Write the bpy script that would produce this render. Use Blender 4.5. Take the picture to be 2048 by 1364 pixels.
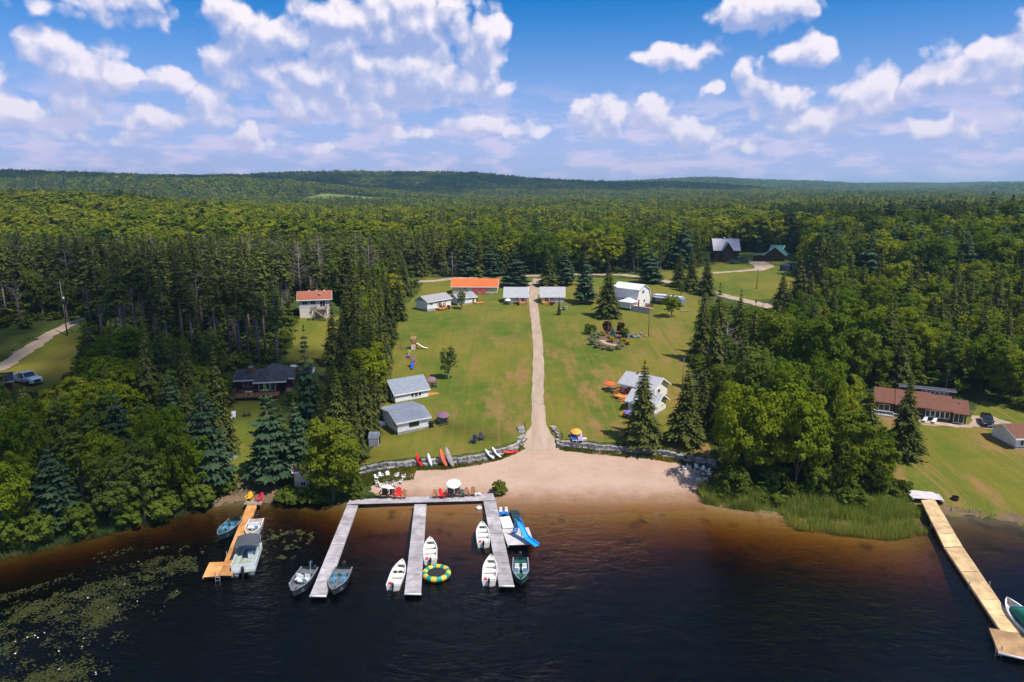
import bpy, bmesh, math, random
import numpy as np
from mathutils import Vector, Matrix, Euler

random.seed(7)
RNG = np.random.default_rng(7)
scene = bpy.context.scene
for _o in list(bpy.data.objects):
    bpy.data.objects.remove(_o)

# ------------------------------------------------------------------ camera
CAM_H, FPX, CX, CY = 34.0, 1365.33, 1024.0, 682.0        # drone height (m), focal length in photo pixels
PITCH = math.radians(12.3)
cam_data = bpy.data.cameras.new("camera")
cam_data.lens, cam_data.sensor_width = 24.0, 36.0
cam_data.clip_start, cam_data.clip_end = 1.0, 30000.0
cam = bpy.data.objects.new("camera", cam_data)
cam.location = (0, 0, CAM_H)
cam.rotation_euler = (math.pi / 2 - PITCH, 0, 0)
scene.collection.objects.link(cam)
scene.camera = cam
scene.view_settings.view_transform = 'Standard'
scene.view_settings.look = 'None'
scene.view_settings.gamma = 1.0
scene.view_settings.exposure = 0.27
scene.render.engine = 'CYCLES'
scene.cycles.use_denoising = True
scene.cycles.max_bounces = 6
scene.cycles.diffuse_bounces = 2
scene.cycles.glossy_bounces = 3
scene.cycles.transmission_bounces = 3
scene.cycles.transparent_max_bounces = 12
scene.cycles.volume_bounces = 0
scene.cycles.sample_clamp_indirect = 4.0

# ------------------------------------------------------------------ sun and sky
SUN_EL, SUN_AZ = math.radians(60), math.atan2(0.8, -0.6)   # azimuth clockwise from +Y: behind the camera, to the right
TO_SUN = Vector((math.sin(SUN_AZ) * math.cos(SUN_EL), math.cos(SUN_AZ) * math.cos(SUN_EL), math.sin(SUN_EL)))
sun_data = bpy.data.lights.new("sun", 'SUN')
sun_data.energy, sun_data.angle, sun_data.color = 5.0, math.radians(0.6), (1.0, 0.93, 0.82)
sun = bpy.data.objects.new("sun", sun_data)
sun.rotation_euler = TO_SUN.to_track_quat('Z', 'Y').to_euler()
sun.location = (60, -50, 120)
scene.collection.objects.link(sun)

def cloud_spots():
    """cumulus of the day: (azimuth, elevation, half width, half height, strength) in radians, from photo pixels"""
    C = [(92,118,60,46,1),(182,134,84,54,1),(245,152,40,32,.95),(145,20,95,22,.6),(225,14,52,36,.8),(300,12,50,42,.5),
         (335,156,42,38,.95),(28,224,58,34,1),(150,205,66,48,.95),
         (442,34,46,42,1),(545,74,92,48,1.1),(668,66,110,72,1.1),(820,44,170,64,1.15),(978,88,48,66,1.1),
         (485,130,76,54,1),(640,156,116,58,1.1),(800,150,150,76,1.15),(935,165,90,44,1.05),
         (600,212,90,40,1),(720,232,96,34,.9),(425,214,58,46,1),(335,238,70,34,.85),(492,272,32,38,1),
         (960,248,62,34,1),(1050,264,50,22,.9),(800,268,100,20,.75),(150,275,160,16,.55),(620,292,180,13,.5),
         (1520,18,106,44,1.2),(1355,114,84,24,1),(1432,96,32,20,.85),(1612,108,60,34,.95),
         (1208,236,64,50,1.1),(1304,222,52,38,1.05),(1384,266,66,34,1.05),(1504,160,40,48,1),
         (1560,208,74,44,1),(1650,240,130,36,1.05),(1742,198,88,58,1.15),(1824,174,30,42,1),
         (1960,124,130,46,1.05),(2015,170,70,40,.8),(1427,172,20,16,.7),(1850,258,84,24,.8),(1985,255,84,60,.5),
         (1480,292,150,14,.55),(-120,180,110,80,1),(2160,220,120,60,1),(2035,34,36,22,.45)]
    out = []
    cp, sp = math.cos(PITCH), math.sin(PITCH)
    for (x, y, rx, ry, w) in C:
        a, b = (x - CX) / FPX, -(y - CY) / FPX
        d = Vector((a, cp + b * sp, -sp + b * cp)).normalized()
        k = math.sqrt(1 + a * a)
        out.append((math.atan2(d.x, d.y), math.asin(d.z), rx / FPX / k * .98, ry / FPX * .97, w))
    return out

class NT:
    """small helper for node trees"""
    def __init__(s, tree): s.t = tree; s.n = tree.nodes; s.l = tree.links
    def node(s, typ, **kw):
        nd = s.n.new(typ)
        for k, v in kw.items(): setattr(nd, k, v)
        return nd
    def put(s, sock, v):
        if isinstance(v, bpy.types.NodeSocket): s.l.new(v, sock)
        elif v is not None: sock.default_value = v
    def math(s, op, a, b=None, c=None, clamp=False):
        nd = s.node('ShaderNodeMath', operation=op, use_clamp=clamp)
        for i, v in enumerate((a, b, c)):
            if v is not None: s.put(nd.inputs[i], v)
        return nd.outputs[0]
    def vec(s, op, a, b=None, c=None):
        nd = s.node('ShaderNodeVectorMath', operation=op)
        for i, v in enumerate((a, b, c)):
            if v is not None: s.put(nd.inputs[i], v)
        return nd.outputs[1] if op in ('DOT_PRODUCT', 'LENGTH') else nd.outputs[0]
    def noise(s, vec, scale, detail=4, rough=0.55, dist=0.0, out=0, dim='3D'):
        nd = s.node('ShaderNodeTexNoise', noise_dimensions=dim); s.put(nd.inputs['Vector'], vec)
        nd.inputs['Scale'].default_value = scale; nd.inputs['Detail'].default_value = detail
        nd.inputs['Roughness'].default_value = rough; nd.inputs['Distortion'].default_value = dist
        return nd.outputs[out]
    def mix(s, f, a, b, mode='MIX'):
        nd = s.node('ShaderNodeMix', data_type='RGBA', blend_type=mode)
        s.put(nd.inputs[0], f); s.put(nd.inputs[6], a); s.put(nd.inputs[7], b)
        return nd.outputs[2]
    def smooth(s, v, a, b):
        nd = s.node('ShaderNodeMapRange', interpolation_type='SMOOTHSTEP')
        s.put(nd.inputs[0], v); nd.inputs[1].default_value = a; nd.inputs[2].default_value = b
        return nd.outputs[0]
    def ramp(s, v, stops):
        nd = s.node('ShaderNodeValToRGB'); s.put(nd.inputs[0], v)
        el = nd.color_ramp.elements
        while len(el) > 1: el.remove(el[-1])
        el[0].position, el[0].color = stops[0][0], (*stops[0][1], 1)
        for p, c in stops[1:]:
            e = el.new(p); e.color = (*c, 1)
        return nd.outputs[0]

def rgba(c): return (c[0], c[1], c[2], 1.0)

def cloud_group(name, spots, whole):
    g = bpy.data.node_groups.new(name, 'ShaderNodeTree')
    for nm in ("UV", "UVW"): g.interface.new_socket(nm, in_out='INPUT', socket_type='NodeSocketVector')
    g.interface.new_socket("Field", in_out='OUTPUT', socket_type='NodeSocketFloat')
    T = NT(g); gi = T.node('NodeGroupInput'); go = T.node('NodeGroupOutput')
    uv, uvw = gi.outputs[0], gi.outputs[1]
    acc = None
    for (a, e, rx, ry, w) in spots:
        loc = T.vec('MULTIPLY_ADD', uvw, (1 / rx, 1 / ry, 0), (-a / rx, -e / ry, 0))
        d = T.vec('DOT_PRODUCT', loc, loc)
        f = T.math('MULTIPLY_ADD', d, -.62 * w, .8 * w)
        acc = f if acc is None else T.math('MAXIMUM', acc, f)
    acc = T.math('MAXIMUM', acc, -.9)
    if whole:                       # the same kind of cloud cover goes on over the rest of the sky
        sep = T.node('ShaderNodeSeparateXYZ'); T.put(sep.inputs[0], uv)
        wide = T.noise(T.vec('MULTIPLY', uv, (1, 1.5, 1)), 4.2, 2, .5, dim='2D')
        rest = T.math('MULTIPLY_ADD', wide, 5.0, -2.75)
        outside = T.math('MAXIMUM', T.smooth(sep.outputs[1], .24, .32), T.smooth(T.math('ABSOLUTE', sep.outputs[0]), .66, .78))
        rest = T.math('ADD', rest, T.math('MULTIPLY_ADD', outside, 3.0, -3.0))
        acc = T.math('MAXIMUM', acc, T.math('MINIMUM', rest, .8))
    fine = T.noise(uv, 19, 6, .58, dim='2D')
    puff = T.node('ShaderNodeTexVoronoi', feature='F1', voronoi_dimensions='2D'); T.put(puff.inputs['Vector'], uvw)
    puff.inputs['Scale'].default_value = 38
    f2 = T.math('MULTIPLY_ADD', fine, 1.1, acc)
    f3 = T.math('MULTIPLY_ADD', puff.outputs['Distance'], -.52, T.math('ADD', f2, -.55 + .19))
    g.links.new(f3, go.inputs[0])
    return g

world = bpy.data.worlds.new("World")
scene.world = world
world.use_nodes = True
W = NT(world.node_tree)
for nd in list(W.n): W.n.remove(nd)
sky = W.node('ShaderNodeTexSky', sky_type='NISHITA', sun_disc=False, sun_elevation=SUN_EL, sun_rotation=SUN_AZ,
             altitude=300.0, air_density=1.0, dust_density=0.3, ozone_density=3.0)
tc = W.node('ShaderNodeTexCoord'); sx = W.node('ShaderNodeSeparateXYZ'); W.put(sx.inputs[0], tc.outputs['Generated'])
az = W.math('ARCTAN2', sx.outputs[0], sx.outputs[1]); el = W.math('ARCSINE', sx.outputs[2])
cuv = W.node('ShaderNodeCombineXYZ'); W.put(cuv.inputs[0], az); W.put(cuv.inputs[1], el)
spots = cloud_spots()
grp_all = cloud_group("cloud_field", spots, True)
grp_big = cloud_group("cloud_mass", spots, False)
warp = W.vec('SUBTRACT', W.noise(cuv.outputs[0], 15, 3, .6, out=1, dim='2D'), (.5, .5, .5))
uvw0 = W.vec('MULTIPLY_ADD', warp, (.05, .026, 0), cuv.outputs[0])
def field(grp, off):
    n = W.node('ShaderNodeGroup'); n.node_tree = grp
    W.put(n.inputs[0], W.vec('ADD', cuv.outputs[0], off)); W.put(n.inputs[1], W.vec('ADD', uvw0, off)); return n.outputs[0]
f0, f1 = field(grp_all, (0, 0, 0)), field(grp_big, (.007, .019, 0))
cover = W.smooth(f0, .10, .52)
slope = W.math('SUBTRACT', f0, f1)
lit = W.smooth(slope, -.30, .62)
SKY_K = 0.088
skyc = W.mix(1.0, sky.outputs[0], rgba((0.03, 0.66, 1.22)), 'MULTIPLY')
hz = W.smooth(el, .27, .0)                                     # paler air low over the land
skyc = W.mix(W.math('MULTIPLY', hz, .95), skyc, rgba((4.7, 5.1, 8.3)))
cshade, clight = rgba((4.3, 4.8, 7.4)), rgba((9.7, 9.0, 9.7))
cc = W.mix(lit, cshade, clight)
cc = W.mix(W.math('MULTIPLY', hz, .42), cc, rgba((5.3, 5.4, 7.9)))
cover2 = W.math('MULTIPLY', cover, W.smooth(el, .0, .07))
cover2 = W.math('MULTIPLY', cover2, W.math('MULTIPLY_ADD', lit, .32, .66))
streak = W.noise(W.vec('MULTIPLY', cuv.outputs[0], (1, 3.2, 0)), 13, 4, .62, dim='2D')   # far rows of small cumulus low over the hills
lowc = W.math('MULTIPLY', W.smooth(streak, .42, .66), W.math('MULTIPLY', W.smooth(el, .0, .03), W.smooth(el, .16, .07)))
skyc = W.mix(W.math('MULTIPLY', lowc, .75), skyc, rgba((7.2, 6.5, 8.8)))
allsky = W.mix(cover2, skyc, cc)
bg = W.node('ShaderNodeBackground'); W.put(bg.inputs[0], allsky); bg.inputs[1].default_value = SKY_K
wo = W.node('ShaderNodeOutputWorld'); W.put(wo.inputs[0], bg.outputs[0])
world.cycles.sampling_method = 'NONE'

# ------------------------------------------------------------------ helpers
COL = scene.collection
cP, sP = math.cos(PITCH), math.sin(PITCH)

def at_z(px, py, z=0.0):
    """photo pixel -> point of the horizontal plane z"""
    a, b = (px - CX) / FPX, -(py - CY) / FPX
    d = (a, cP + b * sP, -sP + b * cP); t = (z - CAM_H) / d[2]
    return Vector((d[0] * t, d[1] * t, z))

def pix(x, y, z):
    dz = z - CAM_H; zc = y * cP - dz * sP
    return CX + FPX * x / zc, CY - FPX * (y * sP + dz * cP) / zc, zc

def tag(o, label=None, cat=None, group=None, kind=None):
    if label: o["label"] = label
    if cat: o["category"] = cat
    if group: o["group"] = group
    if kind: o["kind"] = kind
    return o

def thing(name, label, cat, loc=(0, 0, 0), rz=0.0, group=None):
    o = bpy.data.objects.new(name, None); COL.objects.link(o)
    o.location = loc; o.rotation_euler = (0, 0, rz); o.empty_display_size = .3
    return tag(o, label, cat, group)

def new_obj(name, me, mat=None, parent=None, loc=None):
    if mat is not None and not me.materials: me.materials.append(mat)
    o = bpy.data.objects.new(name, me); COL.objects.link(o)
    if parent is not None: o.parent = parent
    if loc is not None: o.location = loc
    return o

def copy_tree(o, parent=None):
    c = o.copy(); COL.objects.link(c); c.parent = parent
    for ch in o.children: copy_tree(ch, c)
    return c

class MB:
    """collects boxes, tubes, prisms and sheets; build() links them as ONE mesh object"""
    def __init__(s): s.v = []; s.f = []; s.M = None
    def add(s, vs, fs):
        n = len(s.v)
        s.v += [tuple(s.M @ Vector(p)) for p in vs] if s.M is not None else [tuple(p) for p in vs]
        s.f += [tuple(n + i for i in f) for f in fs]; return s
    def box(s, x0, x1, y0, y1, z0, z1):
        return s.add([(x0,y0,z0),(x1,y0,z0),(x1,y1,z0),(x0,y1,z0),(x0,y0,z1),(x1,y0,z1),(x1,y1,z1),(x0,y1,z1)],
                     [(3,2,1,0),(4,5,6,7),(0,1,5,4),(1,2,6,5),(2,3,7,6),(3,0,4,7)])
    def bar(s, p, q, w, h):
        """rectangular bar from p to q"""
        p, q = Vector(p), Vector(q); d = (q - p).normalized()
        up = Vector((0, 0, 1)) if abs(d.z) < .95 else Vector((0, 1, 0))
        a = d.cross(up).normalized(); b = a.cross(d); a *= w / 2; b *= h / 2
        vs = [p - a - b, p + a - b, p + a + b, p - a + b, q - a - b, q + a - b, q + a + b, q - a + b]
        return s.add(vs, [(3,2,1,0),(4,5,6,7),(0,1,5,4),(1,2,6,5),(2,3,7,6),(3,0,4,7)])
    def tube(s, pts, radii, n=8, cap=True):
        pts = [Vector(p) for p in pts]
        if not hasattr(radii, '__len__'): radii = [radii] * len(pts)
        vs, fs = [], []
        for i, p in enumerate(pts):
            d = (pts[min(i + 1, len(pts) - 1)] - pts[max(i - 1, 0)]).normalized()
            up = Vector((0, 0, 1)) if abs(d.z) < .9 else Vector((1, 0, 0))
            a = d.cross(up).normalized(); b = d.cross(a)
            for k in range(n):
                t = 2 * math.pi * k / n; vs.append(p + (a * math.cos(t) + b * math.sin(t)) * radii[i])
        for i in range(len(pts) - 1):
            for k in range(n):
                k2 = (k + 1) % n; fs.append((i * n + k, i * n + k2, (i + 1) * n + k2, (i + 1) * n + k))
        if cap:
            fs.append(tuple(range(n - 1, -1, -1))); fs.append(tuple((len(pts) - 1) * n + k for k in range(n)))
        return s.add(vs, fs)
    def prism(s, poly, axis, a, b):
        """polygon extruded along an axis: 'x' takes (y,z), 'y' takes (x,z), 'z' takes (x,y)"""
        n = len(poly)
        def pt(p, t): return {'x': (t, p[0], p[1]), 'y': (p[0], t, p[1]), 'z': (p[0], p[1], t)}[axis]
        vs = [pt(p, a) for p in poly] + [pt(p, b) for p in poly]
        fs = [tuple(range(n - 1, -1, -1)), tuple(range(n, 2 * n))] + [(i, (i + 1) % n, n + (i + 1) % n, n + i) for i in range(n)]
        return s.add(vs, fs)
    def lathe(s, prof, n=16, c=(0, 0)):
        vs, fs = [], []
        for (r, z) in prof:
            for k in range(n):
                t = 2 * math.pi * k / n; vs.append((c[0] + r * math.cos(t), c[1] + r * math.sin(t), z))
        for i in range(len(prof) - 1):
            for k in range(n):
                k2 = (k + 1) % n; fs.append((i * n + k, i * n + k2, (i + 1) * n + k2, (i + 1) * n + k))
        fs.append(tuple(range(n - 1, -1, -1))); fs.append(tuple((len(prof) - 1) * n + k for k in range(n)))
        return s.add(vs, fs)
    def loft(s, rings, closed=True, cap=True):
        n = len(rings[0]); vs = [p for r in rings for p in r]; fs = []
        for i in range(len(rings) - 1):
            for k in range(n if closed else n - 1):
                k2 = (k + 1) % n; fs.append((i * n + k, i * n + k2, (i + 1) * n + k2, (i + 1) * n + k))
        if cap: fs.append(tuple(range(n - 1, -1, -1))); fs.append(tuple((len(rings) - 1) * n + k for k in range(n)))
        return s.add(vs, fs)
    def mesh(s, name, smooth=False, bevel=0.0):
        me = bpy.data.meshes.new(name); me.from_pydata(s.v, [], s.f)
        bm = bmesh.new(); bm.from_mesh(me); bmesh.ops.recalc_face_normals(bm, faces=bm.faces)
        if bevel: bmesh.ops.bevel(bm, geom=[e for e in bm.edges if len(e.link_faces) == 2 and e.calc_face_angle(0) > .5], offset=bevel, segments=1, affect='EDGES')
        bm.to_mesh(me); bm.free()
        if smooth:
            me.polygons.foreach_set("use_smooth", [True] * len(me.polygons))
        me.update(); return me
    def build(s, name, mat, parent=None, loc=None, smooth=False, bevel=0.0):
        return new_obj(name, s.mesh(name, smooth, bevel), mat, parent, loc)

# ------------------------------------------------------------------ materials
MATS = {}
def mat(name, color, rough=.7, var=.18, scale=6.0, bump=0.0, bscale=40.0, metal=0.0, c2=None, coat=0.0, stretch=(1, 1, 1), spec=.35, lap=None, coords='Object', detail=5):
    if name in MATS: return MATS[name]
    m = bpy.data.materials.new(name); m.use_nodes = True; T = NT(m.node_tree)
    for nd in list(T.n): T.n.remove(nd)
    out = T.node('ShaderNodeOutputMaterial'); b = T.node('ShaderNodeBsdfPrincipled')
    tc = T.node('ShaderNodeTexCoord'); v = T.vec('MULTIPLY', tc.outputs[coords], stretch)
    nz = T.noise(v, scale, detail, .6)
    c2 = c2 or tuple(c * (1 - 2.2 * var) for c in color); c1 = tuple(min(1, c * (1 + var)) for c in color)
    colr = T.mix(T.smooth(nz, .30, .70), rgba(c1), rgba(c2))
    if "dock_planks" in name or "stone" in name:      # sections and stones weathered differently, boards streaked across
        oi = T.node('ShaderNodeObjectInfo'); k = T.math('MULTIPLY_ADD', oi.outputs['Random'], .42, .78)
        st = T.noise(T.vec('MULTIPLY', tc.outputs[coords], (1.2, 9, 1)), 1.0, 3, .7); k = T.math('MULTIPLY', k, T.math('MULTIPLY_ADD', st, .5, .76))
        cb = T.node('ShaderNodeCombineColor')
        for i in range(3): T.put(cb.inputs[i], k)
        colr = T.mix(1.0, colr, cb.outputs[0], 'MULTIPLY')
    T.put(b.inputs['Base Color'], colr)
    b.inputs['Roughness'].default_value = rough; b.inputs['Metallic'].default_value = metal
    b.inputs['Specular IOR Level'].default_value = spec; b.inputs['Coat Weight'].default_value = coat
    h = None
    if bump: h = T.math('MULTIPLY', T.noise(v, bscale, 3), bump)
    if lap:                     # lapped boards: period (m) along z
        sp = T.node('ShaderNodeSeparateXYZ'); T.put(sp.inputs[0], tc.outputs[coords])
        ax = sp.outputs[lap[1] if len(lap) > 1 else 2]
        saw = T.math('FRACT', T.math('DIVIDE', ax, lap[0])); saw = T.math('MULTIPLY', saw, .5)
        h = saw if h is None else T.math('ADD', h, saw)
    if h is not None:
        bn = T.node('ShaderNodeBump'); bn.inputs['Distance'].default_value = .03; bn.inputs['Strength'].default_value = .8
        T.put(bn.inputs['Height'], h); T.put(b.inputs['Normal'], bn.outputs[0])
    T.put(out.inputs[0], b.outputs[0]); MATS[name] = m; return m

def leaf_mat(name, c_dark, c_light, trans=.35, hue_var=.5, mixed=None):
    """leaves: colour drawn per tree and per leaf clump, light passes through"""
    m = bpy.data.materials.new(name); m.use_nodes = True; T = NT(m.node_tree)
    for nd in list(T.n): T.n.remove(nd)
    out = T.node('ShaderNodeOutputMaterial'); oi = T.node('ShaderNodeObjectInfo')
    at = T.node('ShaderNodeAttribute', attribute_name='tint')
    f = T.math('MULTIPLY_ADD', oi.outputs['Random'], hue_var, T.math('MULTIPLY', at.outputs['Fac'], 1 - hue_var))
    c = T.mix(f, rgba(c_dark), rgba(c_light))
    if mixed:                       # many kinds of trees in one wood
        c = T.mix(.82, c, T.ramp(T.math('MULTIPLY_ADD', at.outputs['Fac'], .12, T.math('MULTIPLY', oi.outputs['Random'], .88)), mixed))
    d = T.node('ShaderNodeBsdfDiffuse'); t = T.node('ShaderNodeBsdfTranslucent'); mx = T.node('ShaderNodeMixShader')
    T.put(d.inputs[0], c); T.put(t.inputs[0], T.mix(1.0, c, rgba((1.1, 1.15, .55)), 'MULTIPLY')); mx.inputs[0].default_value = trans
    T.l.new(d.outputs[0], mx.inputs[1]); T.l.new(t.outputs[0], mx.inputs[2]); T.put(out.inputs[0], mx.outputs[0])
    MATS[name] = m; return m

# ------------------------------------------------------------------ the lie of the land
SHORE = [at_z(*p) for p in [(-700,1290),(-300,1180),(0,1107),(120,1080),(250,1049),(400,1014),(540,1003),(720,1004),(1000,1003),(1200,1003),(1390,1001),(1450,1013),
                            (1600,1032),(1750,1048),(1845,1030),(1960,1036),(2048,1050),(2400,1100)]]
SHX = np.array([-400.] + [p.x for p in SHORE] + [400.]); SHY = np.array([-60.] + [p.y for p in SHORE] + [-40.])
WALL_L = [at_z(x, y, 1.15) for x, y in [(716,940),(765,931),(835,925),(900,923),(960,916),(1005,906),(1032,898),(1046,886)]]
WALL_R = [at_z(x, y, 1.15) for x, y in [(1121,892),(1180,898),(1250,903),(1300,906),(1350,913),(1425,928)]]
WX = np.array([p.x for p in WALL_L] + [WALL_L[-1].x + 1.0, WALL_R[0].x - 1.0] + [p.x for p in WALL_R])
WY = np.array([p.y for p in WALL_L] + [88.5, 88.5] + [p.y for p in WALL_R])

def sstep(a, b, x):
    t = np.clip((x - a) / (b - a), 0, 1); return t * t * (3 - 2 * t)

def wavy(x, y, s, ph=0.0):
    return np.sin(x / s + 1.3 * np.sin(y / s * .7 + ph)) * np.cos(y / s * .9 + ph + .8 * np.sin(x / s * .6))

def land(x, y):
    """height of the ground, lake bed included"""
    x = np.asarray(x, float); y = np.asarray(y, float)
    d = y - np.interp(x, SHX, SHY)
    lawn = np.interp(d, [0, 1.5, 5, 14, 30, 100, 150, 260, 500, 900, 1300], [0, .5, 1.25, 2.1, 3.1, 7.9, 9.4, 10.5, 10.5, 15, 21])
    beach = np.interp(d, [0, 15, 25], [0, 1.15, 1.9])
    yw = np.interp(x, WX, WY)
    gap = sstep(WALL_L[-1].x - .2, WALL_L[-1].x + 1.2, x) * sstep(WALL_R[0].x + .2, WALL_R[0].x - 1.2, x)
    wid = .22 + gap * 6.0
    m = sstep(yw - wid, yw + wid, y)
    side = np.maximum(sstep(WX[0] + .5, WX[0] - 3.5, x), sstep(WX[-1] - .5, WX[-1] + 3.5, x))
    m = np.maximum(m, side)
    z = lawn * m + beach * (1 - m)
    far = sstep(24, 60, d)
    z = z + far * .5 * wavy(x, y, 23.) + sstep(60, 200, d) * 1.0 * wavy(x, y, 61., 1.) * sstep(30, 60, np.abs(x)) + sstep(250, 500, d) * 2.5 * wavy(x, y, 140., 2.)
    z = z + 13. * np.exp(-(((x + 330) / 130) ** 2 + ((y - 440) / 120) ** 2)) + 9. * np.exp(-(((x - 185) / 75) ** 2 + ((y - 205) / 70) ** 2))
    # hills on the horizon
    def ridge(x0, y0, wx, wy, a): return a * np.exp(-np.abs((x - x0) / wx) ** 3.0) * np.exp(-((y - y0) / wy) ** 2)
    z = z + ridge(-1250, 1350, 560, 260, 46) + ridge(-560, 1180, 300, 120, 24) + ridge(-640, 1850, 560, 330, 48) + ridge(150, 1950, 560, 360, 38) \
          + ridge(950, 2900, 620, 420, 44) + ridge(1800, 2100, 620, 300, 32) + ridge(2300, 3500, 1500, 500, 48) + ridge(-2500, 2700, 1300, 600, 45) + ridge(-500, 3300, 1500, 500, 42) \
          + sstep(900, 2200, y) * (6 * wavy(x, y, 210., .5) + 3.5 * wavy(x, y, 83., 2.5))
    bed = np.interp(-d, [0, 3, 8, 14, 22, 40, 120], [0, -.24, -.80, -1.8, -3.4, -5, -6])
    bed = bed * (1 + .18 * wavy(x, y, 6., .4)) * (1 + 1.3 * sstep(-14, -26, x))
    return np.where(d < 0, np.maximum(bed, -6.6), np.maximum(z, 0.0))

def spaced(stops):
    """stops: (value, step) pairs -> coordinates with the given steps"""
    out = [stops[0][0]]
    for (a, st), (b, st2) in zip(stops[:-1], stops[1:]):
        while out[-1] < b - 1e-6:
            t = (out[-1] - a) / (b - a); out.append(out[-1] + st * (st2 / st) ** t)
    return np.array(out)
GX = spaced([(0, .6), (62, .6), (110, 2), (400, 10), (1500, 40), (6500, 240)]); GX = np.concatenate([-GX[:0:-1], GX])
GY = spaced([(-400, 40), (20, 4), (58, .6), (100, .6), (130, 1.2), (260, 2.5), (600, 10), (2000, 30), (8000, 260)])
GZ = land(*np.meshgrid(GX, GY))

def hm(x, y):
    """height on the ground mesh (bilinear)"""
    x = np.asarray(x, float); y = np.asarray(y, float)
    i = np.clip(np.searchsorted(GX, x) - 1, 0, len(GX) - 2); j = np.clip(np.searchsorted(GY, y) - 1, 0, len(GY) - 2)
    u = (x - GX[i]) / (GX[i + 1] - GX[i]); v = (y - GY[j]) / (GY[j + 1] - GY[j])
    return GZ[j, i] * (1 - u) * (1 - v) + GZ[j, i + 1] * u * (1 - v) + GZ[j + 1, i] * (1 - u) * v + GZ[j + 1, i + 1] * u * v

def G(px, py):
    """photo pixel -> first point of the ground (or the lake surface) that it shows"""
    a, b = (px - CX) / FPX, -(py - CY) / FPX
    d = np.array((a, cP + b * sP, -sP + b * cP))
    t = np.concatenate([np.arange(40, 300, .5), np.arange(300, 4000, 4.)])
    x, y, z = d[0] * t, d[1] * t, CAM_H + d[2] * t
    h = np.maximum(hm(x, y), 0.0); k = np.nonzero(z <= h)[0]
    k = k[0] if len(k) else len(t) - 1
    t0, t1 = t[max(k - 1, 0)], t[k]
    for _ in range(18):
        tm = (t0 + t1) / 2
        if CAM_H + d[2] * tm <= max(float(hm(d[0] * tm, d[1] * tm)), 0): t1 = tm
        else: t0 = tm
    return Vector((d[0] * t1, d[1] * t1, max(float(hm(d[0] * t1, d[1] * t1)), 0)))

def on(x, y, dz=0.0): return Vector((x, y, float(hm(x, y)) + dz))
def GP(pts): return [G(*p) for p in pts]

def sd_poly(x, y, poly):
    """signed distance to a polygon (inside negative), vectorised"""
    x = np.asarray(x, float); y = np.asarray(y, float); d = np.full(x.shape, 1e18); ins = np.zeros(x.shape, bool)
    n = len(poly)
    for i in range(n):
        ax, ay = poly[i][0], poly[i][1]; bx, by = poly[(i + 1) % n][0], poly[(i + 1) % n][1]
        ex, ey = bx - ax, by - ay; t = np.clip(((x - ax) * ex + (y - ay) * ey) / (ex * ex + ey * ey + 1e-12), 0, 1)
        d = np.minimum(d, (x - ax - t * ex) ** 2 + (y - ay - t * ey) ** 2)
        c = ((ay > y) != (by > y)) & (x < (bx - ax) * (y - ay) / (by - ay + 1e-12) + ax); ins ^= c
    return np.where(ins, -1, 1) * np.sqrt(d)

def sd_line(x, y, pts, widths):
    x = np.asarray(x, float); y = np.asarray(y, float); best = np.full(x.shape, 1e18)
    for i in range(len(pts) - 1):
        ax, ay = pts[i][0], pts[i][1]; bx, by = pts[i + 1][0], pts[i + 1][1]; ex, ey = bx - ax, by - ay
        t = np.clip(((x - ax) * ex + (y - ay) * ey) / (ex * ex + ey * ey + 1e-12), 0, 1)
        dd = np.hypot(x - ax - t * ex, y - ay - t * ey) - (widths[i] * (1 - t) + widths[i + 1] * t) / 2
        best = np.minimum(best, dd)
    return best

def value_noise(x, y, s, seed=0):
    x = np.asarray(x, float) / s; y = np.asarray(y, float) / s; i = np.floor(x).astype(np.int64); j = np.floor(y).astype(np.int64)
    def hsh(a, b):
        n = (a * 374761393 + b * 668265263 + seed * 1442695) & 0xffffffff
        n = ((n ^ (n >> 13)) * 1274126177) & 0xffffffff; return ((n ^ (n >> 16)) & 0xffff) / 65535.
    u = x - i; v = y - j; u = u * u * (3 - 2 * u); v = v * v * (3 - 2 * v)
    return (hsh(i, j) * (1 - u) + hsh(i + 1, j) * u) * (1 - v) + (hsh(i, j + 1) * (1 - u) + hsh(i + 1, j + 1) * u) * v

def grid_mesh(name, X, Y, Z, keep=None):
    nx, ny = X.shape[1], X.shape[0]; idx = np.arange(nx * ny).reshape(ny, nx)
    q = np.stack([idx[:-1, :-1], idx[:-1, 1:], idx[1:, 1:], idx[1:, :-1]], -1).reshape(-1, 4)
    if keep is not None: q = q[keep.reshape(-1)]
    used, inv = np.unique(q, return_inverse=True); q = inv.reshape(-1, 4)
    co = np.stack([X.ravel(), Y.ravel(), Z.ravel()], -1)[used]
    me = bpy.data.meshes.new(name); me.vertices.add(len(co)); me.vertices.foreach_set("co", co.ravel().astype(np.float32))
    me.loops.add(q.size); me.loops.foreach_set("vertex_index", q.ravel().astype(np.int32))
    me.polygons.add(len(q)); me.polygons.foreach_set("loop_start", np.arange(0, q.size, 4, dtype=np.int32))
    me.polygons.foreach_set("use_smooth", np.ones(len(q), bool)); me.update(calc_edges=True); me.validate(); return me

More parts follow.
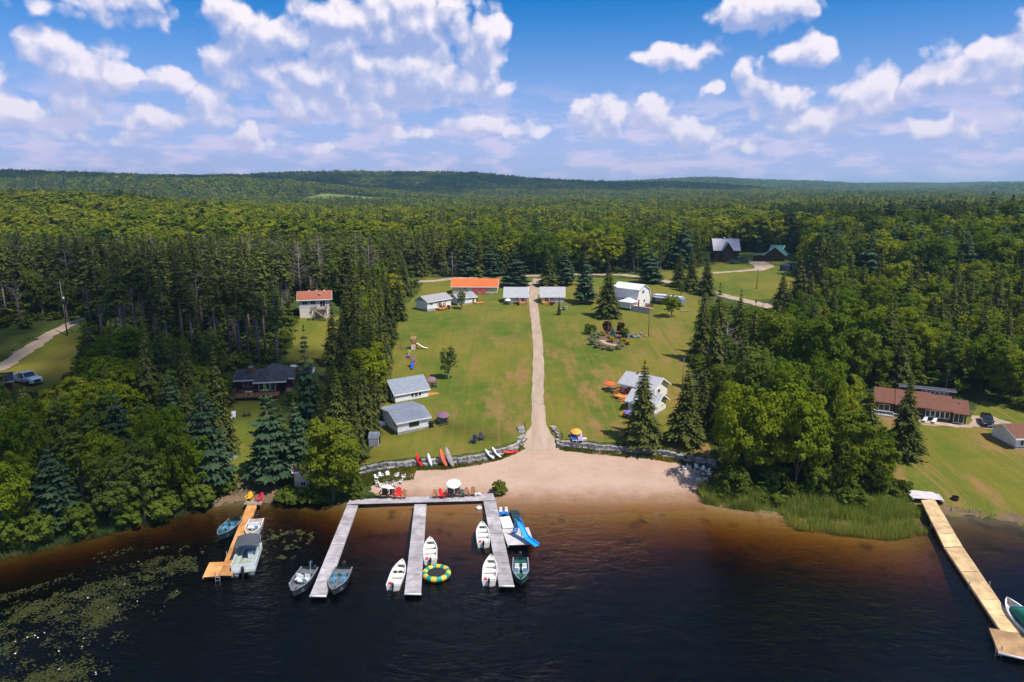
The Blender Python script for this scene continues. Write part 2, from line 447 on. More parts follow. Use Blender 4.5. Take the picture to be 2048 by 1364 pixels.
def drape(name, sdf, x0, x1, y0, y1, res, off, m, wob=.35, wob_s=1.7, seed=1):
    """sheet laid over the ground where sdf < 0, with an uneven natural edge"""
    X, Y = np.meshgrid(np.arange(x0, x1 + res, res), np.arange(y0, y1 + res, res))
    def S(x, y): return sdf(x, y) + wob * (2 * value_noise(x, y, wob_s, seed) - 1) + wob * .5 * (2 * value_noise(x, y, wob_s * .37, seed + 5) - 1)
    s = S(X, Y); ins = s < 0
    keep = ins[:-1, :-1] | ins[:-1, 1:] | ins[1:, :-1] | ins[1:, 1:]
    e = .05; gx = (S(X + e, Y) - S(X - e, Y)) / (2 * e); gy = (S(X, Y + e) - S(X, Y - e)) / (2 * e); gl = np.hypot(gx, gy) + 1e-6
    mv = np.where((s > 0) & (s < 1.5 * res), np.minimum(s, res * 1.2), 0) / gl
    X2, Y2 = X - gx / gl * mv, Y - gy / gl * mv
    return tag(new_obj(name, grid_mesh(name, X2, Y2, hm(X2, Y2) + off, keep), m), kind='structure')

# ------------------------------------------------------------------ ground, lake, beach, lawns, roads
def ground_mat(name, build, bump_scale=9.0, bump=.5, dist=.08):
    m = bpy.data.materials.new(name); m.use_nodes = True; T = NT(m.node_tree)
    for nd in list(T.n): T.n.remove(nd)
    out = T.node('ShaderNodeOutputMaterial'); b = T.node('ShaderNodeBsdfPrincipled'); geo = T.node('ShaderNodeNewGeometry')
    P = geo.outputs['Position']; c = build(T, P)
    T.put(b.inputs['Base Color'], c); b.inputs['Roughness'].default_value = .95; b.inputs['Specular IOR Level'].default_value = .12
    bn = T.node('ShaderNodeBump'); bn.inputs['Distance'].default_value = dist; bn.inputs['Strength'].default_value = bump
    T.put(bn.inputs['Height'], T.noise(P, bump_scale, 4, .7)); T.put(b.inputs['Normal'], bn.outputs[0])
    T.put(out.inputs[0], b.outputs[0]); MATS[name] = m; return m

def c_lawn(T, P):
    big = T.noise(T.vec('MULTIPLY', P, (1, .55, 0)), .055, 4, .6)
    c = T.mix(T.smooth(big, .36, .62), rgba((.072, .122, .011)), rgba((.182, .158, .024)))
    mid = T.noise(P, .33, 5, .65); c = T.mix(T.smooth(mid, .45, .75), c, rgba((.20, .165, .032)))
    streak = T.noise(T.vec('MULTIPLY', P, (1.1, .045, 0)), 1.0, 3, .6)
    c = T.mix(T.math('MULTIPLY', T.smooth(streak, .47, .66), .65), c, rgba((.115, .135, .016)))
    sepx = T.node('ShaderNodeSeparateXYZ'); T.put(sepx.inputs[0], P)
    dry = T.noise(T.vec('MULTIPLY', P, (.22, .07, 0)), 1.0, 5, .68)
    near = T.math('MULTIPLY_ADD', T.math('MULTIPLY', T.smooth(sepx.outputs[1], 160, 110), T.smooth(sepx.outputs[0], -16, 4)), .85, .15)
    tracks = T.noise(T.vec('MULTIPLY', P, (1.3, .02, 0)), 1.0, 3, .5); c = T.mix(T.math('MULTIPLY', T.math('MULTIPLY', T.smooth(tracks, .55, .68), near), .6), c, rgba((.26, .155, .055)))
    c = T.mix(T.math('MULTIPLY', T.math('MULTIPLY', T.smooth(dry, .48, .64), near), .9), c, rgba((.27, .155, .06)))
    fine = T.noise(P, 5.0, 4, .7)
    return T.mix(T.math('MULTIPLY', T.smooth(fine, .35, .7), .6), c, T.mix(1.0, c, rgba((.55, .62, .5)), 'MULTIPLY'))

def c_wild(T, P):
    big = T.noise(P, .09, 5, .65)
    c = T.mix(T.smooth(big, .35, .65), rgba((.030, .048, .012)), rgba((.075, .095, .02)))
    br = T.noise(P, .5, 4, .7); c = T.mix(T.smooth(br, .55, .75), c, rgba((.085, .06, .03)))
    fine = T.noise(P, 3.0, 5, .75)
    c = T.mix(T.smooth(fine, .4, .72), c, T.mix(1.0, c, rgba((1.5, 1.5, 1.2)), 'MULTIPLY'))
    # lake bed: sand by the beach, brown silt and weed where it falls away
    sep = T.node('ShaderNodeSeparateXYZ'); T.put(sep.inputs[0], P)
    weed = T.noise(T.vec('MULTIPLY', P, (1, 1, 0)), .35, 5, .6)
    sand = T.mix(T.smooth(weed, .52, .70), rgba((.30, .21, .125)), rgba((.10, .065, .035)))
    side = T.math('MAXIMUM', T.smooth(sep.outputs[0], -12, -24), T.smooth(sep.outputs[0], 36, 48))
    sand = T.mix(T.math('MULTIPLY', side, .9), sand, T.mix(T.smooth(weed, .4, .6), rgba((.085, .068, .035)), rgba((.04, .034, .018))))
    bed = T.mix(T.smooth(T.math('MULTIPLY_ADD', weed, -1.6, sep.outputs[2]), -1.2, -3.4), sand, rgba((.035, .026, .016)))
    return T.mix(T.smooth(sep.outputs[2], .10, .02), c, bed)

def c_sand(T, P):
    big = T.noise(P, .22, 5, .6); c = T.mix(T.smooth(big, .35, .68), rgba((.49, .345, .268)), rgba((.43, .295, .225)))
    tr = T.noise(T.vec('MULTIPLY', P, (.5, 2.2, 0)), .9, 5, .7, 1.0); c = T.mix(T.math('MULTIPLY', T.smooth(tr, .5, .66), .5), c, rgba((.38, .265, .19)))
    sep = T.node('ShaderNodeSeparateXYZ'); T.put(sep.inputs[0], P)
    wet = T.noise(P, .6, 4, .6)
    damp = T.smooth(T.math('MULTIPLY_ADD', wet, -.25, sep.outputs[2]), .22, -.14)
    c = T.mix(damp, c, rgba((.24, .13, .065)))
    fine = T.noise(P, 7.0, 5, .75); return T.mix(T.math('MULTIPLY', T.smooth(fine, .4, .75), .35), c, rgba((.30, .21, .15)))

def c_gravel(T, P):
    big = T.noise(T.vec('MULTIPLY', P, (1, .2, 0)), .8, 5, .65); c = T.mix(T.smooth(big, .35, .68), rgba((.44, .335, .255)), rgba((.34, .255, .19)))
    fine = T.noise(P, 6.0, 5, .8); c = T.mix(T.math('MULTIPLY', T.smooth(fine, .4, .7), .45), c, rgba((.26, .205, .155)))
    gr = T.noise(T.vec('MULTIPLY', P, (1.4, .25, 0)), .9, 4, .6); return T.mix(T.math('MULTIPLY', T.smooth(gr, .56, .70), .45), c, rgba((.20, .18, .07)))

def c_dirt(T, P):
    big = T.noise(P, .6, 5, .65); c = T.mix(T.smooth(big, .35, .68), rgba((.19, .125, .08)), rgba((.12, .085, .05)))
    fine = T.noise(P, 6.0, 5, .8); return T.mix(T.math('MULTIPLY', T.smooth(fine, .4, .7), .5), c, rgba((.08, .07, .03)))

def c_meadow(T, P):
    big = T.noise(P, .02, 4, .6); return T.mix(T.smooth(big, .35, .68), rgba((.20, .21, .05)), rgba((.11, .15, .035)))

M_WILD, M_LAWN, M_SAND = ground_mat("wild_ground", c_wild, 5.0, .8, .25), ground_mat("mown_grass", c_lawn, 14., .6), ground_mat("beach_sand", c_sand, 3.2, .7, .22)
M_GRAVEL, M_DIRT, M_MEADOW = ground_mat("gravel", c_gravel, 16., .6, .05), ground_mat("bare_dirt", c_dirt, 8., .6), ground_mat("far_meadow", c_meadow)

GXX, GYY = np.meshgrid(GX, GY)
tag(new_obj("ground", grid_mesh("ground", GXX, GYY, GZ), M_WILD), kind='structure')

# lake
def water_mat():
    m = bpy.data.materials.new("lake_water"); m.use_nodes = True; T = NT(m.node_tree)
    for nd in list(T.n): T.n.remove(nd)
    out = T.node('ShaderNodeOutputMaterial'); geo = T.node('ShaderNodeNewGeometry'); P = geo.outputs['Position']
    q = T.vec('MULTIPLY', P, (.85, 1.5, 1))
    calm = T.smooth(T.noise(P, .045, 3, .5), .38, .58)
    rip = T.math('MULTIPLY_ADD', T.noise(q, 2.1, 4, .6, .3), .7, T.math('MULTIPLY', T.noise(q, .55, 3, .5, .4), 1.5))
    bn = T.node('ShaderNodeBump'); bn.inputs['Distance'].default_value = .19; T.put(bn.inputs['Strength'], T.math('MULTIPLY_ADD', calm, .7, .3)); T.put(bn.inputs['Height'], rip)
    fr = T.node('ShaderNodeFresnel'); fr.inputs[0].default_value = 1.333; T.put(fr.inputs[1], bn.outputs[0])
    gl = T.node('ShaderNodeBsdfGlossy'); gl.inputs['Roughness'].default_value = .06; T.put(gl.inputs['Normal'], bn.outputs[0])
    tr = T.node('ShaderNodeBsdfTransparent'); mx = T.node('ShaderNodeMixShader')
    T.put(mx.inputs[0], fr.outputs[0]); T.l.new(tr.outputs[0], mx.inputs[1]); T.l.new(gl.outputs[0], mx.inputs[2]); T.put(out.inputs[0], mx.outputs[0])
    ab = T.node('ShaderNodeVolumeAbsorption'); ab.inputs[0].default_value = (.69, .53, 0, 1); ab.inputs[1].default_value = 2.3
    T.put(out.inputs[1], ab.outputs[0]); MATS["lake_water"] = m; return m
wb = MB(); wb.box(-620, 620, -380, 110, -7.5, 0)
tag(wb.build("lake_water", water_mat()), kind='structure')

# lawns, beach, driveway, roads
LAWN = [G(*p) for p in [(722,950),(738,905),(752,850),(775,790),(782,720),(790,660),(798,628),(812,606),(838,585),(850,556),(1000,552),(1140,552),(1290,560),(1400,588),
                        (1400,625),(1388,665),(1380,720),(1392,790),(1405,860),(1428,930)]]
def wall_clear(x, y):      # keep lawn behind the stones
    return np.where((x > WX[0] - .5) & (x < WX[-1] + .5), np.interp(x, WX, WY) + .25 - y, -9)
drape("lawn", lambda x, y: np.maximum(sd_poly(x, y, LAWN), wall_clear(x, y)), -46, 70, 76, 205, .5, .02, M_LAWN, .5, 2.5)
YARD_R = [G(*p) for p in [(1738,800),(1760,790),(1940,835),(1960,800),(1990,805),(2080,840),(2400,900),(2400,1080),(2048,1046),(1950,1032),(1850,1026),(1830,1010),(1775,965),(1748,880)]]
drape("lawn", lambda x, y: sd_poly(x, y, YARD_R), 38, 96, 64, 104, .5, .02, M_LAWN, .5, 2.5)
FIELD = [G(*p) for p in [(1290,546),(1395,536),(1440,527),(1560,520),(1580,545),(1650,592),(1660,606),(1530,606),(1430,586),(1330,562)]]
drape("lawn", lambda x, y: sd_poly(x, y, FIELD), 30, 125, 165, 262, .8, .02, M_LAWN, .8, 3.)
YARD_K = [G(*p) for p in [(590,655),(600,632),(690,632),(672,680),(650,712),(625,726),(560,726),(585,690)]]
drape("lawn", lambda x, y: sd_poly(x, y, YARD_K), -60, -25, 110, 160, .5, .02, M_LAWN, .5, 2.5)
YARD_L = [G(*p) for p in [(448,830),(470,800),(530,792),(545,830),(525,880),(520,930),(500,965),(440,950),(440,880)]]
drape("lawn", lambda x, y: sd_poly(x, y, YARD_L), -50, -25, 72, 105, .5, .02, M_LAWN, .5, 2.5)
YARD_P = [G(*p) for p in [(-40,790),(-20,745),(100,672),(185,664),(190,700),(150,740),(120,775),(60,795)]]
drape("lawn", lambda x, y: sd_poly(x, y, YARD_P), -112, -65, 98, 140, .5, .02, M_LAWN, .5, 2.5)
ROADSIDE = [G(*p) for p in [(-60,735),(-30,690),(115,640),(150,645),(0,735)]]

BEACH = [(p.x, p.y) for p in [G(*q) for q in [(742,975),(770,948),(832,942),(900,938),(960,928),(1004,920),(1040,905),(1056,892),(1063,872),(1098,872),(1106,890),(1125,902),(1200,906),(1290,912),(1345,925),(1400,945),(1412,960),(1392,988)]]] + [(21.5, 69.5), (10, 68.5), (-8, 68.5), (-14, 69.5)]
drape("beach", lambda x, y: sd_poly(x, y, BEACH), -19, 26, 67, 96, .3, .035, M_SAND, .35, 1.6)
COVE = [G(*p) for p in [(425,1012),(440,992),(470,968),(520,950),(560,972),(600,985),(590,1000),(545,1004)]]
drape("dirt_landing", lambda x, y: sd_poly(x, y, COVE), -40, -20, 68, 84, .35, .035, M_DIRT, .4, 1.2)
SHORE_R = [G(*p) for p in [(1850,1030),(1900,1020),(1960,1030),(2048,1042),(2200,1062)]]
drape("sand_margin", lambda x, y: sd_line(x, y, SHORE_R, [.4, .7, .9, .9, .9]), 40, 64, 60, 72, .3, .035, M_DIRT, .4, 1.2)
DRIVE = [G(*p) for p in [(1080,886),(1078,850),(1075,800),(1077,740),(1076,690),(1071,640),(1067,610),(1066,590)]]
drape("driveway", lambda x, y: sd_line(x, y, DRIVE, [4.6, 1.95, 1.85, 1.9, 1.95, 1.95, 2.0, 2.3]), -4, 14, 84, 182, .25, .05, M_GRAVEL, .10, 2.6)
ROAD = [G(*p) for p in [(800,564),(870,562),(905,557),(1000,553),(1060,552),(1150,549),(1250,550),(1330,562),(1400,580),(1450,592),(1530,612),(1600,632)]]
drape("gravel_road", lambda x, y: sd_line(x, y, ROAD, [3.2] * 12), -60, 92, 150, 215, .6, .06, M_GRAVEL, .3, 2.)
APRON = [G(*p) for p in [(1060,592),(1054,572),(1066,558),(1100,556),(1085,572),(1090,588)]]
drape("parking_apron", lambda x, y: sd_poly(x, y, APRON), -6, 22, 164, 205, .5, .045, M_GRAVEL, .4, 2.)
TRACK_H = [G(*p) for p in [(1415,547),(1470,543),(1520,539),(1528,533),(1515,524),(1490,521)]]
drape("house_drive", lambda x, y: sd_line(x, y, TRACK_H, [2.4, 2.6, 4, 6, 5, 4]), 55, 110, 200, 262, .6, .05, M_GRAVEL, .3, 2.)
ROAD_L = [G(*p) for p in [(-80,775),(0,737),(60,697),(100,670),(140,649),(180,636)]]
drape("dirt_road", lambda x, y: sd_line(x, y, ROAD_L, [2.7] * 6), -122, -75, 96, 160, .5, .06, M_GRAVEL, .3, 2.)
PAD_R = [G(*p) for p in [(1830,848),(1940,856),(1942,832),(1985,832),(2020,846),(2004,862),(1975,858),(1940,850)]]
drape("parking_pad", lambda x, y: sd_poly(x, y, PAD_R), 52, 76, 84, 100, .4, .045, M_GRAVEL, .25, 1.5)
MEADOW = [(-330, 1010), (-300, 1120), (-150, 1150), (-30, 1120), (-60, 1040), (-180, 1000)]
drape("far_meadow", lambda x, y: sd_poly(x, y, MEADOW), -420, 20, 980, 1180, 12, 1.0, M_MEADOW, 6, 40)

# ------------------------------------------------------------------ vegetation: leaf geometry
def quads_mesh(name, P, N, size, asp, tint, mats, trunk=None, along=None, smooth=False):
    """P centres, N normals, one leaf quad each (a bent rhomb would be lost at this distance); trunk: MB joined as 2nd material"""
    n = len(P); N = N / (np.linalg.norm(N, axis=1, keepdims=True) + 1e-9)
    if along is None: along = RNG.normal(size=(n, 3))
    A = along - N * np.sum(along * N, 1, keepdims=True); A /= np.linalg.norm(A, axis=1, keepdims=True) + 1e-9
    B = np.cross(N, A); a = A * (size * asp)[:, None] * .5; b = B * (size / asp)[:, None] * .5
    V = np.stack([P - a, P + b * .9 - a * .15, P + a, P - b * .9 - a * .15], 1).reshape(-1, 3)
    F = np.arange(4 * n).reshape(n, 4); mi = np.zeros(n, np.int32); tn = tint
    loops = F.ravel(); starts = np.arange(0, 4 * n, 4); tv = []
    if trunk is not None:
        tv = trunk.v; L = []; st = []; k = len(loops)
        for f in trunk.f: st.append(k); k += len(f); L += [i + 4 * n for i in f]
        V = np.concatenate([V, np.array(tv)]); loops = np.concatenate([loops, np.array(L)]); starts = np.concatenate([starts, np.array(st)])
        mi = np.concatenate([mi, np.ones(len(trunk.f), np.int32)]); tn = np.concatenate([tint, np.zeros(len(trunk.f))])
    me = bpy.data.meshes.new(name); me.vertices.add(len(V)); me.vertices.foreach_set("co", V.ravel().astype(np.float32))
    me.loops.add(len(loops)); me.loops.foreach_set("vertex_index", loops.astype(np.int32))
    me.polygons.add(len(starts)); me.polygons.foreach_set("loop_start", starts.astype(np.int32)); me.polygons.foreach_set("material_index", mi)
    me.update(calc_edges=True)
    at = me.attributes.new("tint", 'FLOAT', 'FACE'); at.data.foreach_set("value", np.clip(tn, 0, 1).astype(np.float32))
    for m in mats: me.materials.append(m)
    return me

def unit(n):
    v = RNG.normal(size=(n, 3)); return v / np.linalg.norm(v, axis=1, keepdims=True)

def broadleaf(name, h, r, cb, clumps, per, size, mats, seed, lean=0.0, trunk=True, limbs=6, join=False, egg=1.0, spread=.62, up=.35):
    """crown from lobes > clumps > leaves; h height, r crown radius, cb crown base fraction"""
    global RNG; RNG = np.random.default_rng(seed); rnd = random.Random(seed)
    zc, rz = h * (cb + 1) / 2, h * (1 - cb) / 2
    nl = 15; lob = []
    for i in range(nl):
        t = rnd.random(); z = -.75 + 1.5 * (i + .5) / nl; rr = math.sqrt(max(0, 1 - z * z)) ** .8
        a = i * 2.4 + rnd.uniform(-.4, .4); k = spread * rr * rnd.uniform(.55, 1.2)
        zz = z if z < 0 else z * egg
        lob.append((math.cos(a) * k * r, math.sin(a) * k * r, zc + zz * rz * .72, r * rnd.uniform(.28, .46) * (1 - .2 * max(z, 0)), rz * rnd.uniform(.24, .40)))
    lob = np.array(lob); cs = []
    k = RNG.integers(0, nl, clumps * 2); u = unit(clumps * 2); u[:, 2] = np.abs(u[:, 2]) * np.where(RNG.random(clumps * 2) < .72, 1, -1)
    C = lob[k, :3] + u * np.stack([lob[k, 3], lob[k, 3], lob[k, 4]], 1) * RNG.uniform(.70, 1.14, (clumps * 2, 1))
    # drop clumps buried inside another lobe
    inside = np.zeros(len(C), bool)
    for L in lob:
        q = (C - L[:3]) / np.array([L[3], L[3], L[4]]); inside |= np.sum(q * q, 1) < .36
    C, u = C[~inside][:clumps], u[~inside][:clumps]
    m = len(C); rc = r * RNG.uniform(.10, .21, m)
    ci = np.repeat(np.arange(m), per); d = unit(m * per)
    d = d + u[ci] * .55 + np.array([0, 0, .25]); d /= np.linalg.norm(d, axis=1, keepdims=True)
    P = C[ci] + d * rc[ci][:, None] * RNG.uniform(.45, 1.1, (m * per, 1)) * np.array([1.25, 1.25, .85])
    N = d * .9 + u[ci] * .5 + np.array([0, 0, up]) + RNG.normal(size=P.shape) * .45
    tint = np.clip(RNG.random(m)[ci] * .65 + RNG.random(len(P)) * .35, 0, 1)
    sz = size * RNG.uniform(.7, 1.3, len(P))
    tb = MB()
    if trunk:
        top = h * (cb + (1 - cb) * .62); tb.tube([(0, 0, -.4), (lean * .2, 0, h * cb * .5), (lean * .5, 0, h * cb + .3), (lean * .4, .05, top)], [h * .022, h * .017, h * .013, h * .004], 7)
        for i in range(limbs):
            L = lob[(i * 2 + 1) % nl]; z0 = h * (cb * .8 + .1 * rnd.random()); tb.tube([(0, 0, z0), (L[0] * .5, L[1] * .5, (z0 + L[2]) / 2 + .1), tuple(L[:3])], [h * .009, h * .006, h * .002], 5)
    if join: return quads_mesh(name, P, N, sz, np.full(len(P), 1.15), tint, mats, tb if trunk else None)
    return quads_mesh(name + "_crown", P, N, sz, np.full(len(P), 1.15), tint, mats[:1]), tb

def conifer(name, h, r, cb, whorls, br, step, mats, seed, droop=.28, upturn=0.0, fat=1.0, power=.9, dead=0, join=False, sparse=0.0):
    """whorls of drooping branches, each set with flat sprays of needles"""
    global RNG; RNG = np.random.default_rng(seed); rnd = random.Random(seed)
    P, N, A, S, T = [], [], [], [], []
    for w in range(whorls):
        t = (w + rnd.uniform(-.3, .3)) / whorls; t = min(max(t, 0), .985); z = h * (cb + (1 - cb) * t)
        R = r * (1 - t) ** power * rnd.uniform(.82, 1.12) + .10 * r * (1 - t) + .03
        nb = max(4, int(br * (1 - .35 * t))); ph = rnd.random() * 6.3
        for b in range(nb):
            if rnd.random() < sparse: continue
            az = ph + 6.283 * b / nb + rnd.uniform(-.25, .25); L = R * rnd.uniform(.68, 1.15); ca, sa = math.cos(az), math.sin(az)
            tt = rnd.random() * .7; n = max(2, int(L / step))
            for k in range(n + 1):
                s = (k + .7) / (n + 1); x = L * s; zz = z + upturn * L * s - droop * L * s * s + rnd.uniform(-.04, .04)
                wdt = (L * (1 - s) * .42 + .20 * L ** .5 + .06) * fat
                for sd in ((-1, 1) if k < n else (0,)):
                    a2 = az + sd * rnd.uniform(.6, .95); dx, dy = math.cos(a2), math.sin(a2); ln = wdt if sd else wdt * 1.1
                    P.append((ca * x + dx * ln * .45, sa * x + dy * ln * .45, zz - .10 * ln * droop * 3)); A.append((dx, dy, upturn * .5 - droop * rnd.uniform(.5, 1.6)))
                    N.append((rnd.gauss(0, .35) + ca * .35, rnd.gauss(0, .35) + sa * .35, 1)); S.append(ln * 1.0); T.append(tt + rnd.random() * .3)
    P.append((0, 0, h * .985)); A.append((0, 0, 1)); N.append((1, 0, 0)); S.append(h * .05); T.append(.5)
    P.append((0, 0, h * .985)); A.append((0, 0, 1)); N.append((0, 1, 0)); S.append(h * .05); T.append(.5)
    tb = MB(); tb.tube([(0, 0, -.4), (0, 0, h * .3), (0, 0, h * .7), (0, 0, h * .96)], [h * .016, h * .013, h * .008, h * .002], 6)
    for i in range(dead):
        z = h * rnd.uniform(.12, cb + .1); az = rnd.random() * 6.3; L = rnd.uniform(.4, 1.2); tb.tube([(0, 0, z), (math.cos(az) * L, math.sin(az) * L, z - rnd.uniform(0, .3))], [.03, .012], 4, False)
    P, N, A, S, T = map(np.array, (P, N, A, S, T))
    asp = np.full(len(P), 1.32)
    if join: return quads_mesh(name, P, N, S, asp, T, mats, tb, A)
    return quads_mesh(name + "_crown", P, N, S, asp, T, mats[:1], None, A), tb

def leafless(h, seed):
    rnd = random.Random(seed); tb = MB(); tb.tube([(0, 0, -.3), (.1, 0, h * .5), (.05, .1, h)], [h * .014, h * .009, h * .002], 6); tw = MB()
    for i in range(46):
        z = h * rnd.uniform(.25, .97); az = rnd.random() * 6.3; L = (h - z) * .35 + rnd.uniform(.3, 1.0); c, s = math.cos(az), math.sin(az)
        tw.tube([(0.05, 0, z), (c * L * .5, s * L * .5, z + L * .3), (c * L, s * L, z + L * rnd.uniform(.1, .7))], [.035, .02, .008], 4, False)
        for j in range(3):
            f = rnd.uniform(.4, .95); a2 = az + rnd.uniform(-1, 1); l2 = L * .4; tw.tube([(c * L * f, s * L * f, z + L * f * .45), (c * L * f + math.cos(a2) * l2, s * L * f + math.sin(a2) * l2, z + L * f * .45 + l2 * .5)], [.015, .006], 3, False)
    return tb, tw

LEAF = dict(
    spruce=leaf_mat("spruce_needles", (0.049, 0.062, 0.016), (0.130, 0.140, 0.036), .2, .45),
    pine=leaf_mat("pine_needles", (0.058, 0.075, 0.021), (0.137, 0.150, 0.039), .2, .5),
    whitepine=leaf_mat("white_pine_needles", (0.036, 0.067, 0.036), (0.072, 0.118, 0.060), .22, .5),
    maple=leaf_mat("maple_leaves", (0.072, 0.120, 0.008), (0.222, 0.246, 0.019), .38, .6, [(0, (.060, .105, .011)), (.35, (.11, .165, .011)), (.65, (.19, .23, .013)), (.85, (.25, .26, .016)), (1, (.13, .15, .033))]),
    bright=leaf_mat("bright_maple_leaves", (.075, .125, .010), (.175, .20, .018), .4, .45),  # bright green maples, their own leaf colour
    far=leaf_mat("sunny_forest_leaves", (.075, .12, .006), (.235, .245, .014), .4, .6, [(0, (.05, .09, .010)), (.3, (.10, .15, .010)), (.55, (.19, .23, .012)), (.75, (.28, .28, .015)), (1, (.13, .15, .03))]),
    sun=leaf_mat("yellow_green_leaves", (.11, .16, .009), (.26, .265, .014), .4, .6),
    birch=leaf_mat("birch_leaves", (0.070, 0.114, 0.017), (0.168, 0.204, 0.041), .36, .6),
    shrub=leaf_mat("shrub_leaves", (0.054, 0.090, 0.012), (0.144, 0.180, 0.024), .34, .6),
    ninebark=leaf_mat("dark_red_leaves", (.035, .012, .012), (.075, .022, .018), .25, .3),
    silver=leaf_mat("silver_green_leaves", (.16, .20, .08), (.32, .34, .16), .3, .3),
    gold=leaf_mat("yellow_flowers", (.22, .20, .01), (.52, .36, .01), .3, .3),
    bluespruce=leaf_mat("blue_spruce_needles", (.05, .10, .11), (.11, .18, .19), .15, .3))
BARK = mat("bark", (.10, .075, .055), .95, .3, 8, .6, 30)
BARK_PINE = mat("pine_bark", (.24, .19, .165), .95, .3, 6, .6, 25)
BARK_BIRCH = mat("birch_bark", (.30, .28, .24), .8, .35, 5, .3, 20, stretch=(1, 1, 3))
BARK_DEAD = mat("dead_wood", (.22, .19, .17), .95, .25, 5)

PROTO = {}      # kind -> list of (crown mesh, trunk mesh, nominal height, nominal radius)
def proto(kind, made, h, r, bark):
    crown, tb = made; tm = tb.mesh(kind + "_trunk", True); tm.materials.append(bark); PROTO.setdefault(kind, []).append((crown, tm, h, r))
for i in range(5): proto('spruce', conifer("spruce", 10, 2.2 + .15 * i, .05 + .02 * i, 30, 9, .42, [LEAF['spruce']], 10 + i, .30), 10, 2.2 + .15 * i, BARK)
for i in range(4): proto('red_pine', conifer("red_pine", 18, 1.9 + .15 * i, .44 + .05 * i, 20, 6, .55, [LEAF['pine']], 30 + i, .22, .08, 1.2, .62, 60, sparse=.2), 18, 2.1 + .15 * i, BARK_PINE)
for i in range(3): proto('white_pine', conifer("white_pine", 12, 3.0 + .2 * i, .10, 17, 8, .5, [LEAF['whitepine']], 40 + i, .10, .18, 1.35, .72, 6, sparse=.08), 12, 3.0 + .2 * i, BARK_PINE)
for i in range(5): proto('maple', broadleaf("maple", 11, 3.5 + .25 * i, .12 + .02 * i, 190, 38, .34, [LEAF['maple']], 50 + i), 11, 3.9 + .2 * i, BARK)
for i in range(2): proto('bright_maple', broadleaf("bright_maple", 11, 3.6 + .3 * i, .10, 200, 40, .34, [LEAF['bright']], 60 + i, egg=1.15), 11, 3.9 + .3 * i, BARK)
for i in range(4): proto('birch', broadleaf("birch", 12, 2.4 + .2 * i, .14, 170, 34, .28, [LEAF['birch']], 70 + i, .3, egg=1.1), 12, 2.7 + .2 * i, BARK_BIRCH)
for i in range(4): proto('shrub', broadleaf("shrub", 2.2, 1.3 + .12 * i, .0, 90, 26, .22, [LEAF['shrub']], 80 + i, limbs=3, spread=.45), 2.2, 1.4 + .12 * i, BARK)
for i in range(2):
    tb, tw = leafless(11, 90 + i); tm = tb.mesh("dead_trunk", True); tm.materials.append(BARK_DEAD); wm = tw.mesh("dead_twigs"); wm.materials.append(BARK_DEAD); PROTO.setdefault('dead_tree', []).append((wm, tm, 11, 2.0))

NAMES = dict(spruce="spruce_tree", red_pine="pine_tree", white_pine="white_pine_tree", maple="maple_tree", bright_maple="maple_tree", birch="birch_tree", shrub="shrub", dead_tree="bare_tree")
CATS = dict(spruce="spruce", red_pine="pine", white_pine="pine", maple="tree", bright_maple="tree", birch="birch", shrub="shrub", dead_tree="bare tree")
PLACED = []     # (x, y, radius) of trees that stand on their own
def plant(kind, p, h, rad=None, label="", group=None, var=None, rz=None, cat=None, name=None):
    vs = PROTO[kind]; crown, trunk, ph, pr = vs[(var if var is not None else random.randrange(len(vs))) % len(vs)]
    sz = h / ph; sr = (rad / pr) if rad else sz * random.uniform(.9, 1.12)
    t = thing(name or NAMES[kind], label, cat or CATS[kind], p, rz if rz is not None else random.random() * 6.283, group)
    t.scale = (sr, sr, sz)
    new_obj("trunk", trunk, None, t); new_obj("crown" if kind != 'dead_tree' else "twigs", crown, None, t)
    PLACED.append((p[0], p[1], (rad or pr * sr))); return t

def hero(kind, bx, by, ty, wpx, label, group=None, var=None, cat=None, name=None, rz=None):
    """tree from the photo: base pixel, top pixel row, crown width in pixels"""
    p = G(bx, by); mpp = pix(*p)[2] / FPX
    lo, hi = .3, 45.
    for _ in range(30):
        m = (lo + hi) / 2
        if pix(p.x, p.y, p.z + m)[1] > ty: lo = m
        else: hi = m
    return plant(kind, p, lo, wpx * mpp / 2, label, group, var, rz, cat, name)

# ------------------------------------------------------------------ trees that stand out
hero('spruce', 1283, 884, 722, 84, "dark tapering spruce in front of the two white cottages", var=1)
hero('spruce', 1290, 872, 735, 40, "slimmer spruce top growing against the dark spruce before the white cottages", var=0)
hero('spruce', 1369, 884, 730, 84, "pointed dark spruce standing alone right of the white cottages", var=3)
hero('spruce', 1804, 914, 750, 78, "open-branched spruce on the lawn before the brown-roofed cabin", var=4)
hero('birch', 897, 758, 690, 40, "small upright leafy tree alone on the main lawn", cat="tree", name="lawn_tree", var=1)
hero('birch', 923, 618, 580, 24, "young leafy tree in front of the small white cottage with wooden deck", cat="tree", name="lawn_tree", var=2)
hero('bright_maple', 668, 1004, 836, 128, "big bright green maple beside the cream boathouse", var=0)
hero('maple', 1343, 634, 586, 38, "round young tree beside the silver trailer", cat="tree", name="lawn_tree", var=2)
hero('birch', 1362, 592, 560, 18, "thin young tree behind the silver trailer", cat="tree", name="lawn_tree", var=3)
hero('spruce', 1118, 630, 592, 9, "very slim young spruce right of the grey-roofed cottage", var=0)
for i, (bx, by, ty, w) in enumerate([(1030,572,496,56),(1098,572,498,50),(1128,570,490,52)]):
    hero('white_pine' if i != 1 else 'spruce', bx, by, ty, w, ["full pine behind the left grey-roofed cottage", "dark spruce behind the right grey-roofed cottage, left of a pair", "tall pine behind the right grey-roofed cottage, right of a pair"][i], var=i)
hero('white_pine', 1170, 606, 506, 48, "tall pine left of the white gambrel house", var=1)
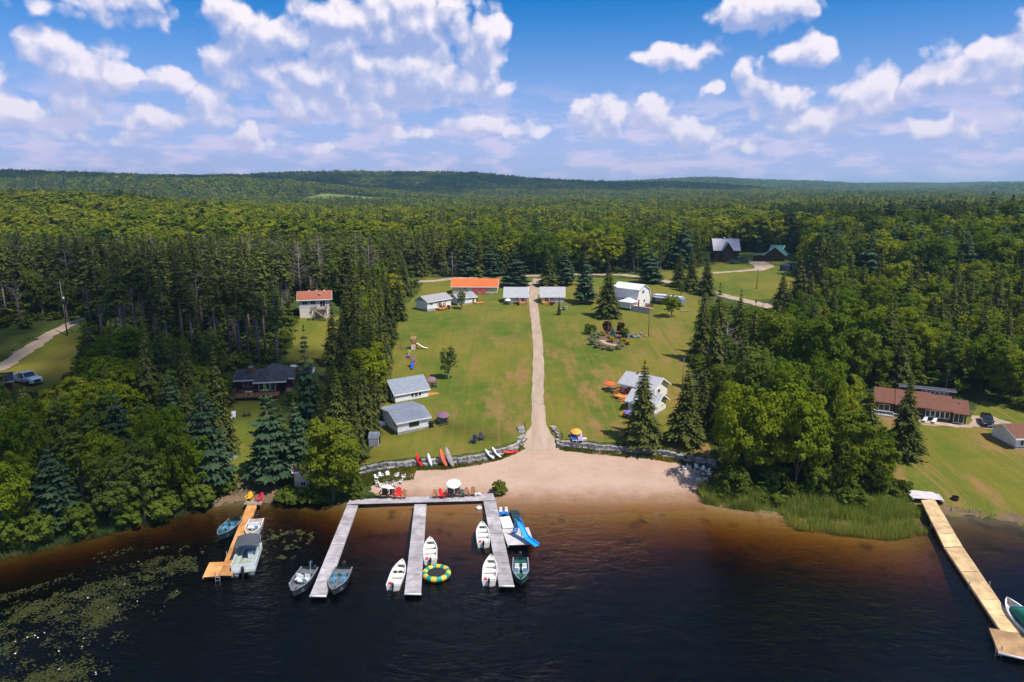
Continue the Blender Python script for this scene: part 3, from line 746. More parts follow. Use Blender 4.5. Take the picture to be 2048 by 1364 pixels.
hero('spruce', 1215, 634, 524, 54, "dense blue-green spruce standing before the white gambrel house", var=2)
hero('white_pine', 1299, 566, 486, 52, "broad pine standing alone by the road behind the gambrel house", var=0)
for i, (bx, by, ty, w) in enumerate([(1357,574,500,40),(1382,582,498,42),(1412,590,510,40)]):
    hero('spruce', bx, by, ty, w, ["leftmost of three spruces along the road behind the trailer", "middle of three spruces along the road behind the trailer", "rightmost of three spruces along the road behind the trailer"][i], "roadside spruces", var=i)
for i, (bx, by, ty, w) in enumerate([(912,553,478,40),(935,552,470,44),(958,552,474,42),(985,552,482,44),(1008,551,488,30)]):
    hero(['red_pine','white_pine','spruce','white_pine','spruce'][i], bx, by, ty, w, "dark evergreen in the row behind the orange-roofed building", "evergreens behind the orange roof", var=i)
for i, (bx, by, ty, w) in enumerate([(698,706,548,46),(722,700,538,44),(748,716,552,44),(768,736,575,36),(690,770,610,54),(716,800,628,56),(745,772,620,50),(764,800,668,38),(702,850,700,60),(730,872,712,54),(752,845,730,36),(682,905,770,52),(715,915,800,44),(668,730,600,44),(780,690,540,36),(800,640,548,34),(648,880,790,50)]):
    hero('spruce', bx, by, ty, w, "tall dark spruce in the belt along the left edge of the main lawn", "spruce belt left of the lawn", var=i)
for i, (bx, by, ty, w) in enumerate([(1402,722,575,56),(1432,712,566,50),(1475,700,580,46),(1425,785,620,60),(1405,850,745,54),(1500,760,600,52),(1592,640,505,60),(1562,622,540,44),(1615,650,540,44),(1480,830,650,60)]):
    hero('spruce', bx, by, ty, w, "dark spruce at the left edge of the woods right of the main lawn", "spruces right of the lawn", var=i + 1)
for i, (bx, by, ty, w, k) in enumerate([(1548,770,625,110,'bright_maple'),(1632,800,615,130,'maple'),(1700,780,600,110,'bright_maple'),(1568,905,715,104,'maple'),(1490,975,765,140,'maple'),(1590,985,755,120,'maple'),
                                        (1685,985,822,112,'bright_maple'),(1728,925,775,84,'spruce'),(1462,935,800,90,'maple'),(1640,890,700,90,'maple'),(1500,870,690,100,'birch'),(1745,960,850,70,'maple'),(1445,988,940,64,'shrub'),(1470,992,930,80,'shrub'),(1640,990,920,80,'shrub')]):
    lab = ["yellow-green maple high in the woods right of the lawn", "broad maple crown in the middle of the right-hand woods", "light green maple below the far field at right", "tall maple above the reedy shore", "dark full maple overhanging the right end of the beach",
           "feathery tree above the reeds, right of the dark maple", "bright leafy maple near the shore left of the brown-roofed cabin", "olive conifer left of the brown-roofed cabin", "leafy tree at the right end of the stone wall", "dense maple behind the feathery shore tree",
           "airy tree behind the dark maple by the beach", "low leafy tree at the left edge of the cabin lawn", "leafy bush beside the right-hand ring of white chairs", "bush between the reeds and the dark maple", "bush behind the middle of the reed bed"][i]
    hero(k, bx, by, ty, w, lab, var=i)
for i, (bx, by, ty, w, k) in enumerate([(545,962,770,92,'white_pine'),(598,952,800,70,'white_pine'),(420,985,775,110,'white_pine'),(345,1000,800,100,'maple'),(250,960,780,90,'white_pine'),(170,1000,830,110,'birch'),(60,1010,790,130,'maple'),
                                        (290,1040,870,100,'birch'),(120,1060,890,100,'white_pine'),(20,1090,900,120,'maple'),(390,1005,850,80,'maple'),(230,1050,900,90,'birch'),(445,900,690,64,'spruce'),(385,850,660,60,'spruce'),(310,860,640,60,'spruce'),(620,860,650,50,'white_pine'),(600,800,720,36,'spruce')]):
    lab = ["soft blue-green pine right of the grassy path to the left dock", "blue-green pine behind the cream boathouse", "blue-green pine overhanging the left side of the grassy path", "dark leafy tree on the left bank", "blue-green pine among the leafy trees of the left bank",
           "pale birch on the left bank", "dark leafy tree below the white pickup", "slender leafy tree near the water left of the wooden dock", "blue-green pine near the weedy left shore", "leafy tree at the left edge above the lily pads", "dark tree just above the left landing",
           "birch with pale stems on the left bank", "spruce left of the dark-roofed house", "spruce behind the leafy trees of the left bank", "spruce between the pickup yard and the dark-roofed house", "pine right of the dark-roofed house", "slim spruce before the right wing of the dark-roofed house"][i]
    hero(k, bx, by, ty, w, lab, var=i)
for i, (bx, by, ty, w) in enumerate([(665,960,905,60),(620,1004,972,70),(590,1006,978,60),(575,1004,975,60),(708,1002,955,50),(455,985,950,50),(405,1015,960,80),(330,1035,985,90),(250,1050,985,90),(160,1070,1005,90),(70,1090,1020,100),(0,1105,1030,100),(640,1004,985,40)]):
    hero('shrub', bx, by, ty, w, "low leafy shrub on the bank left of the beach", "shrubs on the left bank", var=i)
hero('shrub', 999, 988, 962, 42, "round bush on the sand beside the dock corner", var=1)
hero('dead_tree', 1448, 745, 645, 50, "bare grey tree among the spruces right of the lawn", var=0)
hero('dead_tree', 1618, 880, 745, 60, "bare grey twiggy tree in the right-hand woods", var=1)
hero('dead_tree', 905, 556, 505, 30, "bare tree beside the left end of the orange-roofed building", var=0)

# ------------------------------------------------------------------ woods
def px_poly(pts): return [(p.x, p.y) for p in GP(pts)]
OPEN = [LAWN, YARD_R, FIELD, YARD_K, YARD_L, YARD_P, ROADSIDE, COVE, BEACH, MEADOW,
        px_poly([(585,662),(590,610),(690,610),(690,662)]), px_poly([(455,800),(455,752),(640,752),(640,800)]),
        px_poly([(1410,530),(1415,505),(1500,505),(1590,508),(1595,530)]), px_poly([(1735,860),(1735,790),(1960,800),(2060,830),(2060,900)]),
        px_poly([(575,1000),(575,955),(640,955),(640,1000)]), px_poly([(820,560),(850,552),(900,548),(1320,548),(1320,562)]), px_poly([(1700,690),(1700,655),(1740,655),(1760,690)])]
OPEN_PAD = [2.2, 1.5, 2.5, 2.0, 1.5, 1.5, 1.0, 1.0, 2.0, 8, .5, 1, 3, 2, 1, 1, 1]
def free(x, y, k=1.0):
    ok = (y - np.interp(x, SHX, SHY)) > 2.0
    for P, w in zip(OPEN, OPEN_PAD): ok &= sd_poly(x, y, P) > w * k
    ok &= sd_line(x, y, ROAD, [4.] * len(ROAD)) > 1.5
    ok &= sd_line(x, y, ROAD_L, [3.4] * len(ROAD_L)) > 1.0
    ok &= sd_line(x, y, TRACK_H, [5.] * len(TRACK_H)) > 2.0
    return ok
# parts of the picture that nothing nearer may cover: (x0, x1, y0, y1, distance)
VIEWS = [(592,676,578,722,146),(480,622,722,796,98),(15,100,736,778,103),(0,150,640,742,112),(440,535,800,1000,88),(1738,1945,748,858,92),(1940,2048,790,1030,90),(1415,1600,474,565,215),(1420,1560,560,606,170),
         (830,1300,556,640,160),(582,622,938,982,78),(1765,2048,850,1030,70),(1495,1530,596,612,165),(740,1420,600,1000,78),(1690,1740,650,682,130)]
def clears(x, y, z, h, r, slack=4):
    px, yt, zc = pix(x, y, z + h); _, yb, zc2 = pix(x, y, z); w = r * FPX / zc * .8
    for (a, b, c, d, D) in VIEWS:
        if y < D and px + w > a + slack and px - w < b - slack and yb > c + slack and yt < d - slack: return False
    return True

placed = np.array(PLACED)
rndf = random.Random(21)
cand = []
def cells(y0, y1, step):
    yy = y0
    while yy < y1:
        half = yy * (.80 if yy < 262 else .98) + 14; xx = -half
        while xx < half:
            yield xx + rndf.uniform(-.42, .42) * step, yy + rndf.uniform(-.42, .42) * step; xx += step
        yy += step * .9
near = np.array(list(cells(62, 262, 4.5)))
near = near[free(near[:, 0], near[:, 1])]
def wood_kind(x, y):
    n1 = float(value_noise(x, y, 26., 3)); n2 = rndf.random()
    if x < -38 and 112 < y < 215: return ('red_pine', rndf.uniform(15.5, 19.5)) if n2 < .82 else (('birch', rndf.uniform(8, 12)) if n2 < .92 else ('dead_tree', rndf.uniform(11, 15)))
    if x < -18 and y >= 78 and x > -38: return ('spruce', rndf.uniform(9, 13.5)) if n2 < .75 else ('maple', rndf.uniform(7, 10))
    if x < -18: return ('maple', rndf.uniform(6.5, 9.5)) if n2 < .42 else (('spruce', rndf.uniform(8, 11.5)) if n2 < .68 else (('birch', rndf.uniform(7, 10)) if n2 < .88 else ('white_pine', rndf.uniform(8, 11))))
    if x > 20 and y < 165: return ('maple', rndf.uniform(6.5, 10)) if n2 < .27 else (('bright_maple', rndf.uniform(6, 9.5)) if n2 < .43 else (('spruce', rndf.uniform(7.5, 12)) if n2 < .80 else ('birch', rndf.uniform(7, 10))))
    if n1 > .72: return ('spruce', rndf.uniform(10, 16))
    return ('maple', rndf.uniform(10, 15)) if n2 < .52 else (('birch', rndf.uniform(10, 15)) if n2 < .72 else (('spruce', rndf.uniform(11, 16)) if n2 < .86 else (('white_pine', rndf.uniform(13, 18)) if n2 < .95 else ('bright_maple', rndf.uniform(9, 13)))))
def where_label(x, y):
    u = pix(x, y, float(hm(x, y)))[0]
    if x < -18 and y < 112: return "on the left bank below the pickup yard" if u < 240 else "on the left bank beside the grassy path"
    if x < -38 and y < 215: return "behind the dirt road at far left" if u < 200 else ("between the dirt road and the red-roofed house" if u < 470 else "behind the red-roofed two-storey house")
    if x < -18 and y < 215: return "between the left houses and the main lawn"
    if x > 20 and y < 118: return "in the right woods, above the reedy shore"
    if x > 20 and y < 165: return "in the right woods, between the lawn and the cabin" if u < 1740 else "in the woods behind the brown-roofed cabin"
    if x > 45: return "in the woods left of the dark log house" if u < 1420 else ("in the woods behind the dark log house" if u < 1620 else "on the wooded slope at the right edge")
    return "in the forest behind the orange-roofed building" if u < 1000 else "in the forest behind the grey-roofed cottages"
WORD = dict(spruce="dark spruce", red_pine="tall pine with bare lower trunk", white_pine="feathery pine", maple="leafy green tree", bright_maple="yellow-green leafy tree", birch="slender leafy tree with pale trunk", dead_tree="bare grey tree", shrub="leafy shrub")
def solve_top(x, y, z, ty):
    lo, hi = .3, 40.
    for _ in range(24):
        m = (lo + hi) / 2
        if pix(x, y, z + m)[1] > ty: lo = m
        else: hi = m
    return lo
plan = []
for (x, y) in near:
    kind, h = wood_kind(x, y); z = float(hm(x, y)); _, _, ph, pr = PROTO[kind][0]; r = pr * h / ph
    if len(placed) and np.min(np.hypot(placed[:, 0] - x, placed[:, 1] - y) - placed[:, 2] * .75) < .6: continue
    for _ in range(4):
        if clears(x, y, z, h, r): break
        h *= .72; r *= .8
    else:
        continue
    ppx = pix(x, y, z)[0]                                          # tree tops stay below the skyline they have in the photo
    if kind == 'red_pine' or (ppx < 640 and y > 118): h = min(h, max(solve_top(x, y, z, 462 + 34 * rndf.random()), 7.0)) if y < 235 else h
    if h < 3.2: kind = 'shrub'; h = rndf.uniform(1.6, 2.6); r = 1.6
    zc = y * cP + (CAM_H - z) * sP
    plan.append((h * r / zc ** 2, kind, x, y, z, h, r))
plan.sort(reverse=True)
count = {}; REST = []
for (_, kind, x, y, z, h, r) in plan:
    n = NAMES[kind]
    lim = 240 if kind != 'shrub' else 200
    if count.get(n, 0) >= lim: REST.append((x, y, z, h, r, kind)); continue
    count[n] = count.get(n, 0) + 1
    wl = where_label(x, y)
    plant(kind, (x, y, z), h, r, WORD[kind] + " " + wl, WORD[kind] + " " + wl)

# the forest beyond: one mass of trees, too many to count
FAR = []
def far_tree(name, mesh): o = bpy.data.objects.new(name, mesh); FAR.append(o)
DK, SPK, BRK = [LEAF['far'], BARK], [LEAF['spruce'], BARK], [LEAF['birch'], BARK_BIRCH]
for i in range(4): far_tree("far_a%d" % i, broadleaf("far_broadleaf", 11, 4.0 + .2 * i, .10, 64, 13, .85, DK, 200 + i, limbs=2, join=True, up=.8))
for i in range(2): far_tree("far_b%d" % i, broadleaf("far_light_broadleaf", 11, 3.8 + .3 * i, .10, 64, 13, .8, [LEAF['sun'], BARK], 210 + i, limbs=2, join=True, up=.8))
for i in range(3): far_tree("far_c%d" % i, conifer("far_spruce", 11, 2.3 + .2 * i, .08, 17, 6, .8, SPK, 220 + i, .3, 0, 1.5, join=True))
for i in range(2): far_tree("far_d%d" % i, broadleaf("far_tiny_broadleaf", 10, 4.4, .05, 26, 9, 1.5, DK, 230 + i, trunk=False, join=True, up=.8))
for i in range(1): far_tree("far_e%d" % i, conifer("far_tiny_spruce", 11, 2.5, .05, 9, 5, 1.3, SPK, 240 + i, .3, 0, 1.9, join=True))
NF = dict(a=(0, 4), b=(4, 6), c=(6, 9), d=(9, 11), e=(11, 12))
def pick(k): a, b = NF[k]; return rndf.randrange(a, b)
pts, kinds, scl, rot = [], [], [], []
def put(x, y, z, k, sh, sr): pts.append((x, y, z)); kinds.append(k); scl.append((sr, sr, sh)); rot.append(rndf.random() * 6.283)
for (x, y, z, h, r, kind) in REST:
    k = 'c' if kind in ('spruce', 'red_pine', 'white_pine') else ('b' if kind == 'bright_maple' else 'a')
    put(x, y, z, pick(k), h / 11, r / (4.0 if k != 'c' else 2.4))
def scatter_far(y0, y1, step, tiny, wide=1.0):
    P = np.array(list(cells(y0, y1, step))); P = P[free(P[:, 0], P[:, 1])]; Z = hm(P[:, 0], P[:, 1]); n1 = value_noise(P[:, 0], P[:, 1], 55., 3) * .6 + value_noise(P[:, 0], P[:, 1], 190., 9) * .4
    for (x, y), z, n in zip(P, Z, n1):
        q = rndf.random(); h = rndf.uniform(6.5, 12.0) + 4.5 * float(value_noise(x, y, 34., 17))
        con = (n > .66 and q < .8) or q < .09
        if not clears(x, y, z, h, 3, 2): continue
        if tiny: put(x, y, z, pick('e' if con else 'd'), h / 10.5 * (1.1 if con else 1), rndf.uniform(1.0, 1.5) * step / 9)
        elif con: put(x, y, z, pick('c'), h / 11 * 1.15, h / 11 * rndf.uniform(.85, 1.1))
        else: put(x, y, z, pick('b' if (q > (.58 if y < 480 else .76) or (n < .36 and q > .4)) else 'a'), h / 11, h / 11 * wide * rndf.uniform(.8, 1.25))
scatter_far(262, 470, 7.4, False, 1.35); scatter_far(470, 700, 7.0, False, 1.15)
scatter_far(700, 1500, 9.0, True)
scatter_far(1500, 3900, 15.0, True)
def gn_scatter(name, pts, kinds, scl, rot, protos, label=None):
    me = bpy.data.meshes.new(name); me.from_pydata(pts, [], [])
    for nm, ty, dat, fld in (("kind", 'INT', np.array(kinds, np.int32), "value"), ("scl", 'FLOAT_VECTOR', np.array(scl, np.float32).ravel(), "vector"), ("rz", 'FLOAT', np.array(rot, np.float32), "value")):
        a = me.attributes.new(nm, ty, 'POINT'); a.data.foreach_set(fld, dat)
    o = new_obj(name, me); coll = bpy.data.collections.new(name + "_kinds")
    for p in protos: coll.objects.link(p)
    g = bpy.data.node_groups.new(name + "_scatter", 'GeometryNodeTree')
    g.interface.new_socket("Geometry", in_out='INPUT', socket_type='NodeSocketGeometry'); g.interface.new_socket("Geometry", in_out='OUTPUT', socket_type='NodeSocketGeometry')
    N, L = g.nodes, g.links; gi, go = N.new('NodeGroupInput'), N.new('NodeGroupOutput')
    ci = N.new('GeometryNodeCollectionInfo'); ci.inputs[0].default_value = coll; ci.inputs['Separate Children'].default_value = True; ci.inputs['Reset Children'].default_value = True
    ip = N.new('GeometryNodeInstanceOnPoints'); ip.inputs['Pick Instance'].default_value = True
    def attr(nm, ty):
        n = N.new('GeometryNodeInputNamedAttribute'); n.data_type = ty; n.inputs[0].default_value = nm; return n.outputs[0]
    cx = N.new('ShaderNodeCombineXYZ'); L.new(attr("rz", 'FLOAT'), cx.inputs[2])
    L.new(gi.outputs[0], ip.inputs['Points']); L.new(ci.outputs[0], ip.inputs['Instance']); L.new(attr("kind", 'INT'), ip.inputs['Instance Index'])
    L.new(cx.outputs[0], ip.inputs['Rotation']); L.new(attr("scl", 'FLOAT_VECTOR'), ip.inputs['Scale']); L.new(ip.outputs[0], go.inputs[0])
    md = o.modifiers.new("scatter", 'NODES'); md.node_group = g
    return tag(o, label, kind='stuff')
gn_scatter("forest", pts, kinds, scl, rot, FAR, "mixed green forest rolling away to the hills")
print("forest", len(pts), "individual trees", len(PLACED), count)

# ------------------------------------------------------------------ building materials
WHITE = mat("white_siding", (.80, .79, .76), .6, .06, 1.5, .05, 30, lap=(.18,))
CREAM = mat("cream_siding", (.66, .56, .38), .6, .07, 1.5, .05, 30, lap=(.18,))
PALE = mat("pale_lavender_siding", (.52, .53, .58), .6, .07, 1.5, .05, 30, lap=(.18,))
GREYSIDE = mat("grey_siding", (.40, .42, .45), .6, .08, 1.5, .05, 30, lap=(.18,))
TRIM = mat("white_trim", (.80, .80, .79), .5, .05, 3)
BLUETRIM = mat("pale_blue_gable", (.34, .48, .62), .6, .06, 2, lap=(.18,))
CONC = mat("concrete", (.36, .34, .32), .9, .18, 2, .4, 20)
R_BLUEGREY = mat("blue_grey_shingles", (.225, .255, .31), .9, .07, 2.5, .5, 12, lap=(.16, 1))
R_GREY = mat("light_grey_shingles", (.40, .40, .43), .85, .07, 2.5, .4, 12, lap=(.16, 1))
R_OLD = mat("weathered_grey_shingles", (.30, .29, .31), .9, .07, 2.5, .5, 12, lap=(.16, 1))
R_ORANGE = mat("orange_metal_roof", (.80, .14, .035), .45, .07, .6, 0, 10, lap=(.4, 0))
R_BROWN = mat("brown_shingles", (.165, .068, .045), .9, .07, 2.5, .5, 12, lap=(.16, 1))
R_RED = mat("red_brown_shingles", (.30, .10, .065), .9, .07, 2.5, .5, 12, lap=(.16, 1))
R_DARK = mat("charcoal_shingles", (.055, .060, .075), .9, .18, 1.0, .5, 12, lap=(.16, 1))
R_METAL = mat("pale_metal_roof", (.42, .41, .47), .4, .08, .5, 0, 10, lap=(.4, 0))
R_WHITE = mat("white_metal_roof", (.72, .73, .76), .4, .05, .5, 0, 10, lap=(.4, 0))
R_TEAL = mat("teal_metal_roof", (.03, .105, .115), .45, .12, .5, 0, 10, lap=(.4, 0))
LOG = mat("dark_log_wall", (.055, .026, .016), .8, .25, 2, .4, 20, lap=(.25,))
BROWNWALL = mat("dark_brown_siding", (.065, .036, .026), .8, .2, 2, .3, 20, lap=(.2,))
REDWALL = mat("barn_red_siding", (.16, .018, .015), .75, .15, 2, .3, 20, lap=(.2,))
GLASS = mat("window_glass", (.018, .024, .030), .06, .2, 1, spec=.7)
DECKO = mat("new_orange_decking", (.58, .25, .065), .75, .14, 2.5, .3, 30)
DECKB = mat("brown_decking", (.21, .095, .05), .8, .18, 2.5, .3, 30)
WOODG = mat("weathered_timber", (.30, .24, .19), .9, .18, 2.5, .4, 30)
METALG = mat("galvanised_metal", (.42, .44, .46), .4, .1, 3, metal=.6)
CHIMB = mat("red_brick", (.26, .075, .045), .9, .2, 6, .5, 20)
BLACKM = mat("black_metal", (.02, .02, .022), .5, .2, 5)
DOORD = mat("dark_door", (.04, .03, .028), .5, .2, 3)

# ------------------------------------------------------------------ house builder: x along the front, y to the back, z up
class House:
    def __init__(s, name, label, fl, fr, d, h, cat="cottage", wall=WHITE, trim=TRIM, sink=.9, group=None, base=CONC):
        A, B = (p if isinstance(p, Vector) else G(*p) for p in (fl, fr)); v = B - A
        s.rz = math.atan2(v.y, v.x); s.w = math.hypot(v.x, v.y); s.d, s.h, s.wall, s.trim, s.sink = d, h, wall, trim, sink
        z = max(A.z, B.z) if abs(A.z - B.z) < .4 else (A.z + B.z) / 2
        s.root = thing(name, label, cat, (A.x, A.y, z), s.rz, group); s.base = base
        s.ht = {}
    def gable(s, rh, rf=.5, hb=None, ov=.35, roof=R_GREY, x0=0., x1=None, y0=0., y1=None, z0=None, gable_mat=None, t=.11, wall=None, foundation=True, part="wall", h=None):
        x1 = s.w if x1 is None else x1; y1 = s.d if y1 is None else y1; h = s.h if h is None else h; hb = h if hb is None else hb; z0 = .25 if z0 is None else z0
        D = y1 - y0; yr = y0 + rf * D; zr = h + rh
        b = MB(); b.prism([(y0, z0), (y0, h), (yr, zr), (y1, hb), (y1, z0)], 'x', x0, x1); b.build(part, wall or s.wall, s.root)
        if foundation:
            f = MB(); f.box(x0 + .04, x1 - .04, y0 + .04, y1 - .04, -s.sink, z0 - .003); f.build("foundation", s.base, s.root)
        for (ya, za, sg) in ((y0, h, -1), (y1, hb, 1)):
            L = math.hypot(ya - yr, zr - za); ey, ez = ya + sg * ov * abs(ya - yr) / L, za - ov * (zr - za) / L
            r = MB(); r.prism([(yr, zr + .012), (ey, ez + .012), (ey, ez + .012 + t), (yr, zr + .012 + t)], 'x', x0 - ov, x1 + ov); r.build("roof_slope", roof, s.root)
            fb = MB(); fb.box(x0 - ov + .004, x1 + ov - .004, *sorted((ey, ey + sg * .035)), ez - .10, ez + t * .8); fb.build("eave_board", s.trim, s.root)
            for xe in (x0 - ov - .035, x1 + ov):
                g = MB(); g.prism([(yr, zr - .10), (ey, ez - .10), (ey, ez + t * .75), (yr, zr + t * .75)], 'x', xe, xe + .035); g.build("gable_board", s.trim, s.root)
        if gable_mat:
            for xe in (x0 - .012, x1 + .002):
                g = MB(); g.prism([(y0 + .02, h - .02), (yr, zr - .03), (y1 - .02, hb - .02)], 'x', xe, xe + .01); g.build("gable_panel", gable_mat, s.root)
        return s
    def frame(s, side, off=0.0):
        M = {'F': (Matrix.Translation((0, off, 0))), 'B': Matrix.Translation((s.w, s.d - off, 0)) @ Matrix.Rotation(math.pi, 4, 'Z'),
             'L': Matrix.Translation((off, s.d, 0)) @ Matrix.Rotation(-math.pi / 2, 4, 'Z'), 'R': Matrix.Translation((s.w - off, 0, 0)) @ Matrix.Rotation(math.pi / 2, 4, 'Z')}
        return M[side]
    def window(s, side, u, z, w, h, panes=2, off=0.0, fm=None, gm=None, name="window", sill=False, f=.06):
        """u = left edge seen from outside, z = bottom"""
        M = s.frame(side, off); b = MB(); b.M = M; p = .045
        b.box(u, u + w, -p, .0, z, z + f); b.box(u, u + w, -p, .0, z + h - f, z + h); b.box(u, u + f, -p, .0, z + f, z + h - f); b.box(u + w - f, u + w, -p, .0, z + f, z + h - f)
        for k in range(1, panes): x = u + w * k / panes; b.box(x - f * .4, x + f * .4, -p * .95, .0, z + f, z + h - f)
        if sill: b.box(u - .05, u + w + .05, -.1, 0, z - .06, z)
        o = b.build(name, fm or s.trim, s.root)
        for k in range(panes):
            g = MB(); g.M = M; xa, xb = u + w * k / panes, u + w * (k + 1) / panes; g.box(xa + f * (.4 if k else 1), xb - f * (.4 if k < panes - 1 else 1), -.022, -.004, z + f, z + h - f); g.build("pane", gm or GLASS, o)
        return o
    def door(s, side, u, w=.8, h=1.75, off=0.0, m=DOORD, z=.25):
        M = s.frame(side, off); b = MB(); b.M = M; b.box(u, u + w, -.035, 0, z, z + h); o = b.build("door", m, s.root)
        fr = MB(); fr.M = M; fr.box(u - .07, u, -.05, 0, z, z + h + .07); fr.box(u + w, u + w + .07, -.05, 0, z, z + h + .07); fr.box(u, u + w, -.05, 0, z + h, z + h + .07); fr.build("door_frame", s.trim, o)
        k = MB(); k.M = M; k.box(u + w * .85, u + w * .93, -.075, -.035, z + h * .46, z + h * .52); k.build("handle", METALG, o); return o
    def deck(s, x0, x1, y0, y1, z, m=DECKO, rails="", steps=None, legs=True, bw=.14, rh=.8):
        b = MB(); x = x0
        while x < x1 - .02: b.box(x, min(x + bw - .012, x1), y0, y1, z - .04, z); x += bw
        b.box(x0, x1, y0 + .01, y0 + .05, z - .2, z - .045); b.box(x0, x1, y1 - .05, y1 - .01, z - .2, z - .045); b.box(x0 + .01, x0 + .05, y0 + .05, y1 - .05, z - .2, z - .045); b.box(x1 - .05, x1 - .01, y0 + .05, y1 - .05, z - .2, z - .045)
        dk = b.build("deck", m, s.root)
        if legs:
            for (px, py) in ((x0 + .08, y0 + .08), (x1 - .08, y0 + .08), (x0 + .08, y1 - .08), (x1 - .08, y1 - .08)):
                l = MB(); l.box(px - .05, px + .05, py - .05, py + .05, z - 1.6, z - .21); l.build("post", m, dk)
        for sd in rails:
            r = MB(); (p, q) = {'F': ((x0, y0), (x1, y0)), 'B': ((x0, y1), (x1, y1)), 'L': ((x0, y0), (x0, y1)), 'R': ((x1, y0), (x1, y1))}[sd]
            n = max(2, int(math.hypot(q[0] - p[0], q[1] - p[1]) / .16))
            for k in range(n + 1):
                t = k / n; x, y = p[0] + (q[0] - p[0]) * t, p[1] + (q[1] - p[1]) * t; e = .045 if k in (0, n) else .018
                r.box(x - e, x + e, y - e, y + e, z, z + rh)
            r.bar((*p, z + rh), (*q, z + rh), .12, .05); r.bar((*p, z + .12), (*q, z + .12), .05, .05); r.build("railing", m, dk)
        if steps:
            (sx0, sx1, sy, dirn, n) = steps
            for k in range(n):
                st = MB(); zz = z - (k + 1) * .18; ya = sy + dirn * (.02 + k * .28); yb = ya + dirn * .27; st.box(sx0, sx1, *sorted((ya, yb)), zz - .05, zz); st.box(sx0, sx0 + .04, *sorted((ya, yb)), zz - .4, zz - .05); st.box(sx1 - .04, sx1, *sorted((ya, yb)), zz - .4, zz - .05); st.build("step", m, dk)
        return dk
    def stack(s, x, y, z, m=METALG, r=.09, h=.5):
        b = MB(); b.tube([(x, y, z), (x, y, z + h)], r, 8); b.tube([(x, y, z + h), (x, y, z + h + .1)], r * 1.6, 8); return b.build("chimney", m, s.root)

def solve_h(p, ty):
    lo, hi = .05, 30.
    for _ in range(30):
        m = (lo + hi) / 2
        if pix(p.x, p.y, p.z + m)[1] > ty: lo = m
        else: hi = m
    return lo

def fit(fl, fr, eave_y, ridge_y, d):
    """wall height from the eave row, roof rise from the ridge row above the middle of the left end"""
    A, B = (p if isinstance(p, Vector) else G(*p) for p in (fl, fr)); v = (B - A); v.z = 0; v.normalize(); n = Vector((-v.y, v.x, 0)); h = solve_h(A, eave_y)
    q = A + n * (d / 2); return d, h, max(solve_h(q, ridge_y) - h, .4)
def turned(fl, w, deg):
    A = G(*fl); return A, A + Vector((w * math.cos(math.radians(deg)), w * math.sin(math.radians(deg)), 0))

# --- cottages on the left of the lawn
fa, fb_ = turned((791,808), 5.5, 34); d, h, rh = fit(fa, fb_, 788, 761, 4.4)
A = House("cottage", "white cottage with blue-grey gable roof and three-part front window, upper of the left pair", fa, fb_, d, h)
A.gable(rh, roof=R_BLUEGREY, gable_mat=BLUETRIM, ov=.28)
uw = A.w
A.window('F', uw * .47, .2 + h * .26, .50, h * .48, 1); A.window('F', uw * .575, .2 + h * .22, .58, h * .56, 1, gm=mat("amber_curtain", (.16, .06, .025), .5)); A.window('F', uw * .695, .2 + h * .26, .50, h * .48, 1)  # middle pane in a plain amber curtain colour
A.window('L', d * .15, .25 + h * .3, .6, .6, 1); A.window('L', d * .45, .25 + h * .3, .5, .6, 1); A.window('L', d * .75, .25 + h * .3, .6, .6, 1)
A.deck(uw + .05, uw + 2.1, d * .05, d * .75, .35, DECKO, "B", (uw + 2.15, uw + 2.16, 0, 1, 0))
A.deck(uw + 2.12, uw + 2.6, d * .1, d * .3, .2, DECKO, "", None, False); A.stack(uw * .7, d * .62, h + rh * .7, METALG, .06, .3)

B0, Bf = G(796,871), G(858,856); Bb = G(754,846)
Bd = 5.4; hB = solve_h(B0, 847)
B = House("cottage", "white cottage with broad low-pitched blue-grey roof, lower of the left pair", (796,871), (858,856), Bd, hB)
B.gable(.85, rf=.40, hb=hB + .55, roof=R_BLUEGREY, ov=.3)
B.window('F', B.w * .36, .22 + hB * .28, 1.45, hB * .50, 2, fm=DOORD); B.window('L', Bd * .82, .25 + hB * .42, .5, .5, 1, fm=DOORD); B.window('L', Bd * .06, .25 + hB * .5, .45, .45, 1); B.door('L', Bd * .42, .6, hB * .8, m=WHITE)
B.deck(B.w + .05, B.w + 1.1, Bd * .35, Bd * .8, .35, DECKO); 
ac = MB(); ac.box(-.75, -.1, Bd * .72, Bd * .86, .1, .65); ac.build("heat_pump", TRIM, B.root, bevel=.04)
pr = MB(); pr.lathe([(.01, .0), (.16, .02), (.18, .15), (.18, .42), (.1, .52), (.05, .56)], 10, (B.w + .55, .35)); pr.build("propane_tank", TRIM, B.root, smooth=True)

# --- back row
d, h, rh = fit((855,624), (902,613), 606, 595.5, 4.0)
D = House("cottage", "long white cottage with weathered grey roof at the lawn's top left corner", (855,624), (902,613), d, h)
D.gable(rh, roof=R_OLD, gable_mat=BLUETRIM, ov=.3); w = D.w
D.window('F', w * .10, .25 + h * .42, w * .13, h * .28, 2); D.window('F', w * .32, .25 + h * .46, w * .05, h * .3, 1)
for k in range(3): D.window('F', w * (.41 + .06 * k), .22 + h * .12, w * .055, h * .68, 1)
D.window('F', w * .74, .25 + h * .46, w * .06, h * .28, 1); D.deck(w * .34, w * .86, -1.5, -.05, .3, DECKO, "", (w * .4, w * .5, -1.5, -1, 1)); D.deck(w * .5, w * .66, -.8, -.06, .62, DECKB, "LR", None, False, rh=.55)
d, h, rh = fit((915.5,611.5), (952,606), 598, 590, 3.6)
E_ = House("cottage", "smallest white cottage, below the orange-roofed building, with a wooden deck on its right", (915.5,611.5), (952,606), min(d, 4.5), h)
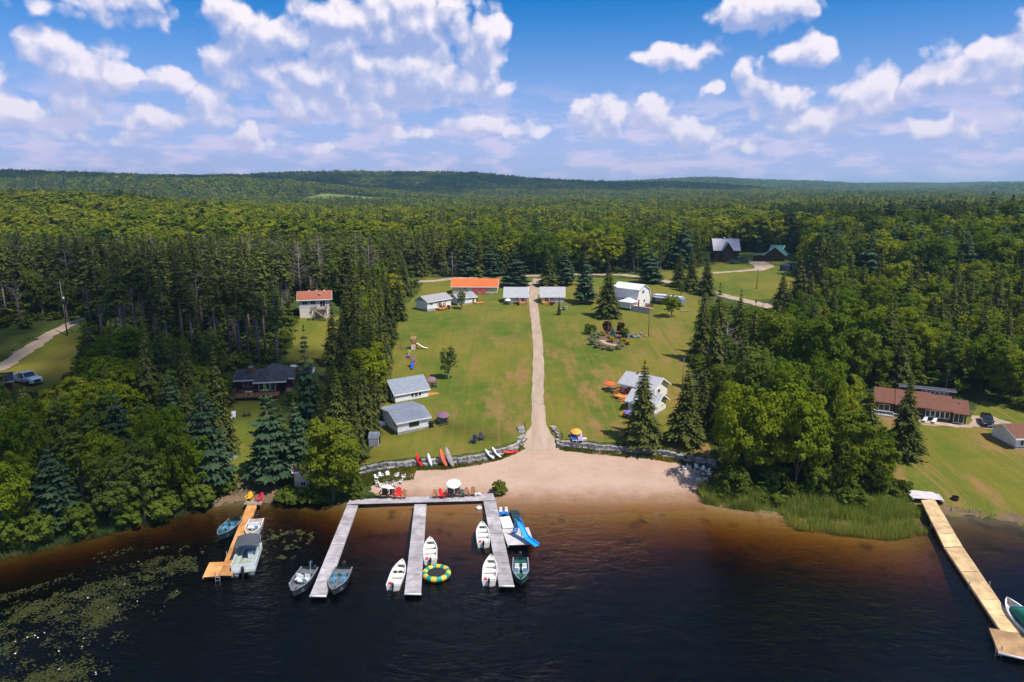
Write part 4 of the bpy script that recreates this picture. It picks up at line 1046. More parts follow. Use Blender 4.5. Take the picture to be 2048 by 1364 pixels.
E_.gable(rh, roof=R_OLD, gable_mat=BLUETRIM, ov=.28); w = E_.w
E_.window('F', w * .58, .25 + h * .5, w * .17, h * .25, 2); E_.window('F', w * .18, .25 + h * .45, w * .1, h * .3, 1); E_.door('F', w * .80, .5, h * .75, m=DECKB)
E_.deck(w * .86, w + 1.9, -1.3, -.05, .25, DECKO, "", None); E_.deck(w * .98, w + .5, -.05, .9, .62, DECKB, "R", None, False, rh=.5)
d, h, rh = fit((905,588), (994,588), 572.5, 558.5, 4.6)
F_ = House("lodge_building", "long cream building with a bright orange metal roof at the back of the lawn", (905,588), (994,588), min(d, 6.), h, cat="building", wall=CREAM)
F_.gable(rh, roof=R_ORANGE, ov=.4); w = F_.w
for u in (.255, .685): F_.window('F', w * u, .25 + h * .45, w * .052, h * .34, 2, fm=TRIM)
F_.door('F', w * .36, .8, h * .75, m=TRIM)
TARP = mat("red_lattice", (.62, .02, .03), .6, .15, 3)
for u in (.475, .635):        # red-and-white lattice screens standing against the wall
    fr_ = MB(); x0 = w * u; x1 = w * (u + .125); zz0, zz1 = .18, .18 + h * .66; fr_.box(x0, x1, -.75, -.70, zz0, zz0 + .10); fr_.box(x0, x1, -.75, -.70, zz1 - .10, zz1); fr_.box(x0, x0 + .1, -.75, -.70, zz0 + .1, zz1 - .1); fr_.box(x1 - .1, x1, -.75, -.70, zz0 + .1, zz1 - .1)
    n = 5
    for k in range(n):
        xa = x0 + .1 + (x1 - x0 - .2) * k / n; xb = x0 + .1 + (x1 - x0 - .2) * (k + 1) / n
        fr_.bar((xa, -.72, zz0 + .1), (min(xb + .35, x1 - .1), -.72, zz1 - .1), .05, .12); fr_.bar((xb, -.71, zz0 + .1), (max(xa - .35, x0 + .1), -.71, zz1 - .1), .05, .09)
    o = fr_.build("lattice_screen", TARP, F_.root); bk = MB(); bk.box(x0 + .1, x1 - .1, -.695, -.66, zz0 + .1, zz1 - .1); bk.build("white_backing", TRIM, o)
for (fl, fr, ex, lab, bodyx) in (((1009,606.5),(1055,606.5),593.2,"grey-roofed cottage left of the driveway at the top of the lawn",0), ((1082,607),(1128,606.5),593.2,"grey-roofed cottage right of the driveway at the top of the lawn",1)):
    d, h, rh = fit(fl, fr, ex, 575, 4.4)
    Gc = House("cottage", lab, fl, fr, min(d, 5.), h, wall=mat("beige_siding", (.52, .48, .42), .6, .06, 1.5, lap=(.18,))); Gc.gable(rh, roof=R_GREY, ov=.3); w = Gc.w
    if bodyx == 0:
        Gc.window('F', w * .22, .3 + h * .45, w * .09, h * .36, 1); Gc.window('F', w * .50, .25 + h * .35, w * .16, h * .5, 2); Gc.window('F', w * .72, .22, w * .16, h * .8, 2, name="glass_door")
        Gc.deck(w * .64, w * .96, -1.3, -.05, .35, DECKO, "LR", (w * .66, w * .9, -1.3, -1, 2)); Gc.deck(w * .42, w * .63, -1.1, -.06, .35, DECKB, "F", None)
    else:
        Gc.window('F', w * .72, .3 + h * .45, w * .09, h * .36, 1); Gc.window('F', w * .38, .25 + h * .35, w * .17, h * .5, 2); Gc.window('F', w * .15, .22, w * .16, h * .8, 2, name="glass_door")
        Gc.deck(w * .06, w * .36, -1.3, -.05, .35, DECKO, "LR", (w * .1, w * .32, -1.3, -1, 2)); Gc.deck(w * .37, w * .60, -1.1, -.06, .35, DECKB, "F", None)

# --- cottages on the right of the lawn (both face left)
def corner_house(name, label, near, right, **k):
    """house whose gable end shows to the right: front runs from 'near' (front right base corner) to ... """
    return House(name, label, near, right, **k)
# upper: front (left, lower-left side) wall from base (1243,793) to (1305,812); gable at its right end
pa, pb = G(1241,789), G(1306,806)
U = House("cottage", "white cottage with pale grey roof and orange deck, upper of the right pair", pa, pb, 4.4, 1.95)
U.gable(1.25, roof=R_GREY, ov=.42); w = U.w
U.window('F', w * .20, .22, w * .26, 1.5, 2, name="glass_door", fm=TRIM); U.window('R', 1.2, 1.0, .8, .7, 1); U.window('F', w * .66, .9, .8, .7, 2)
U.deck(w * .02, w * .52, -2.2, -.05, .35, DECKO, "LB", (w * .2, w * .5, -2.2, -1, 3)); U.stack(w * .3, 2.0, 3.05, DOORD, .09, .35)
pa, pb = G(1256,822), G(1308,835)
V = House("cottage", "white cottage with open grey gable end, lower of the right pair, behind the spruce", pa, pb, 3.9, 1.7)
V.gable(1.1, roof=R_GREY, ov=.45, gable_mat=GREYSIDE); w = V.w
V.window('R', .55, .75, .42, .5, 2); V.window('R', 2.4, .75, .42, .5, 2); V.window('F', w * .3, .8, .8, .6, 2); V.door('F', w * .6, .7, 1.35)

# --- gambrel house at the top right of the lawn
pb = G(1273,617); gn_ = G(1295,610) - pb; gn_.z = 0; gn_.normalize(); pa = pb - Vector((gn_.y, -gn_.x, 0)) * 7.4; pa.z = pb.z
W_ = House("gambrel_house", "white gambrel-roofed house with fenced deck at the top right of the lawn", pa, pb, 5.2, 2.0, cat="house", wall=WHITE)
W_.root.scale = (1, 1, 1.16); w, dd = W_.w, 5.2; b = MB(); prof = [(0, .25), (0, 2.0), (.55, 3.6), (dd / 2, 4.6), (dd - .55, 3.6), (dd, 2.0), (dd, .25)]; b.prism(prof, 'x', 0, w); b.build("wall", WHITE, W_.root)
f = MB(); f.box(.05, w - .05, .05, dd - .05, -1.0, .247); f.build("foundation", CONC, W_.root)
for (p, q, m) in (((0 - .18, 1.85), (.55 - .04, 3.64), GREYSIDE), ((.55 - .06, 3.62), (dd / 2, 4.62), R_WHITE), ((dd / 2, 4.62), (dd - .49, 3.62), R_WHITE), ((dd - .51, 3.64), (dd + .18, 1.85), R_WHITE)):
    r = MB(); nx, nz = -(q[1] - p[1]), q[0] - p[0]; L = math.hypot(nx, nz); nx, nz = nx / L * .1, nz / L * .1; r.prism([p, q, (q[0] + nx, q[1] + nz), (p[0] + nx, p[1] + nz)], 'x', -.25, w + .25); r.build("roof_slope", m, W_.root)
W_.window('R', dd * .38, 2.9, .8, .6, 2, fm=GREYSIDE); W_.window('R', dd * .5, 1.0, .6, .7, 1); W_.door('R', .25, .75, 1.5, m=DECKB); W_.window('F', w * .62, .9, 1.2, .8, 2)
W_.door('F', w * .42, .8, 1.6, m=DECKB)
# porch with hipped white roof in front, side addition
p = MB(); p.box(w * .62, w * 1.02, -2.6, -.05, .2, 1.45); p.build("porch_wall", WHITE, W_.root)
p = MB(); cx_, cy_ = w * .82, -1.3; p.add([(w * .56, -2.9, 1.46), (w * 1.08, -2.9, 1.46), (w * 1.08, .0 - .06, 1.46), (w * .56, -.06, 1.46), (cx_, cy_, 2.3)], [(0, 1, 4), (1, 2, 4), (2, 3, 4), (3, 0, 4), (3, 2, 1, 0)]); p.build("porch_roof", R_WHITE, W_.root)
p = MB(); p.box(-2.8, -.05, .4, 4.4, .2, 1.9); p.build("side_wing", PALE, W_.root)
p = MB(); p.prism([(.1, 1.86), (2.4, 2.7), (4.7, 1.86), (4.7, 1.95), (2.4, 2.8), (.1, 1.95)], 'x', -3.0, -.26); p.build("wing_roof", R_GREY, W_.root)
W_.deck(-3.4, w * .3, -1.7, -.1, .35, DECKB, "FL", None); W_.deck(w + .1, w + 3.6, -2.3, 1.8, .35, mat("pinkish_decking", (.50, .30, .22), .8, .12, 2), "", None)
fe = MB(); x = w * 1.04
while x < w + 5.4: fe.box(x, x + .135, -2.62, -2.59, -.5, .95); x += .15
fe.box(w * 1.04, w + 5.4, -2.585, -2.54, .05, .13); fe.box(w * 1.04, w + 5.4, -2.585, -2.54, .7, .78); fe.build("deck_fence", mat("grey_white_boards", (.48, .47, .46), .85, .12, 2), W_.root)
fe = MB(); x = w + 1.2
while x < w + 3.6: fe.box(x, x + .1, 1.75, 1.79, .36, 1.1); x += .16
fe.build("screen", DECKB, W_.root)

# --- left side houses
d, h, rh = fit((600,636), (662,635.5), 599, 583.5, 6.0)
K = House("house", "two-storey house with red-brown roof and outside stairs on the wooded hill at left", (600,636), (662,635.5), min(d, 6.5), h, cat="house", wall=PALE)
K.gable(rh, roof=R_RED, ov=.45, z0=h * .52); w = K.w
lo = MB(); lo.box(.02, w - .02, .02, K.d - .02, -.8, h * .52 - .004); lo.build("lower_wall", mat("off_white_wall", (.66, .60, .56), .7, .08, 2), K.root)
K.window('F', w * .10, h * .68, w * .17, h * .22, 2); K.window('F', w * .36, h * .68, w * .17, h * .22, 2); K.window('F', w * .66, h * .56, w * .18, h * .33, 2, name="glass_door"); K.window('F', w * .30, h * .2, w * .1, h * .16, 1)
K.deck(w * .55, w * .88, -1.9, -.05, h * .52, WOODG, "LR", None, rh=.7)
st = MB(); n = 9
for k in range(n): zz = h * .52 - (k + 1) * h * .50 / n; xx = w * .50 + k * .26; st.box(xx, xx + .28, -2.9, -2.0, zz - .05, zz)
st.bar((w * .50, -2.95, h * .50), (w * .50 + n * .26, -2.95, .0), .06, .22); st.bar((w * .50, -1.97, h * .50), (w * .50 + n * .26, -1.97, .0), .06, .22)
st.bar((w * .50, -2.95, h * .50 + .75), (w * .50 + n * .26, -2.95, .75), .06, .08); st.box(w * .36, w * .50, -2.95, -1.95, h * .46, h * .50); st.box(w * .36, w * .5, -2.95, -2.9, h * .5, h * .5 + .75)
for (xx, yy) in ((w * .37, -2.9), (w * .49, -2.9), (w * .37, -2.0), (w * .49, -2.0)): st.box(xx - .05, xx + .05, yy - .05, yy + .05, -.8, h * .46)
st.build("staircase", WOODG, K.root)
sk = MB(); sk.M = Matrix.Translation((w * .67, K.d * .18, h + rh * .62)) @ Matrix.Rotation(-.5, 4, 'X'); sk.lathe([(.02, .05), (.22, .06), (.36, .14), (.33, .15), (.02, .08)], 14); sk.build("satellite_dish", TRIM, K.root, smooth=True)
for u in (.3, .55, .8): v_ = MB(); v_.box(w * u, w * u + .3, K.d * .47, K.d * .47 + .25, h + rh - .02, h + rh + .22); v_.build("roof_vent", TRIM, K.root)

Lp, Lq = G(474,786), G(618,784)
Lh = House("house", "low house with charcoal hipped roof and red walls among the trees at left", Lp, Lq, 6.0, 2.0, cat="house", wall=REDWALL); w = Lh.w
Lh.gable(.8, roof=R_DARK, ov=.45, x0=0, x1=w * .34, y0=.6, y1=6.0); Lh.gable(.8, roof=R_DARK, ov=.45, x0=w * .66, x1=w, y0=.8, y1=6.0)
m_ = MB(); m_.box(w * .30, w * .60, -1.2, 6.2, -.8, 2.0); m_.build("wall", REDWALL, Lh.root)
hip = MB(); hx0, hx1, hy0, hy1 = w * .26, w * .72, -1.8, 7.0; hip.add([(hx0, hy0, 2.02), (hx1, hy0, 2.02), (hx1, hy1, 2.02), (hx0, hy1, 2.02), (w * .47, 2.4, 3.9), (w * .51, 2.6, 3.9), (hx0, hy0, 1.88), (hx1, hy0, 1.88), (hx1, hy1, 1.88), (hx0, hy1, 1.88)],
    [(0, 1, 5, 4), (1, 2, 5), (2, 3, 4, 5), (3, 0, 4), (0, 6, 7, 1), (1, 7, 8, 2), (2, 8, 9, 3), (3, 9, 6, 0), (9, 8, 7, 6)]); hip.build("hip_roof", R_DARK, Lh.root)
tr = MB(); tr.box(hx0, hx1, hy0 - .04, hy0, 1.86, 2.03); tr.build("eave_board", TRIM, Lh.root)
for u in (.33, .41, .49): Lh.window('F', w * u, .5, w * .07, 1.3, 1, off=-1.2)
Lh.window('F', w * .78, .8, w * .1, .8, 2, off=.8); Lh.window('F', w * .08, .8, w * .14, .8, 2, off=.6)
ch = MB(); ch.box(w * .145, w * .20, 2.0, 2.8, 2.2, 3.35); c_ = ch.build("chimney", CHIMB, Lh.root); cc_ = MB(); cc_.box(w * .14, w * .205, 1.95, 2.85, 3.353, 3.55); cc_.build("chimney_cap", METALG, c_)
Lh.deck(w * .02, w * .62, -3.4, -1.25, .3, DECKB, "L", None); be = MB(); be.box(w * .16, w * .26, -2.6, -2.1, .75, .80); be.box(w * .17, w * .185, -2.55, -2.15, .3, .75); be.box(w * .235, w * .25, -2.55, -2.15, .3, .75); be.build("deck_table", mat("pale_pine", (.52, .36, .24), .7, .1, 3), Lh.root)

Mp, Mq = G(-95,806), G(26,786)
Mh = House("red_shed", "red outbuilding with dark roof cut by the left edge, beside the white pickup", Mp, Mq, 4.0, 2.0, cat="shed", wall=REDWALL); Mh.gable(.7, roof=R_DARK, ov=.4, rf=.5)
bh = House("boathouse", "small cream boathouse half hidden by the bright maple", (590,980), (618,977), 2.0, solve_h(G(590,980), 944), cat="boathouse", wall=mat("cream_boards", (.60, .48, .34), .7, .1, 2, lap=(.15, 0)))
bh.gable(.35, rf=.5, roof=R_BROWN, ov=.2); bh.window('F', bh.w * .42, .35, .6, .6, 2); bh.window('F', bh.w * .42, bh.h - .62, .45, .42, 2)

gs = House("garden_shed", "small grey barn-roofed metal shed at the woods' edge below the left cottages", (738,893), (757,893), 1.6, 1.15, cat="shed", wall=mat("grey_steel_siding", (.27, .29, .33), .6, .08, 2, lap=(.15, 1)))
w = gs.w; b = MB(); pr_ = [(0, 0), (0, 1.05), (.28, 1.5), (.8, 1.68), (1.32, 1.5), (1.6, 1.05), (1.6, 0)]; b.prism(pr_, 'x', 0, w); b.build("wall", MATS["grey_steel_siding"], gs.root)
for (p, q) in zip(pr_[1:5], pr_[2:6]):
    r = MB(); nx, nz = -(q[1] - p[1]), q[0] - p[0]; L = math.hypot(nx, nz); r.prism([(p[0] + nx / L * .005, p[1] + nz / L * .005), (q[0] + nx / L * .005, q[1] + nz / L * .005), (q[0] + nx / L * .05, q[1] + nz / L * .05), (p[0] + nx / L * .05, p[1] + nz / L * .05)], 'x', -.06, w + .08); r.build("roof_slope", mat("grey_steel_roof", (.16, .18, .22), .55, .1, 2), gs.root)
dr = MB(); dr.box(w + .004, w + .03, .25, 1.35, .05, 1.1); dr.build("door", BLACKM, gs.root); tr = MB(); tr.prism([(.0, .0), (.0, 1.05), (.28, 1.5), (.8, 1.66), (.8, 1.58), (.33, 1.43), (.07, 1.02), (.07, 0)], 'x', w + .005, w + .05); tr.build("door_trim", TRIM, gs.root)

# --- right side: brown cabin and garage
Op, Oq = G(1748,826), G(1931,850)
O = House("cabin", "long dark cabin with brown stepped roof and white balcony above the right lawn", Op, Oq, 5.6, 1.75, cat="cabin", wall=BROWNWALL); w = O.w
segs = [(0, .215, 1.15, 1.95), (.222, .62, 1.25, 1.85), (.622, .85, 1.15, 1.75), (.853, 1.0, .95, 1.6)]
for i, (a, b_, rise, hh) in enumerate(segs):
    x0, x1 = w * a, w * b_
    q = MB(); q.prism([(0, .1), (0, hh), (2.8, hh + rise), (5.6, hh + .2), (5.6, .1)], 'x', x0, x1 - .02); q.build("wall", BROWNWALL, O.root)
    f = MB(); f.box(x0 + .03, x1 - .05, .04, 5.5, -1.4, .097); f.build("foundation", CONC, O.root)
    for (p, q2) in (((-.5, hh - .18), (2.8, hh + rise + .02)), ((2.8, hh + rise + .02), (6.0, hh + .1))):
        r = MB(); r.prism([p, q2, (q2[0], q2[1] + .11), (p[0], p[1] + .11)], 'x', x0 - (.25 if i == 0 else 0), x1 + (.3 if i == 3 else 0)); r.build("roof_slope", R_BROWN, O.root)
cl = MB(); cl.box(w * .30, w * .88, 3.2, 4.4, 2.3, 3.55); cw = cl.build("clerestory", BROWNWALL, O.root); cr = MB(); cr.box(w * .26, w * .9, 2.95, 4.6, 3.553, 3.65); cr.build("clerestory_roof", R_DARK, cw); cr = MB(); cr.box(w * .26, w * .9, 2.90, 2.945, 3.56, 3.66); cr.build("clerestory_fascia", R_METAL, cw)
for k in range(6): O.window('F', w * (.52 + .05 * k), 3.0, w * .045, .4, 1, off=3.2, name="clerestory_window")
O.window('F', w * .04, .55, w * .13, .95, 2); O.window('F', w * .28, .5, w * .12, 1.0, 2)
for k in range(5): O.window('F', w * (.565 + .052 * k), .45, w * .05, 1.0, 1)
O.window('F', w * .865, .1, w * .11, 1.25, 2, name="glass_door")
O.deck(0, w * .21, -1.0, -.03, .12, TRIM, "FL", None, rh=.62); O.deck(w * .215, w * .36, -1.0, -.03, -.05, TRIM, "F", None, rh=.62)
pt = MB(); pt.box(w * .50, w * .86, -1.7, -.05, -.5, -.02); pt.build("patio", mat("patio_slab", (.48, .34, .25), .85, .12, 1), O.root); O.stack(w * .27, 3.4, 3.0, METALG, .1, .5); O.stack(w * .93, 1.8, 2.2, METALG, .07, .25)
Pp, Pq = G(2030,899), G(2085,897)
gr = House("garage", "white garage with brown roof cut by the right edge", Pp, Pq, 4.2, 1.55, cat="garage", wall=WHITE); gr.gable(.95, roof=R_BROWN, ov=.4); gr.window('F', .5, .4, .9, .9, 2); gr.door('F', 1.9, .8, 1.25)

# --- dark log house and barn beyond the road
d, h, rh = fit((1428,523), (1477,521), 501, 479, 8.0)
Q = House("log_house", "dark log house with pale metal roof and front dormer beyond the far field", (1428,523), (1477,521), min(d, 9.), h, cat="house", wall=LOG, trim=LOG); Q.gable(rh, roof=R_METAL, ov=.5); w = Q.w
dx0, dx1 = w * .30, w * .72; yb = Q.d * .30; zb = h - .2; zt = h + rh * .55
q = MB(); q.prism([(dx0, .3), (dx0, zb), ((dx0 + dx1) / 2, zt + .6), (dx1, zb), (dx1, .3)], 'y', -1.2, yb); q.build("dormer", LOG, Q.root)
for (p, q2) in (((dx0 - .4, zb - .35), ((dx0 + dx1) / 2, zt + .62)), (((dx0 + dx1) / 2, zt + .62), (dx1 + .4, zb - .35))):
    r = MB(); r.prism([p, q2, (q2[0], q2[1] + .13), (p[0], p[1] + .13)], 'y', -1.6, yb + .9); r.build("dormer_roof", mat("grey_green_metal_roof", (.16, .20, .23), .45, .1, .5), Q.root)
Q.window('F', w * .45, h * .55, w * .12, h * .25, 2, off=-1.2, fm=DECKB); Q.window('F', w * .82, h * .2, w * .14, h * .4, 3); Q.window('F', w * .08, h * .35, w * .14, h * .3, 2, fm=DECKB); Q.deck(-.5, w + .5, -2.6, -1.25, h * .12, LOG, "F", None); Q.stack(w * .45, Q.d * .5, h + rh, TRIM, .3, .5)
Rp = G(1528,523); Rq = Rp + Vector((5.6, -3.0, 0)); hR = solve_h(Rp, 508); zR = solve_h(G(1544,524), 494)
R_ = House("barn", "dark barn with teal-edged gable and low side shed beyond the far field", Rp, Rq, 7., hR, cat="barn", wall=LOG); w = R_.w
q = MB(); q.prism([(0, 0), (0, hR), (w / 2, zR), (w, hR), (w, 0)], 'y', 0, 7.); q.build("wall", LOG, R_.root); f = MB(); f.box(.05, w - .05, .05, 6.9, -1, -.003); f.build("foundation", CONC, R_.root)
for (p, q2) in (((-.5, hR - .4), (w / 2, zR + .02)), ((w / 2, zR + .02), (w + .5, hR - .4))):
    r = MB(); r.prism([p, q2, (q2[0], q2[1] + .15), (p[0], p[1] + .15)], 'y', -.5, 7.4); r.build("roof_slope", R_TEAL, R_.root); r = MB(); r.prism([(p[0], p[1] - .15), (q2[0], q2[1] - .15), (q2[0], q2[1] + .16), (p[0], p[1] + .16)], 'y', -.54, -.505); r.build("gable_board", R_METAL, R_.root)
q = MB(); q.box(-3.6, -.05, .3, 5., -1., hR * .62); q.build("side_shed", LOG, R_.root); q = MB(); q.prism([(-3.9, hR * .62 + .02), (-.3, hR * .95), (-.3, hR * .95 + .12), (-3.9, hR * .62 + .14)], 'y', -.1, 5.3); q.build("shed_roof", R_TEAL, R_.root)
S_ = House("outbuilding", "small dark outbuilding with teal roof behind the barn", G(1540,514), G(1561,514), 4., 2.2, cat="shed", wall=LOG); S_.gable(1.6, roof=R_TEAL, ov=.5)

# --- farms far off under the hills
for i, (x, y, ww, m, rm, lab) in enumerate([(-555, 1150, 13, REDWALL, R_DARK, "tiny dark red barn in the far valley under the hills at left"), (-225, 1060, 12, mat("pale_barn", (.5, .45, .42), .7), R_OLD, "tiny pale-roofed farm shed beside the far meadow, left one"), (-200, 1058, 12, REDWALL, R_OLD, "tiny red barn with pale roof beside the far meadow"), (-170, 1056, 8, WHITE, R_OLD, "tiny white farmhouse beside the far meadow, rightmost")]):
    fb = House("farm_building", lab, on(x, y), on(x + ww, y + 2), 7., 3.2 if i else 7., cat="farm building", wall=m); fb.gable(2.2, roof=rm, ov=.6); fb.window('F', ww * .3, 1.2, 1.6, 1.2, 2); fb.door('F', ww * .6, 1.4, 2.2)

# ------------------------------------------------------------------ stone walls
STONE = mat("grey_wall_stone", (.26, .25, .25), .95, .34, 1.6, .9, 9)
STONE2 = mat("pale_wall_stone", (.36, .33, .315), .95, .32, 1.6, .9, 9)
def stone_mesh(seed):
    rnd = random.Random(seed); bm = bmesh.new(); bmesh.ops.create_cube(bm, size=1.0)
    for v in bm.verts: v.co += Vector((rnd.uniform(-.09, .09), rnd.uniform(-.09, .09), rnd.uniform(-.10, .10)))
    bmesh.ops.bevel(bm, geom=list(bm.edges), offset=.07, segments=1, affect='EDGES')
    me = bpy.data.meshes.new("stone"); bm.to_mesh(me); bm.free(); me.materials.append(STONE if seed % 3 else STONE2); return me
STONES = [stone_mesh(k) for k in range(9)]
def resample(pts, step_fn):
    P = [Vector((p.x, p.y, 0)) for p in pts]; L = [0]
    for a, b in zip(P[:-1], P[1:]): L.append(L[-1] + (b - a).length)
    s = 0; out = []
    while s < L[-1]:
        st = step_fn(); m = min(s + st / 2, L[-1]); k = min(max(int(np.searchsorted(L, m)) - 1, 0), len(P) - 2); t = (m - L[k]) / (L[k + 1] - L[k] + 1e-9)
        q = P[k].lerp(P[k + 1], t); out.append((q, math.atan2((P[k + 1] - P[k]).y, (P[k + 1] - P[k]).x), st)); s += st
    return out
def stone_wall(label, pts, courses, seed, rise=(.48, .50)):
    rnd = random.Random(seed); c = on(pts[len(pts) // 2].x, pts[len(pts) // 2].y); root = thing("retaining_wall", label, "stone wall", (c.x, c.y, 0))
    for k in range(courses):
        for (q, a, st) in resample(pts, lambda: rnd.uniform(.75, 1.5)):
            nrm = Vector((-math.sin(a), math.cos(a), 0)); p = q + nrm * (.18 * k + rnd.uniform(-.08, .08)); zb = float(hm(q.x - nrm.x * .7, q.y - nrm.y * .7)); o = new_obj("stone", STONES[rnd.randrange(9)], None, root)
            o.location = (p.x - c.x, p.y - c.y, zb + .16 + rise[k % 2] * k + rnd.uniform(-.04, .04)); o.rotation_euler = (rnd.uniform(-.07, .07), rnd.uniform(-.07, .07), a + rnd.uniform(-.09, .09)); o.scale = (st * .98, rnd.uniform(.65, .95), rnd.uniform(.46, .58))
    return root
LRET = [WALL_L[-1]] + [at_z(x, y, 2.0) for x, y in [(1044,872),(1042,862)]]
RRET = [at_z(x, y, 2.0) for x, y in [(1103,856),(1117,868)]] + [WALL_R[0]]
stone_wall("grey boulder retaining wall left of the driveway behind the kayaks", WALL_L, 2, 1)
stone_wall("grey boulder retaining wall right of the driveway above the beach", WALL_R, 2, 2)
stone_wall("short run of boulders turning up the left side of the driveway", LRET, 1, 3)
stone_wall("short run of boulders turning up the right side of the driveway", RRET, 1, 4)

# ------------------------------------------------------------------ docks
D_GREY = mat("grey_dock_planks", (.42, .385, .40), .85, .14, 1.2, .3, 20); D_ORANGE = mat("orange_dock_planks", (.60, .29, .10), .75, .14, 1.2, .3, 20)
D_NEW = mat("new_dock_planks", (.68, .47, .25), .75, .14, 1.2, .3, 20); D_PALE = mat("pale_dock_planks", (.60, .56, .56), .8, .1, 1.2, .3, 20); D_TAN = mat("tan_plywood", (.42, .26, .13), .7, .16, .8, .2, 20)
FLOATM = mat("black_float", (.025, .025, .028), .5, .2, 3); RUBBER = mat("white_bumper", (.66, .64, .66), .5, .08, 4)
DOCK_Z = .42
def dock(name, label, quad, sections, m, cat="dock", z=DOCK_Z, across=True, bumper=True, ladder=None, posts=0, thick=.20, group=None):
    """quad: far-left, far-right, near-right, near-left pixels of the deck; planks run across, sections along"""
    zs = z if isinstance(z, tuple) else (z, z); q = [at_z(x, y, zz) for (x, y), zz in zip(quad, (zs[0], zs[0], zs[1], zs[1]))]; z = zs[1]; c = sum(q, Vector()) / 4; root = thing(name, label, cat, (c.x, c.y, 0), 0, group); q = [p - Vector((c.x, c.y, 0)) for p in q]
    def at(u, v): return q[0].lerp(q[1], u).lerp(q[3].lerp(q[2], u), v)
    L = ((q[3] - q[0]).length + (q[2] - q[1]).length) / 2; W = (q[1] - q[0]).length
    for s in range(sections):
        v0, v1 = s / sections + .004 / L * 10, (s + 1) / sections; b = MB(); n = max(2, int((v1 - v0) * (L if across else W) / .15)); dz = random.uniform(-.015, .015)
        for k in range(n):
            if across: a, e = v0 + (v1 - v0) * k / n, v0 + (v1 - v0) * (k + .92) / n; P = [at(0, a), at(1, a), at(1, e), at(0, e)]
            else: a, e = k / n, (k + .92) / n; P = [at(a, v0), at(e, v0), at(e, v1), at(a, v1)]
            P = [p + Vector((0, 0, dz)) for p in P]; b.add([p - Vector((0, 0, .04)) for p in P] + P, [(3, 2, 1, 0), (4, 5, 6, 7), (0, 1, 5, 4), (1, 2, 6, 5), (2, 3, 7, 6), (3, 0, 4, 7)])
        o = b.build("deck_section", m, root); sb = MB()
        for (u0, u1) in ((.0, .03), (.97, 1.)):
            P = [at(u0, v0), at(u1, v0), at(u1, v1), at(u0, v1)]; sb.add([p - Vector((0, 0, thick + .045)) for p in P] + [p - Vector((0, 0, .045)) for p in P], [(3, 2, 1, 0), (4, 5, 6, 7), (0, 1, 5, 4), (1, 2, 6, 5), (2, 3, 7, 6), (3, 0, 4, 7)])
        sb.build("side_board", m, o)
        fl = MB(); P = [at(.12, v0 + (v1 - v0) * .15), at(.88, v0 + (v1 - v0) * .15), at(.88, v0 + (v1 - v0) * .85), at(.12, v0 + (v1 - v0) * .85)]
        fl.add([Vector((p.x, p.y, -.12)) for p in P] + [Vector((p.x, p.y, z - .26)) for p in P], [(3, 2, 1, 0), (4, 5, 6, 7), (0, 1, 5, 4), (1, 2, 6, 5), (2, 3, 7, 6), (3, 0, 4, 7)]); fl.build("float", FLOATM, o)
    if bumper:
        b = MB(); b.tube([at(-.02, 1.004) - Vector((0, 0, .06)), at(1.02, 1.004) - Vector((0, 0, .06))], .085, 8); b.build("bumper", RUBBER, root, smooth=True)
    for k in range(posts):
        v = (k + .5) / posts
        for u in (-.03, 1.03): b = MB(); p = at(u, v); b.tube([(p.x, p.y, -1.6), (p.x, p.y, z + .35)], .04, 6); b.build("post", METALG, root)
    if ladder:
        b = MB(); p, e = at(*ladder), (at(1, .5) - at(0, .5)).normalized(); f_ = (at(.5, 1) - at(.5, 0)).normalized()
        for s_ in (-.2, .2): b.tube([p + e * s_ - f_ * .2 + Vector((0, 0, .0)), p + e * s_ - f_ * .15 + Vector((0, 0, .3)), p + e * s_ + Vector((0, 0, .3)), p + e * s_ + f_ * .1 + Vector((0, 0, -.9))], .025, 6)
        for zz in (-.1, -.4): b.tube([p + e * -.2 + f_ * .07 + Vector((0, 0, zz)), p + e * .2 + f_ * .07 + Vector((0, 0, zz))], .022, 6)
        b.build("ladder", METALG, root)
    return root
dock("finger_dock", "left grey finger dock of the main dock, between the two fishing boats", [(694,1010),(716,1010),(652,1190),(620,1190)], 8, D_GREY, "dock")
dock("finger_dock", "middle grey finger dock, beside the water trampoline", [(829,1008),(853,1008),(842,1186),(809,1186)], 6, D_GREY, "dock")
dock("finger_dock", "right grey finger dock, beside the blue slide raft", [(967,1002),(992,1002),(1028,1170),(998,1170)], 9, D_GREY, "dock")
dock("shore_walkway", "grey boardwalk along the shore joining the three finger docks", [(700,999),(986,986),(991,1000.5),(693,1008.5)], 1, D_GREY, "boardwalk", across=False, bumper=False, z=.46, posts=0)
dock("wooden_dock", "long orange-brown wooden dock at left with the pontoon boat", [(495,1008),(514,1008),(464,1151),(437,1151)], 6, D_ORANGE, bumper=False, posts=2)
dock("dock_platform", "square orange-brown platform at the end of the left dock", [(419,1124),(448,1123),(436.5,1152),(405,1154)], 1, D_ORANGE, "dock", bumper=False, ladder=(.95, 1.))
dock("dock_platform", "small grey landing platform under the yellow and pink chairs", [(494,996),(528,996),(521,1009),(486,1009)], 1, WOODG, "dock", bumper=False, z=.5)
dock("wooden_dock", "long new wooden dock at right, inner half", [(1842,1000),(1869,998),(1925,1092),(1889,1094)], 4, D_NEW, bumper=False, posts=1, z=(1.15, .42))
dock("wooden_dock", "long new wooden dock at right, outer half bending outward", [(1889.5,1095),(1925.5,1093),(2043,1266),(2002,1262)], 6, D_NEW, bumper=False, posts=1)
dock("dock_platform", "tan plywood platform with ladder rails at the end of the right dock", [(1978,1255),(2052,1268),(2090,1325),(1998,1305)], 1, D_TAN, "dock", bumper=True, ladder=(.02, .9), across=False, z=.40)
